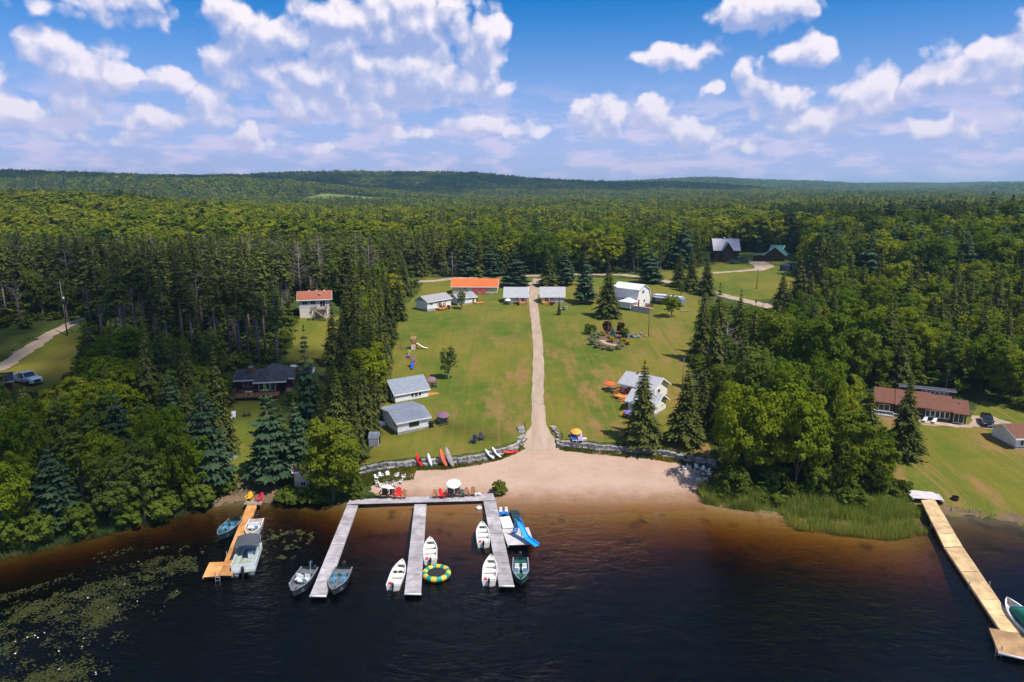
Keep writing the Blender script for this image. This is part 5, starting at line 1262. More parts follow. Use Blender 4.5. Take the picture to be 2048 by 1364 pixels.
dock("dock_platform", "pale grey landing at the head of the right dock", [(1806,978),(1866,984),(1886,1000),(1826,996)], 1, D_PALE, "dock", bumper=False, z=1.2)
dock("dock_platform", "small grey ramp beside the landing of the right dock", [(1868,986),(1878,987),(1890,1003),(1880,1001)], 1, D_GREY, "dock", bumper=False, z=1.1, thick=.1)
dock("swim_raft", "square wooden swim raft carrying the blue slide", [(1003.5,1058),(1057,1054),(1069,1088),(1015.5,1090)], 1, D_PALE, "raft", bumper=False)
dock("white_raft", "flat white raft between the pedal boat and the slide raft", [(999,1034),(1019,1032),(1028,1055),(1006,1057)], 1, mat("white_raft_plastic", (.78, .77, .77), .5, .05, 2), "raft", bumper=False, z=.3)
dock("dark_mat", "dark blue-green floating mat beside the pedal boat", [(1020,1020),(1036,1019.5),(1045,1042),(1028,1044)], 1, mat("dark_mat_vinyl", (.02, .05, .06), .6, .2, 2), "raft", bumper=False, z=.2)

# ------------------------------------------------------------------ boats
def hull_mesh(L, B, zg=.52, zf=.10, bow=1.0, stern=.86, rim=.07, rise=.18, ns=14):
    rings = []
    for i in range(ns + 1):
        t = i / ns; x = -L / 2 + L * t
        f = stern + (1 - stern) * min(t / .45, 1) if t < .45 else max(1 - ((t - .45) / .55) ** (2.1 * bow), 0) ** .8
        b = max(B / 2 * f, .015); e = min(rim, b * .8); g = zg + rise * max(0, (t - .4) / .6) ** 1.6; k = -.16 + .30 * max(0, (t - .72) / .28) ** 2; c = -.04 + .26 * max(0, (t - .6) / .4) ** 1.6; fl = zf + (.22 * max(0, (t - .75) / .25))
        xo = x + (.10 * (t - .8) / .2 if t > .8 else 0)
        rings.append([(xo, b, g), (x, b * .86, c), (x, 0, k), (x, -b * .86, c), (xo, -b, g), (xo, -(b - e), g - .005), (x, -(b - e) * .82, fl), (x, (b - e) * .82, fl), (xo, b - e, g - .005)])
    return rings
def build_hull(root, L, B, m, inner=None, gm=None, **k):
    R_ = hull_mesh(L, B, **k); o = MB(); o.loft([r[:5] for r in R_], closed=False, cap=False)
    st = R_[0]; o.add(st[:5], [(0, 1, 2, 3, 4)]); o.add([(p[0] + .06, p[1], p[2]) for p in st[:5]], [(4, 3, 2, 1, 0)]); o.add([st[0], st[4], (st[4][0] + .06, st[4][1], st[4][2]), (st[0][0] + .06, st[0][1], st[0][2])], [(0, 1, 2, 3)])
    hull = o.build("hull", m, root, smooth=False); i = MB(); i.loft([r[5:9] for r in R_], closed=False, cap=False); i.build("inner_hull", inner or m, hull)
    g = MB()
    for s in (0, 4): g.loft([[(r[s][0], r[s][1], r[s][2]), (r[s][0], r[s][1], r[s][2] + .025), (r[8 if s == 0 else 5][0], r[8 if s == 0 else 5][1], r[s][2] + .025), (r[8 if s == 0 else 5][0], r[8 if s == 0 else 5][1], r[s][2])] for r in R_], True, True)
    g.build("gunwale", gm or m, hull); return R_
def motor(root, x, m, s=1.0, y=0.0, leg=BLACKM):
    b = MB(); rr = []
    for (z, a, c) in ((.42, .13, .10), (.50, .17, .13), (.68, .18, .14), (.80, .15, .12), (.85, .08, .06)): rr.append([(x - .18 * s + a * s * math.cos(t) - (z - .5) * .12, y + c * s * math.sin(t), .12 + z * s) for t in [k * math.pi / 5 for k in range(10)]])
    b.loft(rr); o = b.build("outboard_motor", m, root, smooth=True); l = MB(); l.box(x - .26 * s, x - .10 * s, y - .05, y + .05, -.35, .12 + .44 * s); l.box(x - .12, x + .04, y - .09, y + .09, .30, .50); l.tube([(x - .05 * s, y, .15 + .5 * s), (x + .40 * s, y + .06, .2 + .55 * s)], .022, 6); l.build("motor_leg", leg, o)
def place(root, bow, stern, z=0.0):
    a, b = at_z(*bow, .3), at_z(*stern, .3); c = (a + b) / 2; v = a - b; root.location = (c.x, c.y, z); root.rotation_euler = (0, 0, math.atan2(v.y, v.x)); return math.hypot(v.x, v.y)
def span(bow, stern): a, b = at_z(*bow, .3), at_z(*stern, .3); return math.hypot(a.x - b.x, a.y - b.y)
H_WHITE = mat("white_boat_plastic", (.72, .70, .66), .4, .06, 1.5); H_CUSH = mat("white_bench", (.78, .76, .72), .5, .05, 2)
H_GREY = mat("grey_blue_aluminium", (.035, .045, .06), .4, .15, 1.5, metal=.3); H_IN = mat("grey_boat_carpet", (.11, .125, .135), .9, .15, 3); H_RIM = mat("bare_aluminium", (.50, .52, .55), .35, .08, 3, metal=.7)
H_BLUE = mat("blue_black_hull", (.015, .035, .06), .3, .2, 1.5, coat=.4); H_GREEN = mat("dark_green_hull", (.008, .06, .05), .35, .2, 1.5, coat=.3); H_GIN = mat("green_boat_carpet", (.015, .085, .07), .9, .15, 3)
SEATW = mat("white_vinyl_seat", (.70, .70, .72), .5, .06, 3); SEATB = mat("light_blue_vinyl", (.10, .28, .42), .45, .1, 3); MOT_BLUE = mat("navy_motor_cowl", (.012, .03, .075), .3, .1, 3, coat=.4); MOT_BLK = mat("black_motor_cowl", (.015, .016, .018), .35, .1, 3, coat=.3)
REDP = mat("red_plastic", (.62, .03, .02), .45, .08, 3); WS = mat("tinted_acrylic", (.10, .20, .26), .08, .1, 2, spec=.7)
def rowboat(label, bow, stern, extra=None):
    L = span(bow, stern); root = thing("rowboat", label, "rowboat", group="white rowboats tied at the main dock"); place(root, bow, stern); B = 1.36
    build_hull(root, L, B, H_WHITE, zg=.46, zf=.06, stern=.92, rim=.08)
    for (u, w_, ln) in ((.18, .92, .46), (.46, .98, .40), (.70, .86, .40)):
        b = MB(); x = -L / 2 + L * u; b.box(x - ln / 2, x + ln / 2, -B * w_ / 2 * .88, B * w_ / 2 * .88, .12, .40); b.build("bench", H_CUSH, root, bevel=.06)
    b = MB(); b.prism([(L * .33, B * .30), (L * .33, -B * .30), (L * .47, -.06), (L * .47, .06)], 'z', .47, .53); b.build("foredeck", H_WHITE, root)
    b = MB(); b.box(-L / 2 + .16, -L / 2 + .42, .18, .46, .405, .58); b.build("fuel_tank", REDP, root, bevel=.04); motor(root, -L / 2 + .02, MOT_BLUE, .8)
    if extra == 'gear':
        for (x, y) in ((.1, .25), (.15, -.22)): b = MB(); b.lathe([(.02, .42), (.16, .43), (.19, .50), (.12, .56), (.02, .57)], 10, (x, y)); b.build("dark_cushion", BLACKM, root, smooth=True)
    b = MB(); b.tube([(L * .44, 0, .5), (L * .54, .02, .62)], .012, 5); b.build("bow_rope", mat("rope", (.6, .5, .3), .9), root)
    return root
rowboat("white rowboat angled off the left side of the middle dock, with dark gear aboard", (805,1125), (786,1174), 'gear')
rowboat("white rowboat above the water trampoline at the middle dock", (860,1080), (861,1123))
rowboat("white rowboat nearest the shore, left of the right finger dock", (964,1049), (967,1089))
rowboat("white rowboat left of the outer end of the right finger dock", (982,1116), (978,1165))
def fishing_boat(label, bow, stern, B, hull, inner, cush, mot, two=True, console=True, rod=None, windshield=True, rim=None):
    L = span(bow, stern); root = thing("fishing_boat", label, "motorboat"); place(root, bow, stern); build_hull(root, L, B, hull, inner, zg=.62, zf=.14, stern=.94, rim=.10, rise=.12, gm=rim or H_RIM)
    b = MB(); b.prism([(L * .12, B * .40), (L * .12, -B * .40), (L * .30, -B * .33), (L * .44, -.10), (L * .44, .10), (L * .30, B * .33)], 'z', .18, .46); b.build("casting_deck", inner, root)
    b = MB(); b.box(-L / 2 + .08, -L / 2 + .75, -B * .42, B * .42, .18, .44); b.build("stern_deck", inner, root)
    seats = [(-.15, B * .22), (-.15, -B * .22)] + ([(.12 * L, .1)] if two else [])
    for i, (x, y) in enumerate(seats):
        z0 = .20 if i < 2 else .47; b = MB(); b.tube([(x, y, z0), (x, y, z0 + .25)], .04, 6); b.box(x - .22, x + .22, y - .22, y + .22, z0 + .25, z0 + .36); b.box(x - .26, x - .17, y - .21, y + .21, z0 + .34, z0 + .70); b.build("seat", cush, root, bevel=.02)
    if console:
        for y in ((B * .25, -B * .25) if windshield else (B * .25,)):
            b = MB(); b.box(.28, .62, y - .24, y + .24, .18, .66); o = b.build("console", cush if windshield else inner, root, bevel=.03); w_ = MB(); w_.add([(.62, y - .22, .665), (.62, y + .22, .665), (.48, y + .20, .95), (.48, y - .20, .95), (.635, y - .22, .665), (.635, y + .22, .665), (.495, y + .20, .95), (.495, y - .20, .95)], [(0, 1, 2, 3), (7, 6, 5, 4), (0, 4, 5, 1), (1, 5, 6, 2), (2, 6, 7, 3), (3, 7, 4, 0)]); w_.build("windshield", WS, o)
    motor(root, -L / 2 + .0, mot, 1.15)
    if rod: b = MB(); b.tube([(0, B * .45, .6), (-.1, B * .5, 2.3)], .015, 5); b.build("antenna", RUBBER, root)
    b = MB(); b.tube([(L * .30, .0, .52), (L * .44, .05, .66), (L * .47, .25, .68)], [.05, .05, .03], 6); b.build("trolling_motor", BLACKM, root)
    return root
fb_ = fishing_boat("grey fishing boat with white seats and tall antenna, left of the left finger dock", (586,1190), (620,1140), 1.75, H_GREY, H_IN, SEATW, MOT_BLUE, True, True, True, False); motor(fb_, -1.9, MOT_BLUE, .75, .45)
for k, t in enumerate((.2, -.4)):
    b = MB(); b.tube([(t * 2, -.93, .45), (t * 2, -.96, .1)], [.07, .07], 8); b.build("fender", RUBBER, fb_, smooth=True)
fishing_boat("grey-blue fishing boat with twin consoles, right of the left finger dock", (666,1187), (688,1140), 1.75, H_GREY, H_IN, SEATB, MOT_BLK, False, True)
fishing_boat("green fishing boat with white seats at the end of the right finger dock", (1042,1167), (1041,1121), 1.55, H_GREEN, H_GIN, SEATW, MOT_BLK, False, True, None, True, H_RIM)
fishing_boat("dark teal fishing boat on the left side of the left wooden dock", (438,1077), (472,1043), 1.6, H_BLUE, mat("teal_boat_carpet", (.02, .06, .07), .9, .2, 3), SEATB, MOT_BLK, False, True)
ws_ = fishing_boat("white open fishing boat on the right side of the left wooden dock", (499,1076), (514,1043), 1.6, mat("off_white_hull", (.55, .52, .50), .4, .08, 2), mat("beige_boat_floor", (.38, .33, .28), .8, .12, 3), SEATW, MOT_BLK, True, True, None, False, RUBBER)
# pontoon boat
pq = [at_z(x, y, z) for x, y, z in ((483,1086,1.05),(520,1085,1.05),(508,1143,.5),(464,1143,.5))]; pc = sum(pq, Vector()) / 4; fw = ((pq[0] + pq[1]) / 2 - (pq[2] + pq[3]) / 2); L = fw.length; B = 2.05
pon = thing("pontoon_boat", "white pontoon boat with grey bimini top at the left wooden dock", "pontoon boat", (pc.x, pc.y, 0), math.atan2(fw.y, fw.x))
for s in (-1, 1): b = MB(); b.tube([(-L / 2 + .1, s * B * .33, .1), (L / 2 - .5, s * B * .33, .1), (L / 2 - .1, s * B * .33, .18), (L / 2 + .1, s * B * .33, .28)], [.26, .26, .18, .04], 12); b.build("pontoon", H_RIM, pon, smooth=True)
b = MB(); b.box(-L / 2, L / 2, -B / 2, B / 2, .38, .48); b.build("deck", mat("pontoon_carpet", (.30, .33, .30), .9, .12, 3), pon)
PFEN = mat("white_fence_panel", (.62, .66, .68), .4, .06, 2)
for s in (-1, 1):
    b = MB(); b.box(-L / 2 + .3, L / 2 - .25, s * B / 2 - .03, s * B / 2 + .03, .5, 1.08); b.build("side_panel", PFEN, pon); c = MB(); c.box(-L / 2 + .4, L / 2 - .35, *sorted((s * (B / 2 - .06), s * (B / 2 - .55))), .5, .82); c.box(-L / 2 + .4, L / 2 - .35, *sorted((s * (B / 2 - .06), s * (B / 2 - .18))), .82, 1.1); c.build("bench_seat", mat("grey_green_vinyl", (.36, .42, .38), .5, .08, 3), pon, bevel=.03)
b = MB(); b.box(-L / 2 + .28, -L / 2 + .34, -B / 2 + .04, B / 2 - .04, .5, 1.05); b.build("rear_panel", PFEN, pon); b = MB(); b.box(L / 2 - .28, L / 2 - .22, -B / 2 + .04, B / 2 - .04, .5, 1.05); b.build("front_panel", PFEN, pon)
b = MB(); rr = []
for k in range(9): y = -B / 2 - .05 + (B + .1) * k / 8; zz = 1.95 + .22 * math.sin(math.pi * k / 8); rr.append((y, zz))
b.prism(rr + [(y, z - .04) for (y, z) in reversed(rr)], 'x', -.35, L / 2 - .25); b.build("bimini_top", mat("charcoal_canvas", (.07, .08, .095), .85, .1, 3), pon)
for x in (-.15, L / 2 - .25):
    for s in (-1, 1): b = MB(); b.tube([(L * .12, s * B / 2, 1.05), (x, s * (B / 2 + .02), 1.93)], .022, 6); b.build("bimini_pole", H_RIM, pon)
b = MB(); b.box(.1, .5, -.55, -.05, .48, 1.15); b.build("console", PFEN, pon, bevel=.04); motor(pon, -L / 2 + .1, MOT_BLK, 1.1)
# covered boat at the right edge
cb_b, cb_s = (2013,1207), (2090,1292); L = span(cb_b, cb_s); cvb = thing("covered_boat", "white-rimmed motorboat under a green canvas top, cut by the right edge", "motorboat"); place(cvb, cb_b, cb_s)
off = Vector((math.cos(cvb.rotation_euler.z - math.pi / 2), math.sin(cvb.rotation_euler.z - math.pi / 2), 0)); build_hull(cvb, L, 2.0, mat("white_gelcoat", (.66, .67, .70), .3, .05, 2, coat=.4), mat("cream_liner", (.5, .48, .42), .6), zg=.68, zf=.2, rim=.14, gm=RUBBER)
b = MB(); rr = []
for i in range(7):
    x = -L * .42 + L * .62 * i / 6; hh = .75 + .75 * math.sin(math.pi * min(1, (6 - i + .2) / 4.2) * .5); ww = .82 * (1 - .1 * i / 6); rr.append([(x, -ww, .70), (x, -ww * .8, .70 + (hh - .7) * .75 + .2), (x, 0, hh + .25), (x, ww * .8, .70 + (hh - .7) * .75 + .2), (x, ww, .70)])
b.loft(rr); b.build("canvas_top", mat("green_canvas", (.008, .17, .13), .8, .1, 3), cvb, smooth=True); b = MB(); b.box(L * .205, L * .225, -.6, .6, .72, 1.1); b.build("windshield", WS, cvb); motor(cvb, -L / 2, MOT_BLK, 1.2)

# pedal boat, trampoline, slide, buoy
PB = mat("bright_blue_plastic", (.01, .20, .62), .35, .08, 2); c = at_z(1007,1025,.2)
pb_ = thing("pedal_boat", "bright blue pedal boat with two white seats beside the right finger dock", "pedal boat", (c.x, c.y, 0), .05); b = MB()
for s in (-1, 1): b.loft([[(s * .36 + dx * (1 - abs(t) ** 3 * .5), t * .62, z) for (dx, z) in ((-.17, .05), (-.19, .28), (.19, .28), (.17, .05))] for t in (-1, -.6, 0, .6, 1)])
b.box(-.3, .3, -.35, .4, .12, .26); b.build("hull", PB, pb_, bevel=.03)
for s in (-1, 1):
    q = MB(); q.box(s * .3 - .17, s * .3 + .17, -.05, .32, .27, .40); q.box(s * .3 - .17, s * .3 + .17, .26, .36, .40, .70); q.build("seat", SEATW, pb_, bevel=.04); q = MB(); q.box(s * .3 - .12, s * .3 + .12, -.5, -.25, .282, .30); q.build("foot_well", mat("deep_blue_plastic", (.005, .06, .25), .4), pb_)
c = at_z(873,1146,.25); rt = 29.5 * pix(*c)[2] / FPX; tr_ = thing("water_trampoline", "round yellow and green inflatable water trampoline with black mat", "water trampoline", (c.x, c.y, 0), .1)
YEL, GRN = mat("yellow_vinyl", (.78, .48, .05), .4, .05, 2), mat("green_vinyl", (.005, .26, .19), .4, .05, 2); nseg = 16
for k in range(nseg):
    b = MB(); ring = []
    for j in range(4): a = 2 * math.pi * (k + j / 3) / nseg; ring.append([((rt - .27 + .25 * math.cos(t)) * math.cos(a), (rt - .27 + .25 * math.cos(t)) * math.sin(a), .24 + .25 * math.sin(t)) for t in [i * math.pi / 5 for i in range(10)]])
    b.loft(ring, True, False); b.build("tube_panel", YEL if (k // 1) % 2 else GRN, tr_, smooth=True)
b = MB(); b.lathe([(.02, .30), (rt - .56, .31), (rt - .56, .28), (.02, .27)], 32); b.build("jump_mat", mat("black_mesh", (.02, .022, .025), .8, .15, 3), tr_); b = MB(); b.lathe([(rt - .55, .29), (rt - .42, .33), (rt - .42, .31), (rt - .55, .27)], 32); b.build("spring_skirt", mat("dark_skirt", (.03, .035, .04), .8), tr_)
sl = thing("water_slide", "blue water slide with ladder standing on the swim raft", "water slide"); SB = mat("sky_blue_plastic", (.01, .30, .72), .35, .06, 2); p0, p1 = at_z(1033,1069,.45), at_z(1058,1086,.45); v = p1 - p0; sl.location = (p0.x, p0.y, .43); sl.rotation_euler = (0, 0, math.atan2(v.y, v.x)); Ls = v.length + .55
b = MB(); path = [(0.18, 1.45), (.35, 1.42), (.62, 1.15), (.95, .72), (1.3, .38), (1.65, .24), (Ls + .0, .22)]; path = [(x * Ls / 2.1 if i > 1 else x, z) for i, (x, z) in enumerate(path)]
b.loft([[(x, -.30 * (1 + .25 * (i > 4)), z + .22), (x, -.26, z), (x, .26, z), (x, .30 * (1 + .25 * (i > 4)), z + .22), (x, .26 * (1 + .25 * (i > 4)), z + .22), (x, .22, z + .04), (x, -.22, z + .04), (x, -.26 * (1 + .25 * (i > 4)), z + .22)] for i, (x, z) in enumerate(path)]); b.build("chute", SB, sl)
b = MB()
for s in (-.26, .26): b.tube([(-.35, s, 0), (.12, s, 1.45), (.18, s, 1.85), (.45, s, 1.75), (.5, s, 1.5)], [.06, .06, .05, .05, .05], 8)
for k in range(5): t = .15 + .17 * k; b.box(-.35 + .47 * t - .05, -.35 + .47 * t + .09, -.26, .26, 1.45 * t - .03, 1.45 * t + .02)
b.build("ladder", SB, sl); b = MB(); b.tube([(Ls * .42, -.2, 0), (Ls * .42, -.2, .75)], .04, 6); b.tube([(Ls * .42, .2, 0), (Ls * .42, .2, .75)], .04, 6); b.build("support", SB, sl)
c = at_z(958,1015,.1); by_ = thing("round_float", "round white float in the corner of the main dock", "float", (c.x, c.y, 0)); b = MB(); b.lathe([(.05, -.1), (.30, -.08), (.34, .08), (.28, .18), (.05, .22)], 14); b.build("body", H_CUSH, by_, smooth=True); b = MB(); b.lathe([(.02, .225), (.08, .23), (.08, .30), (.02, .31)], 8); b.build("cap", RUBBER, by_)

# ------------------------------------------------------------------ kayaks and canoes against the wall
def lean_top(px_, py_):
    a, b = (px_ - CX) / FPX, -(py_ - CY) / FPX; dx, dy, dz = a, cP + b * sP, -sP + b * cP; y = 80.0
    for _ in range(6): y = float(np.interp(dx * y / dy, WX, WY)) + .05
    return Vector((dx * y / dy, y, CAM_H + dz * y / dy))
def spindle(name, label, top, bot, W, Hh, m, cat, rim=None, cockpit=None, flat=False, lean=.9):
    b_ = G(*bot); t_ = lean_top(*top) if not flat else G(*top) + Vector((0, 0, .02)); v = t_ - b_; L = v.length
    root = thing(name, label, cat, tuple(b_ + Vector((0, 0, .10))), 0, None); root.rotation_euler = Euler((0, -math.asin(max(-1, min(1, v.z / L))), math.atan2(v.y, v.x)))
    R_ = []; n = 12
    for i in range(n + 1):
        t = i / n; f = max(math.sin(math.pi * t), 0) ** .72; w_ = max(W / 2 * f, .012); h_ = max(Hh * f ** .6, .012); x = L * t; zz = Hh * .35 * (abs(2 * t - 1) ** 3)
        R_.append([(x, w_ * math.cos(a), zz + (h_ * .62 if math.sin(a) > 0 else h_ * .38) * math.sin(a)) for a in [k * math.pi / 6 for k in range(12)]])
    b = MB(); b.loft(R_); b.build("hull", m, root, smooth=True)
    if rim: b = MB(); b.loft([[(r[0][0], s * (abs(r[0][1]) + .015), r[0][2] + dz) for s, dz in ((1, -.02), (1, .02), (-1, .02), (-1, -.02))] for r in R_], True, True); b.build("keel_trim", rim, root)
    if cockpit: b = MB(); k = 14; vs = [(L * .5 + L * .13 * math.cos(2 * math.pi * i / k), W * .28 * math.sin(2 * math.pi * i / k)) for i in range(k)]; b.prism(vs, 'z', Hh * .5, Hh * .72); b.build("cockpit", cockpit, root)
    return root
K_RED, K_WH, K_OR, K_GR = mat("red_kayak", (.70, .015, .015), .35, .06, 2), mat("white_kayak", (.74, .74, .76), .35, .05, 2), mat("orange_canoe", (.62, .13, .05), .4, .1, 2), mat("grey_canoe", (.30, .28, .27), .5, .12, 2)
spindle("kayak", "red kayak leaning on the stone wall, leftmost", (832,908), (843,936), .62, .32, K_RED, "kayak", None, BLACKM)
spindle("kayak", "slim white kayak with blue edge leaning on the wall", (855,907), (863,935), .45, .28, K_WH, "kayak", mat("blue_edge", (.03, .2, .5), .4))
spindle("canoe", "orange canoe leaning upside down on the stone wall", (879,899), (893,936), .80, .38, K_OR, "canoe", mat("dark_keel", (.1, .04, .02), .6))
spindle("canoe", "grey canoe leaning upside down beside the orange one", (891,896), (906,936), .80, .38, K_GR, "canoe", mat("pale_gunwale", (.45, .43, .4), .5))
spindle("kayak", "white kayak leaning on the wall, left of the right-hand pair", (969,900), (988,921), .58, .30, K_WH, "kayak", None, BLACKM)
spindle("kayak", "white kayak leaning on the wall, right of the right-hand pair", (983,896), (1002,918), .58, .30, K_WH, "kayak", None, BLACKM)
spindle("kayak", "red kayak lying flat on the sand by the driveway", (1004,907), (1037,905), .62, .32, K_RED, "kayak", None, mat("dark_red_cockpit", (.15, .01, .01), .6), True)

# ------------------------------------------------------------------ garden furniture
def proto_chair():
    t = thing("plastic_chair", "x", "chair"); m = mat("white_resin_chair", (.76, .76, .76), .45, .04, 3)
    b = MB(); b.box(-.24, .24, -.24, .22, .38, .42); b.build("seat", m, t, bevel=.015)
    b = MB(); b.loft([[(-w_, y, z), (w_, y, z), (w_, y + .035, z), (-w_, y + .035, z)] for (w_, y, z) in ((.23, .19, .42), (.26, .24, .60), (.25, .29, .78), (.17, .32, .86))]); b.build("backrest", m, t)
    for s in (-1, 1):
        b = MB(); b.bar((s * .27, -.22, .62), (s * .27, .26, .64), .06, .03); b.build("armrest", m, t)
        for (y, yy) in ((-.22, -.25), (.20, .26)): b = MB(); b.bar((s * .25, y, .62 if y < 0 else .42), (s * .28, yy, 0), .05, .05); b.build("leg", m, t)
    return t
def proto_adirondack(mname, colr, label):
    t = thing("adirondack_chair", label, "chair"); m = mat(mname, colr, .7, .12, 3)
    b = MB()
    for k in range(5): y = -.32 + .12 * k; b.box(-.28, .28, y, y + .10, .36 - .035 * k, .385 - .035 * k)
    b.build("seat", m, t)
    b = MB()
    for k in range(5): x = -.26 + .108 * k; hh = .98 - .05 * abs(k - 2); b.add([(x, .24, .18), (x + .095, .24, .18), (x + .105, .52, hh), (x - .01, .52, hh), (x, .265, .18), (x + .095, .265, .18), (x + .105, .545, hh), (x - .01, .545, hh)], [(0, 1, 2, 3), (7, 6, 5, 4), (0, 4, 5, 1), (1, 5, 6, 2), (2, 6, 7, 3), (3, 7, 4, 0)])
    b.build("backrest", m, t)
    for s in (-1, 1):
        b = MB(); b.box(s * .36 - .06, s * .36 + .06, -.40, .36, .56, .585); b.build("armrest", m, t); b = MB(); b.box(s * .31 - .02, s * .31 + .02, -.38, -.28, 0, .56); b.build("leg", m, t); b = MB(); b.bar((s * .29, -.30, .34), (s * .29, .55, .03), .03, .10); b.build("rear_leg", m, t)
    return t
def put_copy(src, p, rz, label, group=None, sc=1.0, first=set()):
    if id(src) in first: o = copy_tree(src)
    else: o = src; first.add(id(src))
    o.location = p; o.rotation_euler = (0, 0, rz); o.scale = (sc, sc, sc); return tag(o, label, None, group)
def face(p, q): return math.atan2(q.y - p.y, q.x - p.x) + math.pi / 2        # chair front is -y
PC = proto_chair(); SC = 1.0
def ring(origin, sc, pts, centre, names, grp):
    C = G(centre[0] / sc + origin[0], centre[1] / sc + origin[1])
    for (x, y), lab in zip(pts, names):
        p = G(x / sc + origin[0], (y + 4) / sc + origin[1] + (4 if origin[0] > 1000 else 0)); put_copy(PC, p, face(p, C) + random.uniform(-.2, .2), lab, grp, .80)
    return C
CL = ring((730,930), 7.314, [(172,215),(238,185),(333,170),(465,190),(562,205),(525,275),(425,320),(178,290),(212,320)], (360,245),
     ["white plastic chair, leftmost of the left fire-pit ring", "white plastic chair at the upper left of the left fire-pit ring", "white plastic chair at the top of the left fire-pit ring", "white plastic chair at the upper right of the left fire-pit ring", "white plastic chair, rightmost of the left fire-pit ring",
      "white plastic chair at the lower right of the left fire-pit ring", "white plastic chair of the left fire-pit ring, beside the drooping parasol", "white plastic chair of the left fire-pit ring, just below the leftmost", "white plastic chair at the bottom left of the left fire-pit ring"], "chairs around the left fire pit")
CR = ring((1340,900), 13.64, [(510,470),(405,520),(390,640),(545,760),(725,480),(880,530),(1020,580),(1075,660),(765,820),(970,810)], (800,640),
     ["white plastic chair at the upper left of the right-hand ring on the beach", "white plastic chair, leftmost of the right-hand ring", "white plastic chair just below the leftmost of the right-hand ring", "white plastic chair at the lower left of the right-hand ring", "white plastic chair at the top of the right-hand ring",
      "white plastic chair, second from the top right of the right-hand ring", "white plastic chair at the upper right of the right-hand ring, in shade", "white plastic chair against the bush, rightmost of the right-hand ring", "white plastic chair at the bottom of the right-hand ring", "white plastic chair at the lower right of the right-hand ring"], "chairs in the right-hand ring")
def fire_ring(p, r, label):
    t = thing("fire_pit", label, "fire pit", p)
    for k in range(9): a = k * 6.283 / 9; o = new_obj("stone", STONES[k % 9], None, t); o.location = (r * math.cos(a), r * math.sin(a), .06); o.scale = (.3, .24, .2); o.rotation_euler = (0, 0, a)
    b = MB(); b.lathe([(.02, .02), (r * .85, .02), (r * .8, .05), (.02, .07)], 12); b.build("ash_bed", mat("ash", (.04, .038, .036), .95, .3, 8), t); return t
fire_ring(CL, .5, "stone fire pit inside the left ring of white chairs"); fire_ring(CR + Vector((0, -.4, 0)), .4, "dark fire pit inside the right-hand ring of chairs"); fire_ring(G(464,917), .5, "stone fire pit on the grassy path above the left landing")
c = G(1910,1000); fp = thing("fire_drum", "dark rusty fire drum on the right lawn by the shore", "fire drum", c); b = MB(); b.lathe([(.3, 0), (.36, .1), (.36, .42), (.33, .42), (.32, .1), (.05, .08)], 14); b.build("drum", mat("rusty_steel", (.05, .025, .018), .8, .3, 5), fp, smooth=False)
# chairs along the boardwalk
AD = {k: proto_adirondack("adirondack_" + k, c, "x") for k, c in dict(brown=(.075, .052, .038), red=(.62, .02, .02), tan=(.36, .17, .085), teal=(.06, .12, .12), yellow=(.78, .46, .01), pink=(.70, .03, .10), navy=(.02, .035, .09), grey=(.05, .06, .08), maroon=(.20, .02, .035), orange=(.72, .30, .05)).items()}
for (x, y, k, sc, lab) in [(275,470,'brown',1.1,"dark brown chair, leftmost on the boardwalk"),(390,470,'brown',1.1,"dark brown chair beside the red one on the boardwalk's left part"),(487,480,'red',1.1,"red chair on the left part of the boardwalk"),(565,478,'tan',.85,"small tan chair right of the red one, left part of the boardwalk"),
        (1022,478,'tan',.85,"small tan chair standing alone near the middle of the boardwalk"),(1145,476,'red',1.0,"red chair turned sideways left of the white parasol"),(1240,462,'brown',1.15,"dark brown chair under the left side of the white parasol"),(1350,455,'brown',1.15,"dark brown chair under the right side of the white parasol"),
        (1425,462,'teal',.75,"small grey-green chair right of the white parasol"),(1487,448,'tan',.85,"small tan chair, left of the pair near the boardwalk's right end"),(1572,444,'tan',.9,"small tan chair, right of the pair near the boardwalk's right end")]:
    p = at_z(730 + x / 7.314, 930 + y / 7.314, .48); p.z = .47; put_copy(AD[k], p, (.9 if 'sideways' in lab else random.uniform(-.15, .15)), lab, "chairs along the boardwalk", sc)
for (x, y, k, lab) in [(499,1000,'yellow',"yellow chair on the left landing"),(519,1001,'pink',"pink-red chair on the left landing")]:
    p = at_z(x, y, .52); p.z = .51; put_copy(AD[k], p, .0 if k == 'yellow' else -.5, lab, None, .85)
put_copy(AD['navy'], G(947,886), -.3, "dark blue lawn chair in shade above the wall, left of a pair", None, 1.0); put_copy(AD['grey'], G(963,880), .3, "dark grey lawn chair in shade above the wall, right of a pair", None, .95)
put_copy(AD['maroon'], U.root.matrix_basis @ Vector((1.0, -.5, .36)), U.rz, "maroon chair on the orange deck of the upper right cottage", None, .9)
put_copy(AD['orange'], G(1246,834), -.5, "orange wooden chair left of the violet parasol", None, .95)
oc = copy_tree(AD['orange']); oc.location = G(1269,836); oc.rotation_euler = (0, 0, .6); tag(oc, "orange wooden chair right of the violet parasol")
oc = copy_tree(AD['orange']); oc.location = G(1231,786); oc.rotation_euler = (0, 0, -.9); tag(oc, "orange wooden chair beside the deck of the upper right cottage")
for (x, y, lab) in [(1617,452,"round white stool, left of two near the dock corner"),(1672,448,"round white stool, right of two near the dock corner")]:
    p = at_z(730 + x / 7.314, 930 + y / 7.314, .48); t = thing("stool", lab, "stool", (p.x, p.y, .47)); b = MB(); b.lathe([(.15, 0), (.17, .22), (.16, .24)], 12); b.build("base", RUBBER, t, smooth=True); b = MB(); b.lathe([(.02, .245), (.19, .25), (.19, .31), (.02, .33)], 12); b.build("seat", H_CUSH, t)
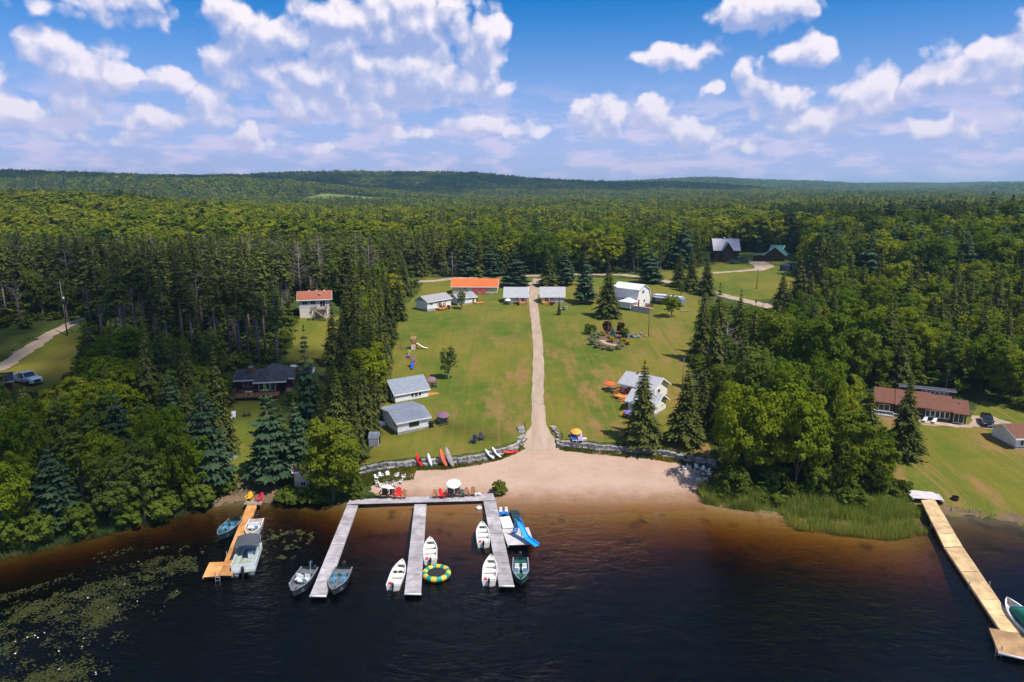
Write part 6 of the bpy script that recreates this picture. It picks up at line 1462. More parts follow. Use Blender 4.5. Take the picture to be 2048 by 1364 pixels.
def parasol(label, p, r, h, m, tilt=(0, 0), n=8, drop=.35, cat="parasol"):
    t = thing("parasol", label, cat, p); b = MB(); b.tube([(0, 0, 0), (0, 0, h)], .025, 6); b.build("pole", RUBBER, t); b = MB(); b.lathe([(.22, 0), (.22, .06), (.05, .10)], 12); b.build("base", CONC, t)
    c = MB(); c.M = Matrix.Translation((0, 0, h)) @ Euler((tilt[0], tilt[1], 0)).to_matrix().to_4x4(); vs = [(0, 0, .02)] + [(r * .5 * math.cos(2 * math.pi * k / n), r * .5 * math.sin(2 * math.pi * k / n), -drop * .38) for k in range(n)] + [(r * math.cos(2 * math.pi * k / n), r * math.sin(2 * math.pi * k / n), -drop) for k in range(n)] + [(r * math.cos(2 * math.pi * k / n), r * math.sin(2 * math.pi * k / n), -drop - .12) for k in range(n)]
    fs = [(0, 1 + k, 1 + (k + 1) % n) for k in range(n)]
    for a in (1, 1 + n): fs += [(a + k, a + n + k, a + n + (k + 1) % n, a + (k + 1) % n) for k in range(n)]
    c.add(vs, fs); me = c.mesh("canopy"); o = new_obj("canopy", me, m, t); sd = o.modifiers.new("thickness", 'SOLIDIFY'); sd.thickness = .012
    rb = MB(); rb.M = c.M
    for k in range(n): a = 2 * math.pi * k / n; rb.bar((0, 0, -.02), (r * .97 * math.cos(a), r * .97 * math.sin(a), -drop - .03), .015, .015)
    rb.build("rib", RUBBER, t); return t
P_WH = mat("white_parasol_cloth", (.78, .78, .79), .8, .04, 3); P_MA = mat("mauve_parasol_cloth", (.22, .12, .16), .85, .08, 3); P_OR = mat("orange_parasol_cloth", (.80, .11, .03), .8, .06, 3); P_VI = mat("violet_parasol_cloth", (.20, .15, .46), .8, .08, 3); P_YE = mat("yellow_orange_parasol_cloth", (.78, .36, .06), .8, .06, 3)
p = at_z(907,993,.48); parasol("open white parasol over the brown chairs on the boardwalk", (p.x, p.y + .3, .47), .85, 1.75, P_WH, (.25, 0))
p = at_z(777,996,.48); parasol("drooping white parasol over the left chairs of the boardwalk", (p.x - .1, p.y + .2, .47), .85, 1.55, P_WH, (-.42, .1), drop=.3)
def picnic(label, p, rz, m, sc=1.0):
    t = thing("picnic_table", label, "picnic table", p, rz); t.scale = (sc,) * 3; b = MB()
    for k in range(5): b.box(-.9, .9, -.36 + .147 * k, -.36 + .147 * k + .135, .72, .76)
    b.build("table_top", m, t)
    for s in (-1, 1):
        b = MB(); b.box(-.9, .9, s * .68 - .13, s * .68 - .005, .43, .47); b.box(-.9, .9, s * .68 + .005, s * .68 + .13, .43, .47); b.build("bench", m, t); b = MB(); b.bar((s * .6, -.62, 0), (s * .6, -.25, .72), .04, .09); b.bar((s * .6, .62, 0), (s * .6, .25, .72), .04, .09); b.bar((s * .6, -.78, .40), (s * .6, .78, .40), .04, .09); b.build("leg_frame", m, t)
    return t
PT = mat("dark_green_painted_wood", (.03, .05, .045), .7, .2, 3); PT2 = mat("grey_picnic_wood", (.20, .17, .14), .85, .2, 3)
p = G(866,774); picnic("dark picnic table beside the upper left cottage", p, .3, PT, .8); parasol("mauve parasol above the table at the upper left cottage", (p.x - .4, p.y + .3, p.z), .92, 1.55, P_MA, (.2, 0))
p = G(886,848); picnic("dark picnic table beside the lower left cottage", p, .5, PT, .9); parasol("mauve parasol above the table at the lower left cottage", (p.x, p.y + .5, p.z), .95, 1.5, P_MA, (.2, .1))
cq = G(879,838); t = thing("cooler", "blue cooler by the table at the lower left cottage", "cooler", cq); b = MB(); b.box(-.3, .3, -.2, .2, 0, .38); b.build("body", PB, t, bevel=.03); b = MB(); b.box(-.31, .31, -.21, .21, .383, .46); b.build("lid", mat("blue_lid", (.01, .1, .4), .4), t, bevel=.02)
p = G(1222,784); picnic("dark picnic table left of the orange deck", p, -.5, PT, .85); parasol("flat orange parasol left of the upper right cottage", (p.x - .1, p.y + .8, p.z), .85, 1.35, P_OR, (.1, 0), 10, .18)
p = G(1258,836); picnic("dark picnic table under the violet parasol", p, -.4, PT, .7); parasol("violet parasol beside the lower right cottage", (p.x, p.y + .1, p.z), .70, 1.15, P_VI, (.2, .1))
p = G(1014,609); picnic("dark picnic table at the left grey-roofed cottage", p, 0, PT, .9); parasol("white parasol at the left grey-roofed cottage", (p.x + .2, p.y + .3, p.z), .75, 1.45, P_WH, (.15, 0))
p = G(1153,880); parasol("yellow-orange parasol over the loungers above the right wall", (p.x, p.y + .6, p.z), .75, 1.3, P_YE, (.25, 0))
def lounger(label, p, rz, m, cush):
    t = thing("sun_lounger", label, "lounger", p, rz); b = MB(); b.box(-.3, .3, -.9, .35, .26, .31); b.build("bed", m, t); b = MB(); b.bar((0, .33, .30), (0, .88, .72), .58, .05); b.build("backrest", m, t); c_ = MB(); c_.box(-.26, .26, -.85, .33, .313, .37); c_.bar((0, .36, .37), (0, .86, .76), .5, .05); c_.build("cushion", cush, t)
    for (x, y) in ((-.27, -.8), (.27, -.8), (-.27, .3), (.27, .3)): b = MB(); b.box(x - .025, x + .025, y - .025, y + .025, 0, .26); b.build("leg", m, t)
    return t
BLC = mat("royal_blue_cushion", (.01, .05, .32), .8, .08, 3); lounger("lounger with royal blue cushion under the yellow-orange parasol", G(1147,880), 0.1, H_CUSH, BLC); lounger("white lounger with patterned cushion right of the blue one", G(1160,880), 0, H_CUSH, mat("patterned_cushion", (.45, .30, .42), .8, .3, 12, c2=(.05, .12, .45)))
lounger("white lounge chair on the grass before the dark-roofed house", G(467,836), .3, H_CUSH, SEATW)
t = thing("cooler", "grey cooler right of the loungers", "cooler", G(1169,882)); b = MB(); b.box(-.26, .26, -.2, .2, 0, .32); b.build("body", mat("grey_cooler", (.40, .42, .44), .5), t, bevel=.03); b = MB(); b.box(-.27, .27, -.21, .21, .323, .40); b.build("lid", H_CUSH, t, bevel=.02)
t = thing("side_table", "small white side table between the loungers", "table", G(1153,886)); b = MB(); b.lathe([(.02, .36), (.24, .36), (.24, .40), (.02, .40)], 12); b.build("top", H_CUSH, t); b = MB(); b.lathe([(.12, 0), (.05, .05), (.05, .36)], 8); b.build("stem", H_CUSH, t)
put_copy(AD['tan'] if False else copy_tree(AD['brown']), G(496,832), 2.0, "small dark chair on the grass right of the white lounge chair", None, .95)
t = thing("fire_bowl", "brown fire bowl beside the small dark chair", "fire bowl", G(490,833)); b = MB(); b.lathe([(.12, .0), (.30, .22), (.32, .30), (.28, .28), (.05, .15)], 12); b.build("bowl", mat("copper_bowl", (.2, .09, .05), .5, .15, 4), t); b = MB(); b.lathe([(.2, -.02), (.16, .06)], 8); b.build("stand", BLACKM, t)
def white_lawn_chairs():
    for (x, y, lab) in [(1853,833,"white lounge chair on the cabin patio, left of two"),(1862,834,"white lounge chair on the cabin patio, right of two")]: o = lounger(lab, O.root.matrix_basis @ Vector((O.w * (.56 if x < 1860 else .66), -.9, 0.0)), O.rz - .3, H_CUSH, SEATW); o.scale = (.8, .8, .8)
white_lawn_chairs()
def grill(label, p, rz=0.):
    t = thing("barbecue", label, "barbecue", p, rz); b = MB(); b.box(-.3, .3, -.22, .22, .12, .62); b.build("cabinet", BLACKM, t); b = MB(); b.prism([(-.24, .63), (-.24, .8), (-.12, .95), (.12, .95), (.24, .8), (.24, .63)], 'x', -.34, .34); b.build("hood", mat("dark_steel_hood", (.035, .037, .04), .4, .15, 3, metal=.4), t)
    for s in (-1, 1): b = MB(); b.box(*sorted((s * .36, s * .65)), -.2, .2, .6, .63); b.build("side_shelf", BLACKM, t)
    return t
grill("black barbecue at the right end of the long white cottage", G(897,618)); grill("black barbecue before the left grey-roofed cottage", G(1036,611)); grill("black barbecue before the right grey-roofed cottage", G(1103,611)); grill("black barbecue at the right corner of the lower left cottage", G(862,855))
t = thing("bistro_table", "black round table with white chairs under the slim young spruce", "table", G(1127,620)); b = MB(); b.lathe([(.02, .60), (.75, .62), (.75, .66), (.02, .68)], 16); b.build("top", BLACKM, t); b = MB(); b.lathe([(.35, 0), (.07, .05), (.07, .60)], 10); b.build("pedestal", BLACKM, t)
put_copy(PC, G(1122,621), 1.2, "white plastic chair at the black round table, left one", "chairs at the black table"); put_copy(PC, G(1131,619), -1.0, "white plastic chair at the black round table, right one", "chairs at the black table")

# ------------------------------------------------------------------ play sets
p = G(828,698); ps = thing("play_tower", "wooden play tower with swing beam and cream slide on the lawn's left edge", "play set", p, 0.0); PW = mat("play_wood", (.30, .17, .09), .8, .18, 3); PLS = mat("cream_slide", (.74, .66, .52), .4, .05, 2)
for (x, y) in ((-.45, -.45), (.45, -.45), (-.45, .45), (.45, .45)): b = MB(); b.box(x - .05, x + .05, y - .05, y + .05, -.3, 2.0); b.build("post", PW, ps)
b = MB(); b.box(-.5, .5, -.5, .5, .95, 1.02); b.build("platform", PW, ps); b = MB(); b.box(-.5, .5, -.55, -.505, 1.1, 1.5); b.build("side_board", PW, ps); b = MB(); b.prism([(-.65, 1.95), (0, 2.4), (.65, 1.95), (.65, 2.0), (0, 2.46), (-.65, 2.0)], 'x', -.55, .55); b.build("roof", PW, ps)
b = MB(); b.add([(-.42, -.95, 0), (.42, -.95, 0), (.42, -.56, 1.0), (-.42, -.56, 1.0), (-.42, -.99, .03), (.42, -.99, .03), (.42, -.60, 1.03), (-.42, -.60, 1.03)], [(0, 1, 2, 3), (7, 6, 5, 4), (0, 4, 5, 1), (1, 5, 6, 2), (2, 6, 7, 3), (3, 7, 4, 0)]); b.build("climbing_wall", mat("pinkish_board", (.46, .33, .28), .8, .1, 3), ps)
b = MB(); b.loft([[(x, -.25, z + .12), (x, -.22, z), (x, .22, z), (x, .25, z + .12), (x, .19, z + .05), (x, -.19, z + .05)] for (x, z) in ((.5, 1.02), (.9, .85), (1.4, .50), (1.9, .22), (2.4, .12), (2.6, .10))]); b.build("slide", PLS, ps)
b = MB(); b.bar((-.45, 0, 1.75), (-2.6, 0, 1.75), .1, .12); b.build("swing_beam", PW, ps); b = MB(); b.bar((-2.6, 0, 1.75), (-2.75, -.7, -.2), .08, .08); b.bar((-2.6, 0, 1.75), (-2.75, .7, -.2), .08, .08); b.build("a_frame", PW, ps)
for x in (-1.1, -1.9): b = MB(); b.tube([(x - .2, 0, 1.7), (x - .2, 0, .35)], .012, 4); b.tube([(x + .2, 0, 1.7), (x + .2, 0, .35)], .012, 4); b.box(x - .24, x + .24, -.1, .1, .31, .35); b.build("swing", mat("green_swing", (.03, .14, .06), .6), ps)
b = MB(); b.box(-2.5, -.8, -.75, -.71, -.2, .25); b.build("low_board", PW, ps)
p = G(826,735); ps = thing("small_slide_set", "orange toy climbing frame with blue slide on the lawn's left edge", "play set", p); ORP = mat("orange_plastic", (.52, .14, .02), .5, .1, 3); PUR = mat("purple_plastic", (.22, .10, .26), .5, .1, 3); BSL = mat("blue_slide_plastic", (.01, .10, .55), .4, .08, 3)
for s in (-1, 1): b = MB(); b.bar((s * .55, -.25, -.2), (s * .38, .35, 1.35), .07, .07); b.bar((s * .55, .9, -.2), (s * .38, .35, 1.35), .07, .07); b.build("side_frame", ORP, ps)
b = MB(); b.box(-.42, .42, .05, .65, .95, 1.0); b.build("platform", ORP, ps); b = MB(); b.prism([(-.5, 1.35), (0, 1.68), (.5, 1.35), (.5, 1.39), (0, 1.73), (-.5, 1.39)], 'y', .0, .75); b.build("roof", PUR, ps); b = MB(); b.loft([[(-.25, y, z + .12), (-.21, y, z), (.21, y, z), (.25, y, z + .12), (.18, y, z + .05), (-.18, y, z + .05)] for (y, z) in ((.05, 1.0), (-.3, .8), (-.7, .45), (-1.05, .2), (-1.35, .12))]); b.build("slide", BSL, ps)
for (px_, py_, m_, lab) in [(818,708,mat("lime_plastic", (.25, .55, .06), .5), "lime green toy playhouse behind the blue slide"), (817,716,PUR, "purple and pink toy car beside the blue slide")]:
    t = thing("toy_house" if 'lime' in lab else "toy_car", lab, "toy", G(px_, py_)); b = MB(); b.box(-.35, .35, -.25, .25, .1, .55); b.build("body", m_, t, bevel=.06); b = MB(); b.prism([(-.32, .553), (0, .8), (.32, .553)], 'y', -.24, .24); b.build("roof", m_ if 'lime' in lab else mat("pink_plastic", (.6, .25, .4), .5), t)
    for s in (-1, 1): b = MB(); b.M = Matrix.Translation((s * .25, -.26, .1)) @ Matrix.Rotation(math.pi / 2, 4, 'X'); b.lathe([(.1, -.03), (.1, .03)], 10); b.build("wheel", BLACKM, t)

# ------------------------------------------------------------------ poles and wires
POLEM = mat("weathered_pole", (.14, .125, .11), .9, .2, 3, .4, 20)
def pole(label, base, ty, r=.11, arm=True, lean=0.):
    p = G(*base); h = solve_h(p, ty); t = thing("utility_pole", label, "utility pole", p); b = MB(); b.tube([(0, 0, -.5), (lean, 0, h)], [r, r * .7], 8); b.build("shaft", POLEM, t, smooth=True)
    if arm:
        b = MB(); b.bar((lean - .7, 0, h - .5), (lean + .7, 0, h - .5), .08, .1); b.build("crossarm", POLEM, t)
        for s in (-.6, 0, .6): b = MB(); b.lathe([(.03, h - .45), (.05, h - .38), (.05, h - .32), (.02, h - .28)], 8, (lean + s, 0)); b.build("insulator", METALG, t)
    return p + Vector((lean, 0, h - .15))
P1 = pole("tall grey pole beside the flower bed", (1297,673), 609, .085, False); P2 = pole("grey pole right of the upper right cottage", (1364,791), 714, .075, False); P3 = pole("roadside pole with crossarm left of the broad pine", (1275,545), 501, .12)
P4 = pole("pole beside the dirt road at far left", (135,672), 562, .12); P5 = pole("pale pole in the far field before the dark log house", (1513,578), 538, .12, False); P6 = pole("thin dark pole at the woods' edge above the upper left cottage", (781,758), 712, .06, False); P7 = pole("short dark pole behind the upper right cottage", (1320,760), 740, .05, False)
b = MB(); b.lathe([(.02, 0), (.22, .05), (.22, .7), (.02, .75)], 10); t = thing("pole_transformer", "white transformer can on the pole by the dirt road", "transformer", P4 + Vector((.3, -.1, -3.6))); b.build("can", METALG, t, smooth=True)
b = MB(); b.box(-.34, -.2, .02, .18, .3, .42); b.build("bracket", BLACKM, t)
def wire(label, a, b_, sag, r=.018):
    t = thing("overhead_wire", label, "wire", a); b = MB(); d = b_ - a; b.tube([d * (k / 12) + Vector((0, 0, -sag * 4 * (k / 12) * (1 - k / 12))) for k in range(13)], r, 4, False); b.build("cable", BLACKM, t)
wire("overhead wire from the flower-bed pole to the pole by the right cottages", P1, P2, 1.2); wire("overhead wire running left from the roadside pole", P3, P3 + Vector((-62, 4, -1.0)), 1.5, .025); wire("lower overhead wire running left from the roadside pole", P3 + Vector((0, 0, -1.2)), P3 + Vector((-62, 4, -2.4)), 1.6, .025)
wire("overhead wire from the pole beside the flower bed to the gambrel house", P1, W_.root.matrix_basis @ Vector((1, 0, 3)), .6)

# ------------------------------------------------------------------ vehicles
TYRE = mat("tyre_rubber", (.018, .018, .02), .85, .15, 6); RIM_ = mat("wheel_rim", (.36, .37, .39), .35, .1, 4, metal=.6); HEADL = mat("headlamp", (.6, .62, .62), .15, .05, 3); TAILL = mat("tail_lamp", (.35, .01, .01), .3, .05, 3)
def wheel(root, x, y, r, w=.2):
    b = MB(); b.M = Matrix.Translation((x, y, r)) @ Matrix.Rotation(math.pi / 2, 4, 'X'); b.lathe([(r * .62, -w / 2), (r * .94, -w / 2), (r, -w / 3), (r, w / 3), (r * .94, w / 2), (r * .62, w / 2)], 18); o = b.build("wheel", TYRE, root); c_ = MB(); c_.M = b.M; c_.lathe([(.03, -w * .44), (r * .6, -w * .42), (r * .6, w * .42), (.03, w * .44)], 14); c_.build("rim", RIM_, o)
def body_loft(root, name, m, secs, W, n=1.0, bevel=.03):
    """secs: side profile (x, z_low, z_high, width factor)"""
    b = MB(); b.loft([[(x, -W / 2 * f, zl), (x, -W / 2 * f * 1.0, zl + (zh - zl) * .55), (x, -W / 2 * f * .93, zh), (x, W / 2 * f * .93, zh), (x, W / 2 * f, zl + (zh - zl) * .55), (x, W / 2 * f, zl)] for (x, zl, zh, f) in secs]); return b.build(name, m, root, smooth=False)
def car(name, label, cat, p, rz, m, kind, sc=1.0):
    t = thing(name, label, cat, p, rz); t.scale = (sc,) * 3; W = 1.95
    if kind == 'pickup':
        L = 5.8; body_loft(t, "body", m, [(-2.9, .55, 1.12, .96), (-2.85, .45, 1.15, 1), (-1.0, .42, 1.15, 1), (1.0, .42, 1.15, 1), (1.1, .42, 1.22, 1), (2.4, .45, 1.18, .98), (2.8, .45, 1.10, .92), (2.88, .55, .98, .86)], W)
        bd = MB(); bd.box(-2.75, -.75, -.78, .78, 1.155, 1.165); bd.build("truck_bed", mat("bed_liner", (.03, .035, .05), .8, .2, 4), t)
        for s in (-1, 1): q = MB(); q.box(-2.85, -.72, *sorted((s * .80, s * .95)), 1.15, 1.30); q.build("bed_side", m, t)
        q = MB(); q.box(-2.88, -2.78, -.8, .8, 1.15, 1.30); q.build("tailgate", m, t); cab = [(-.70, .8, .95), (-.55, 1.88, .80), (.45, 1.90, .80), (1.25, 1.20, .95)]; gl = [(-.72, -.55), (.42, 1.22)]; wx = (-1.75, 1.85); r = .42; fx = 2.88
    else:
        L = 4.7; W = 1.85; body_loft(t, "body", m, [(-2.35, .5, .85, .86), (-2.25, .35, .98, .96), (-1.4, .28, 1.0, 1), (1.0, .28, .98, 1), (2.0, .32, .86, .97), (2.3, .38, .74, .88), (2.36, .45, .62, .8)], W)
        cab = [(-1.95, .92, .92), (-1.35, 1.48, .76), (.05, 1.50, .76), (.95, .95, .92)] if kind == 'sedan' else [(-2.2, .95, .92), (-2.0, 1.62, .78), (.25, 1.66, .78), (1.35, .98, .92)]; gl = None; wx = (-1.4, 1.45); r = .33; fx = 2.36
    (xa, za, fa), (xb, zb, fb), (xc, zc_, fc), (xd, zd, fd) = cab; z0 = 1.10 if kind == 'pickup' else .92
    b = MB(); b.add([(xa, -W / 2 * fa, z0), (xa, W / 2 * fa, z0), (xd, W / 2 * fd, z0), (xd, -W / 2 * fd, z0), (xb, -W / 2 * fb, zb), (xb, W / 2 * fb, zb), (xc, W / 2 * fc, zc_), (xc, -W / 2 * fc, zc_)], [(0, 1, 5, 4), (1, 2, 6, 5), (2, 3, 7, 6), (3, 0, 4, 7), (4, 5, 6, 7), (3, 2, 1, 0)]); b.build("glasshouse", GLASS, t)
    rf = MB(); e = .03; rf.add([(xb - .05, -W / 2 * fb - e, zb - .02), (xb - .05, W / 2 * fb + e, zb - .02), (xc + .05, W / 2 * fc + e, zc_ - .02), (xc + .05, -W / 2 * fc - e, zc_ - .02), (xb, -W / 2 * fb + .05, zb + .06), (xb, W / 2 * fb - .05, zb + .06), (xc, W / 2 * fc - .05, zc_ + .05), (xc, -W / 2 * fc + .05, zc_ + .05)], [(0, 1, 5, 4), (1, 2, 6, 5), (2, 3, 7, 6), (3, 0, 4, 7), (4, 5, 6, 7), (3, 2, 1, 0)]); rf.build("roof", m, t)
    pl = MB()
    for s in (-1, 1):
        pl.bar((xa, s * W / 2 * fa, z0), (xb, s * W / 2 * (fb + .01), zb), .07, .07); pl.bar((xd, s * W / 2 * fd, z0), (xc, s * W / 2 * (fc + .01), zc_), .07, .07); xm = (xb + xc) / 2; pl.bar((xm, s * W / 2 * .935, z0), (xm, s * W / 2 * (fb + .012), zb), .09, .06)
    pl.build("pillars", m, t)
    for s in (-1, 1):
        for x in wx: wheel(t, x, s * (W / 2 - .08), r, .24)
        q = MB(); q.box(fx - .22, fx - .02, *sorted((s * W * .26, s * W * .40)), .66 if kind != 'pickup' else .82, .78 if kind != 'pickup' else 1.0); q.build("headlight", HEADL, t); q = MB(); q.box(-fx - .01, -fx + .08, *sorted((s * W * .34, s * W * .42)), .7, .95); q.build("tail_light", TAILL, t); q = MB(); q.box(xd - .25, xd - .08, *sorted((s * W / 2, s * (W / 2 + .18))), z0, z0 + .16); q.build("mirror", m, t)
    q = MB(); q.box(fx - .1, fx + .015, -W * .25, W * .25, .55, .95 if kind == 'pickup' else .68); q.build("grille", BLACKM, t); q = MB(); q.box(fx - .12, fx + .03, -W * .42, W * .42, .36, .5); q.build("bumper", BLACKM if kind != 'pickup' else RIM_, t); return t
pa, pb = G(26,764), G(84,768); v = pb - pa
car("pickup_truck", "white crew-cab pickup parked on the grass at far left", "pickup truck", (pa + pb) / 2, math.atan2(v.y, v.x) - .28, mat("white_car_paint", (.72, .73, .76), .25, .03, 1, coat=.6), 'pickup', .96)
car("parked_car", "black minivan parked on the gravel pad beside the brown-roofed cabin", "minivan", G(1973,848), math.atan2(*(reversed((G(1977,858) - G(1968,836)).xy))), mat("black_car_paint", (.02, .016, .018), .2, .1, 1, coat=.8), 'van', .72)
car("parked_car", "dark green pickup beside the dark log house", "pickup truck", G(1476,527), .05, mat("dark_green_car_paint", (.008, .035, .035), .25, .1, 1, coat=.6), 'pickup', 1.15)
car("parked_car", "white car half hidden behind the dark-roofed house", "car", G(604,748), .2, MATS["white_car_paint"], 'van', .9)
# trailer
pa, pb = G(1302,606), G(1363,615); v = pb - pa; L = v.length
tl = thing("travel_trailer", "long silver travel trailer with white roof behind the round young tree", "trailer", (pa.x, pa.y, (pa.z + pb.z) / 2), math.atan2(v.y, v.x)); ALU = mat("trailer_aluminium", (.34, .40, .50), .3, .08, 1, metal=.5); b = MB()
b.loft([[(x, 2.2 * (1 - f) / 2 + yy * 2.2 * f, zz) for (yy, zz) in ((0, .45), (0, 1.45 * g + .3), (.12, 1.95 * g + .2), (.88, 1.95 * g + .2), (1, 1.45 * g + .3), (1, .45))] for (x, f, g) in ((0, .86, .9), (.25, 1, 1), (L * .5, 1, 1), (L - .6, 1, 1), (L - .2, .92, .95), (L, .75, .82))]); b.build("shell", ALU, tl)
b = MB(); b.box(.3, L - .7, .3, 1.9, 2.16, 2.24); b.build("roof", R_WHITE, tl); b = MB(); b.box(.4, L - .9, -.03, -.004, 1.0, 1.5); b.build("window_band", GLASS, tl); b = MB(); b.box(.2, L - .3, -.04, -.005, .5, .9); b.build("dark_skirt", DOORD, tl); b = MB(); b.box(.8, 4.2, -.5, -.06, 1.72, 1.78); b.build("awning", R_WHITE, tl)
for x in (L * .45, L * .57): wheel(tl, x, .05, .33, .2)
for x in (L * .3, L * .75): b = MB(); b.box(x, x + .5, .8, 1.3, 2.243, 2.42); b.build("roof_vent", R_WHITE, tl, bevel=.05)
t = thing("wooden_platform", "low wooden step platform at the end of the trailer", "platform", G(1370,622)); b = MB()
for k in range(8): b.box(-1., 1., -.5 + .125 * k, -.5 + .125 * k + .11, .1, .14)
b.build("boards", WOODG, t); b = MB(); b.box(-.9, -.8, -.5, .5, -.2, .097); b.box(.8, .9, -.5, .5, -.2, .097); b.build("bearers", WOODG, t)
t = thing("covered_load", "dark blue tarpaulin-covered pile at the edge of the far field", "tarp", G(1577,540)); b = MB(); b.loft([[(x, -1.6 * f, 0), (x, -1.4 * f, 1.5 * g), (x, 0, 1.9 * g), (x, 1.4 * f, 1.5 * g), (x, 1.6 * f, 0)] for (x, f, g) in ((-2.2, .8, .8), (-1, 1, 1), (.8, 1, .95), (2.2, .8, .75))]); b.build("tarp", mat("navy_tarp", (.008, .02, .05), .6, .2, 2), t); b = MB(); b.tube([(-1, -1.62, .1), (-1, 0, 1.96), (-1, 1.62, .1)], .02, 4); b.build("rope", RUBBER, t)
t = thing("yellow_kayak", "yellow kayak on the grass before the dark log house", "kayak", G(1437,527)); b = MB(); b.loft([[(x, w_ * math.cos(a), .15 + .15 * w_ / .35 * math.sin(a)) for a in [k * math.pi / 4 for k in range(8)]] for (x, w_) in ((-1.6, .03), (-1, .25), (0, .35), (1, .25), (1.6, .03))]); b.build("hull", mat("yellow_plastic", (.7, .42, .01), .4), t, smooth=True); b = MB(); b.box(-.4, .4, -.2, .2, .29, .32); b.build("cockpit", BLACKM, t)

# ------------------------------------------------------------------ steps, log, fence
a, b_ = G(517,966), G(520,938); t = thing("garden_steps", "grey wooden steps down the bank above the left landing", "steps", a); v = b_ - a
for k in range(8): p = v * (k / 7.5); st = MB(); st.box(p.x - .55, p.x + .55, p.y - .1, p.y + .22, p.z - .1, p.z + .12); st.build("tread", WOODG, t)
b = MB(); b.bar((v.x + .6, v.y, v.z - .2), (v.x + .6, v.y, v.z + .9), .08, .08); b.build("post", WOODG, t)
a, b_ = G(426,1010), G(438,997); t = thing("driftwood_log", "pale log lying at the water's edge left of the wooden dock", "log", a); v = b_ - a; b = MB(); b.tube([(0, 0, .08), tuple(v * .5 + Vector((0, 0, .12))), tuple(v + Vector((0, 0, .1)))], [.10, .12, .08], 8); b.build("trunk", mat("bleached_wood", (.42, .38, .32), .9, .15, 3), t, smooth=True); b = MB(); b.tube([tuple(v * .6 + Vector((0, 0, .12))), tuple(v * .62 + Vector((.3, 0, .3)))], [.04, .02], 5); b.build("branch_stub", MATS["bleached_wood"], t)
fp_ = [G(1778,972), G(1789,978), G(1800,986)]; t = thing("split_rail_fence", "dark wooden rail fence beside the head of the right dock", "fence", fp_[0])
for p in fp_: q = p - fp_[0]; b = MB(); b.box(q.x - .08, q.x + .08, q.y - .08, q.y + .08, q.z - .4, q.z + 1.15); b.build("post", DOORD, t)
for z in (.4, .75, 1.05):
    for p, r in zip(fp_[:-1], fp_[1:]): b = MB(); b.bar(tuple(p - fp_[0] + Vector((0, 0, z))), tuple(r - fp_[0] + Vector((0, 0, z))), .05, .09); b.build("rail", WOODG, t)

# ------------------------------------------------------------------ flower bed
def shrub_at(kindmat, px_, py_, ty, wpx, label, seed, cat="shrub", name="shrub", size=.16, n=60, group=None):
    p = G(px_, py_); r = wpx * pix(*p)[2] / FPX / 2; h = solve_h(p, ty); crown, tb = broadleaf(name, h, r, .0, int(n * 1.6), 24, size * 1.1, [LEAF[kindmat]], seed, limbs=3, spread=.42); t = thing(name, label, cat, p, 0, group); tm = tb.mesh("stem", True); tm.materials.append(BARK); new_obj("stem", tm, None, t); new_obj("foliage", crown, None, t)
shrub_at('ninebark', 1213, 668, 640, 24, "dark red bush, left of the pair in the flower bed", 301); shrub_at('ninebark', 1241, 667, 643, 22, "dark red bush, right of the pair in the flower bed", 302)
shrub_at('shrub', 1180, 668, 647, 30, "dark green bush at the left end of the flower bed", 303); shrub_at('shrub', 1247, 676, 654, 24, "dark green bush right of the small blue spruce", 304)
PROTO['blue_spruce'] = []; proto('blue_spruce', conifer("blue_spruce", 10, 2.9, .03, 22, 9, .6, [LEAF['bluespruce']], 310, .2), 10, 2.9, BARK); NAMES['blue_spruce'], CATS['blue_spruce'] = "blue_spruce", "spruce"; hero('blue_spruce', 1225, 676, 652, 20, "small silvery blue spruce in the middle of the flower bed")
for i, (x, y, ty, w_) in enumerate([(1188,680,664,22),(1195,676,660,18),(1186,690,674,18),(1196,696,682,18),(1208,699,688,16),(1222,701,690,18),(1236,699,689,16),(1244,694,684,14)]): shrub_at('silver', x, y, ty, w_, "pale silvery shrub in the curved front border of the flower bed", 320 + i, group="silvery border shrubs", n=36)
for i, (x, y, ty, w_) in enumerate([(1223,684,672,17),(1245,687,675,18),(1256,689,679,16),(1205,672,660,14)]): shrub_at('gold', x, y, ty, w_, "clump of yellow flowers in the flower bed", 340 + i, "flowers", "flower_clump", .13, 36, "yellow flower clumps")
BEDP = [G(*p) for p in [(1176,676),(1186,664),(1215,656),(1252,662),(1262,678),(1250,694),(1232,700),(1208,701),(1186,692)]]
drape("flower_bed_soil", lambda x, y: sd_poly(x, y, BEDP), 10, 45, 115, 150, .5, .03, M_DIRT, .4, 1.2); drape("flower_bed_path", lambda x, y: sd_line(x, y, [G(1204,682), G(1215,688), G(1235,692)], [1.2, 1.0, .8]), 10, 40, 112, 145, .3, .05, M_SAND, .2, .8)
t = thing("rock_pile", "pale rocks at the right end of the flower bed", "rocks", G(1273,675)); rr = random.Random(5)
for k in range(12): o = new_obj("rock", STONES[k % 9], None, t); o.location = (rr.uniform(-2, 2), rr.uniform(-.5, .6), .15 + (.5 if k > 8 else 0)); o.scale = (rr.uniform(.4, .7), rr.uniform(.3, .6), rr.uniform(.3, .6)); o.rotation_euler = (0, 0, rr.random() * 3)

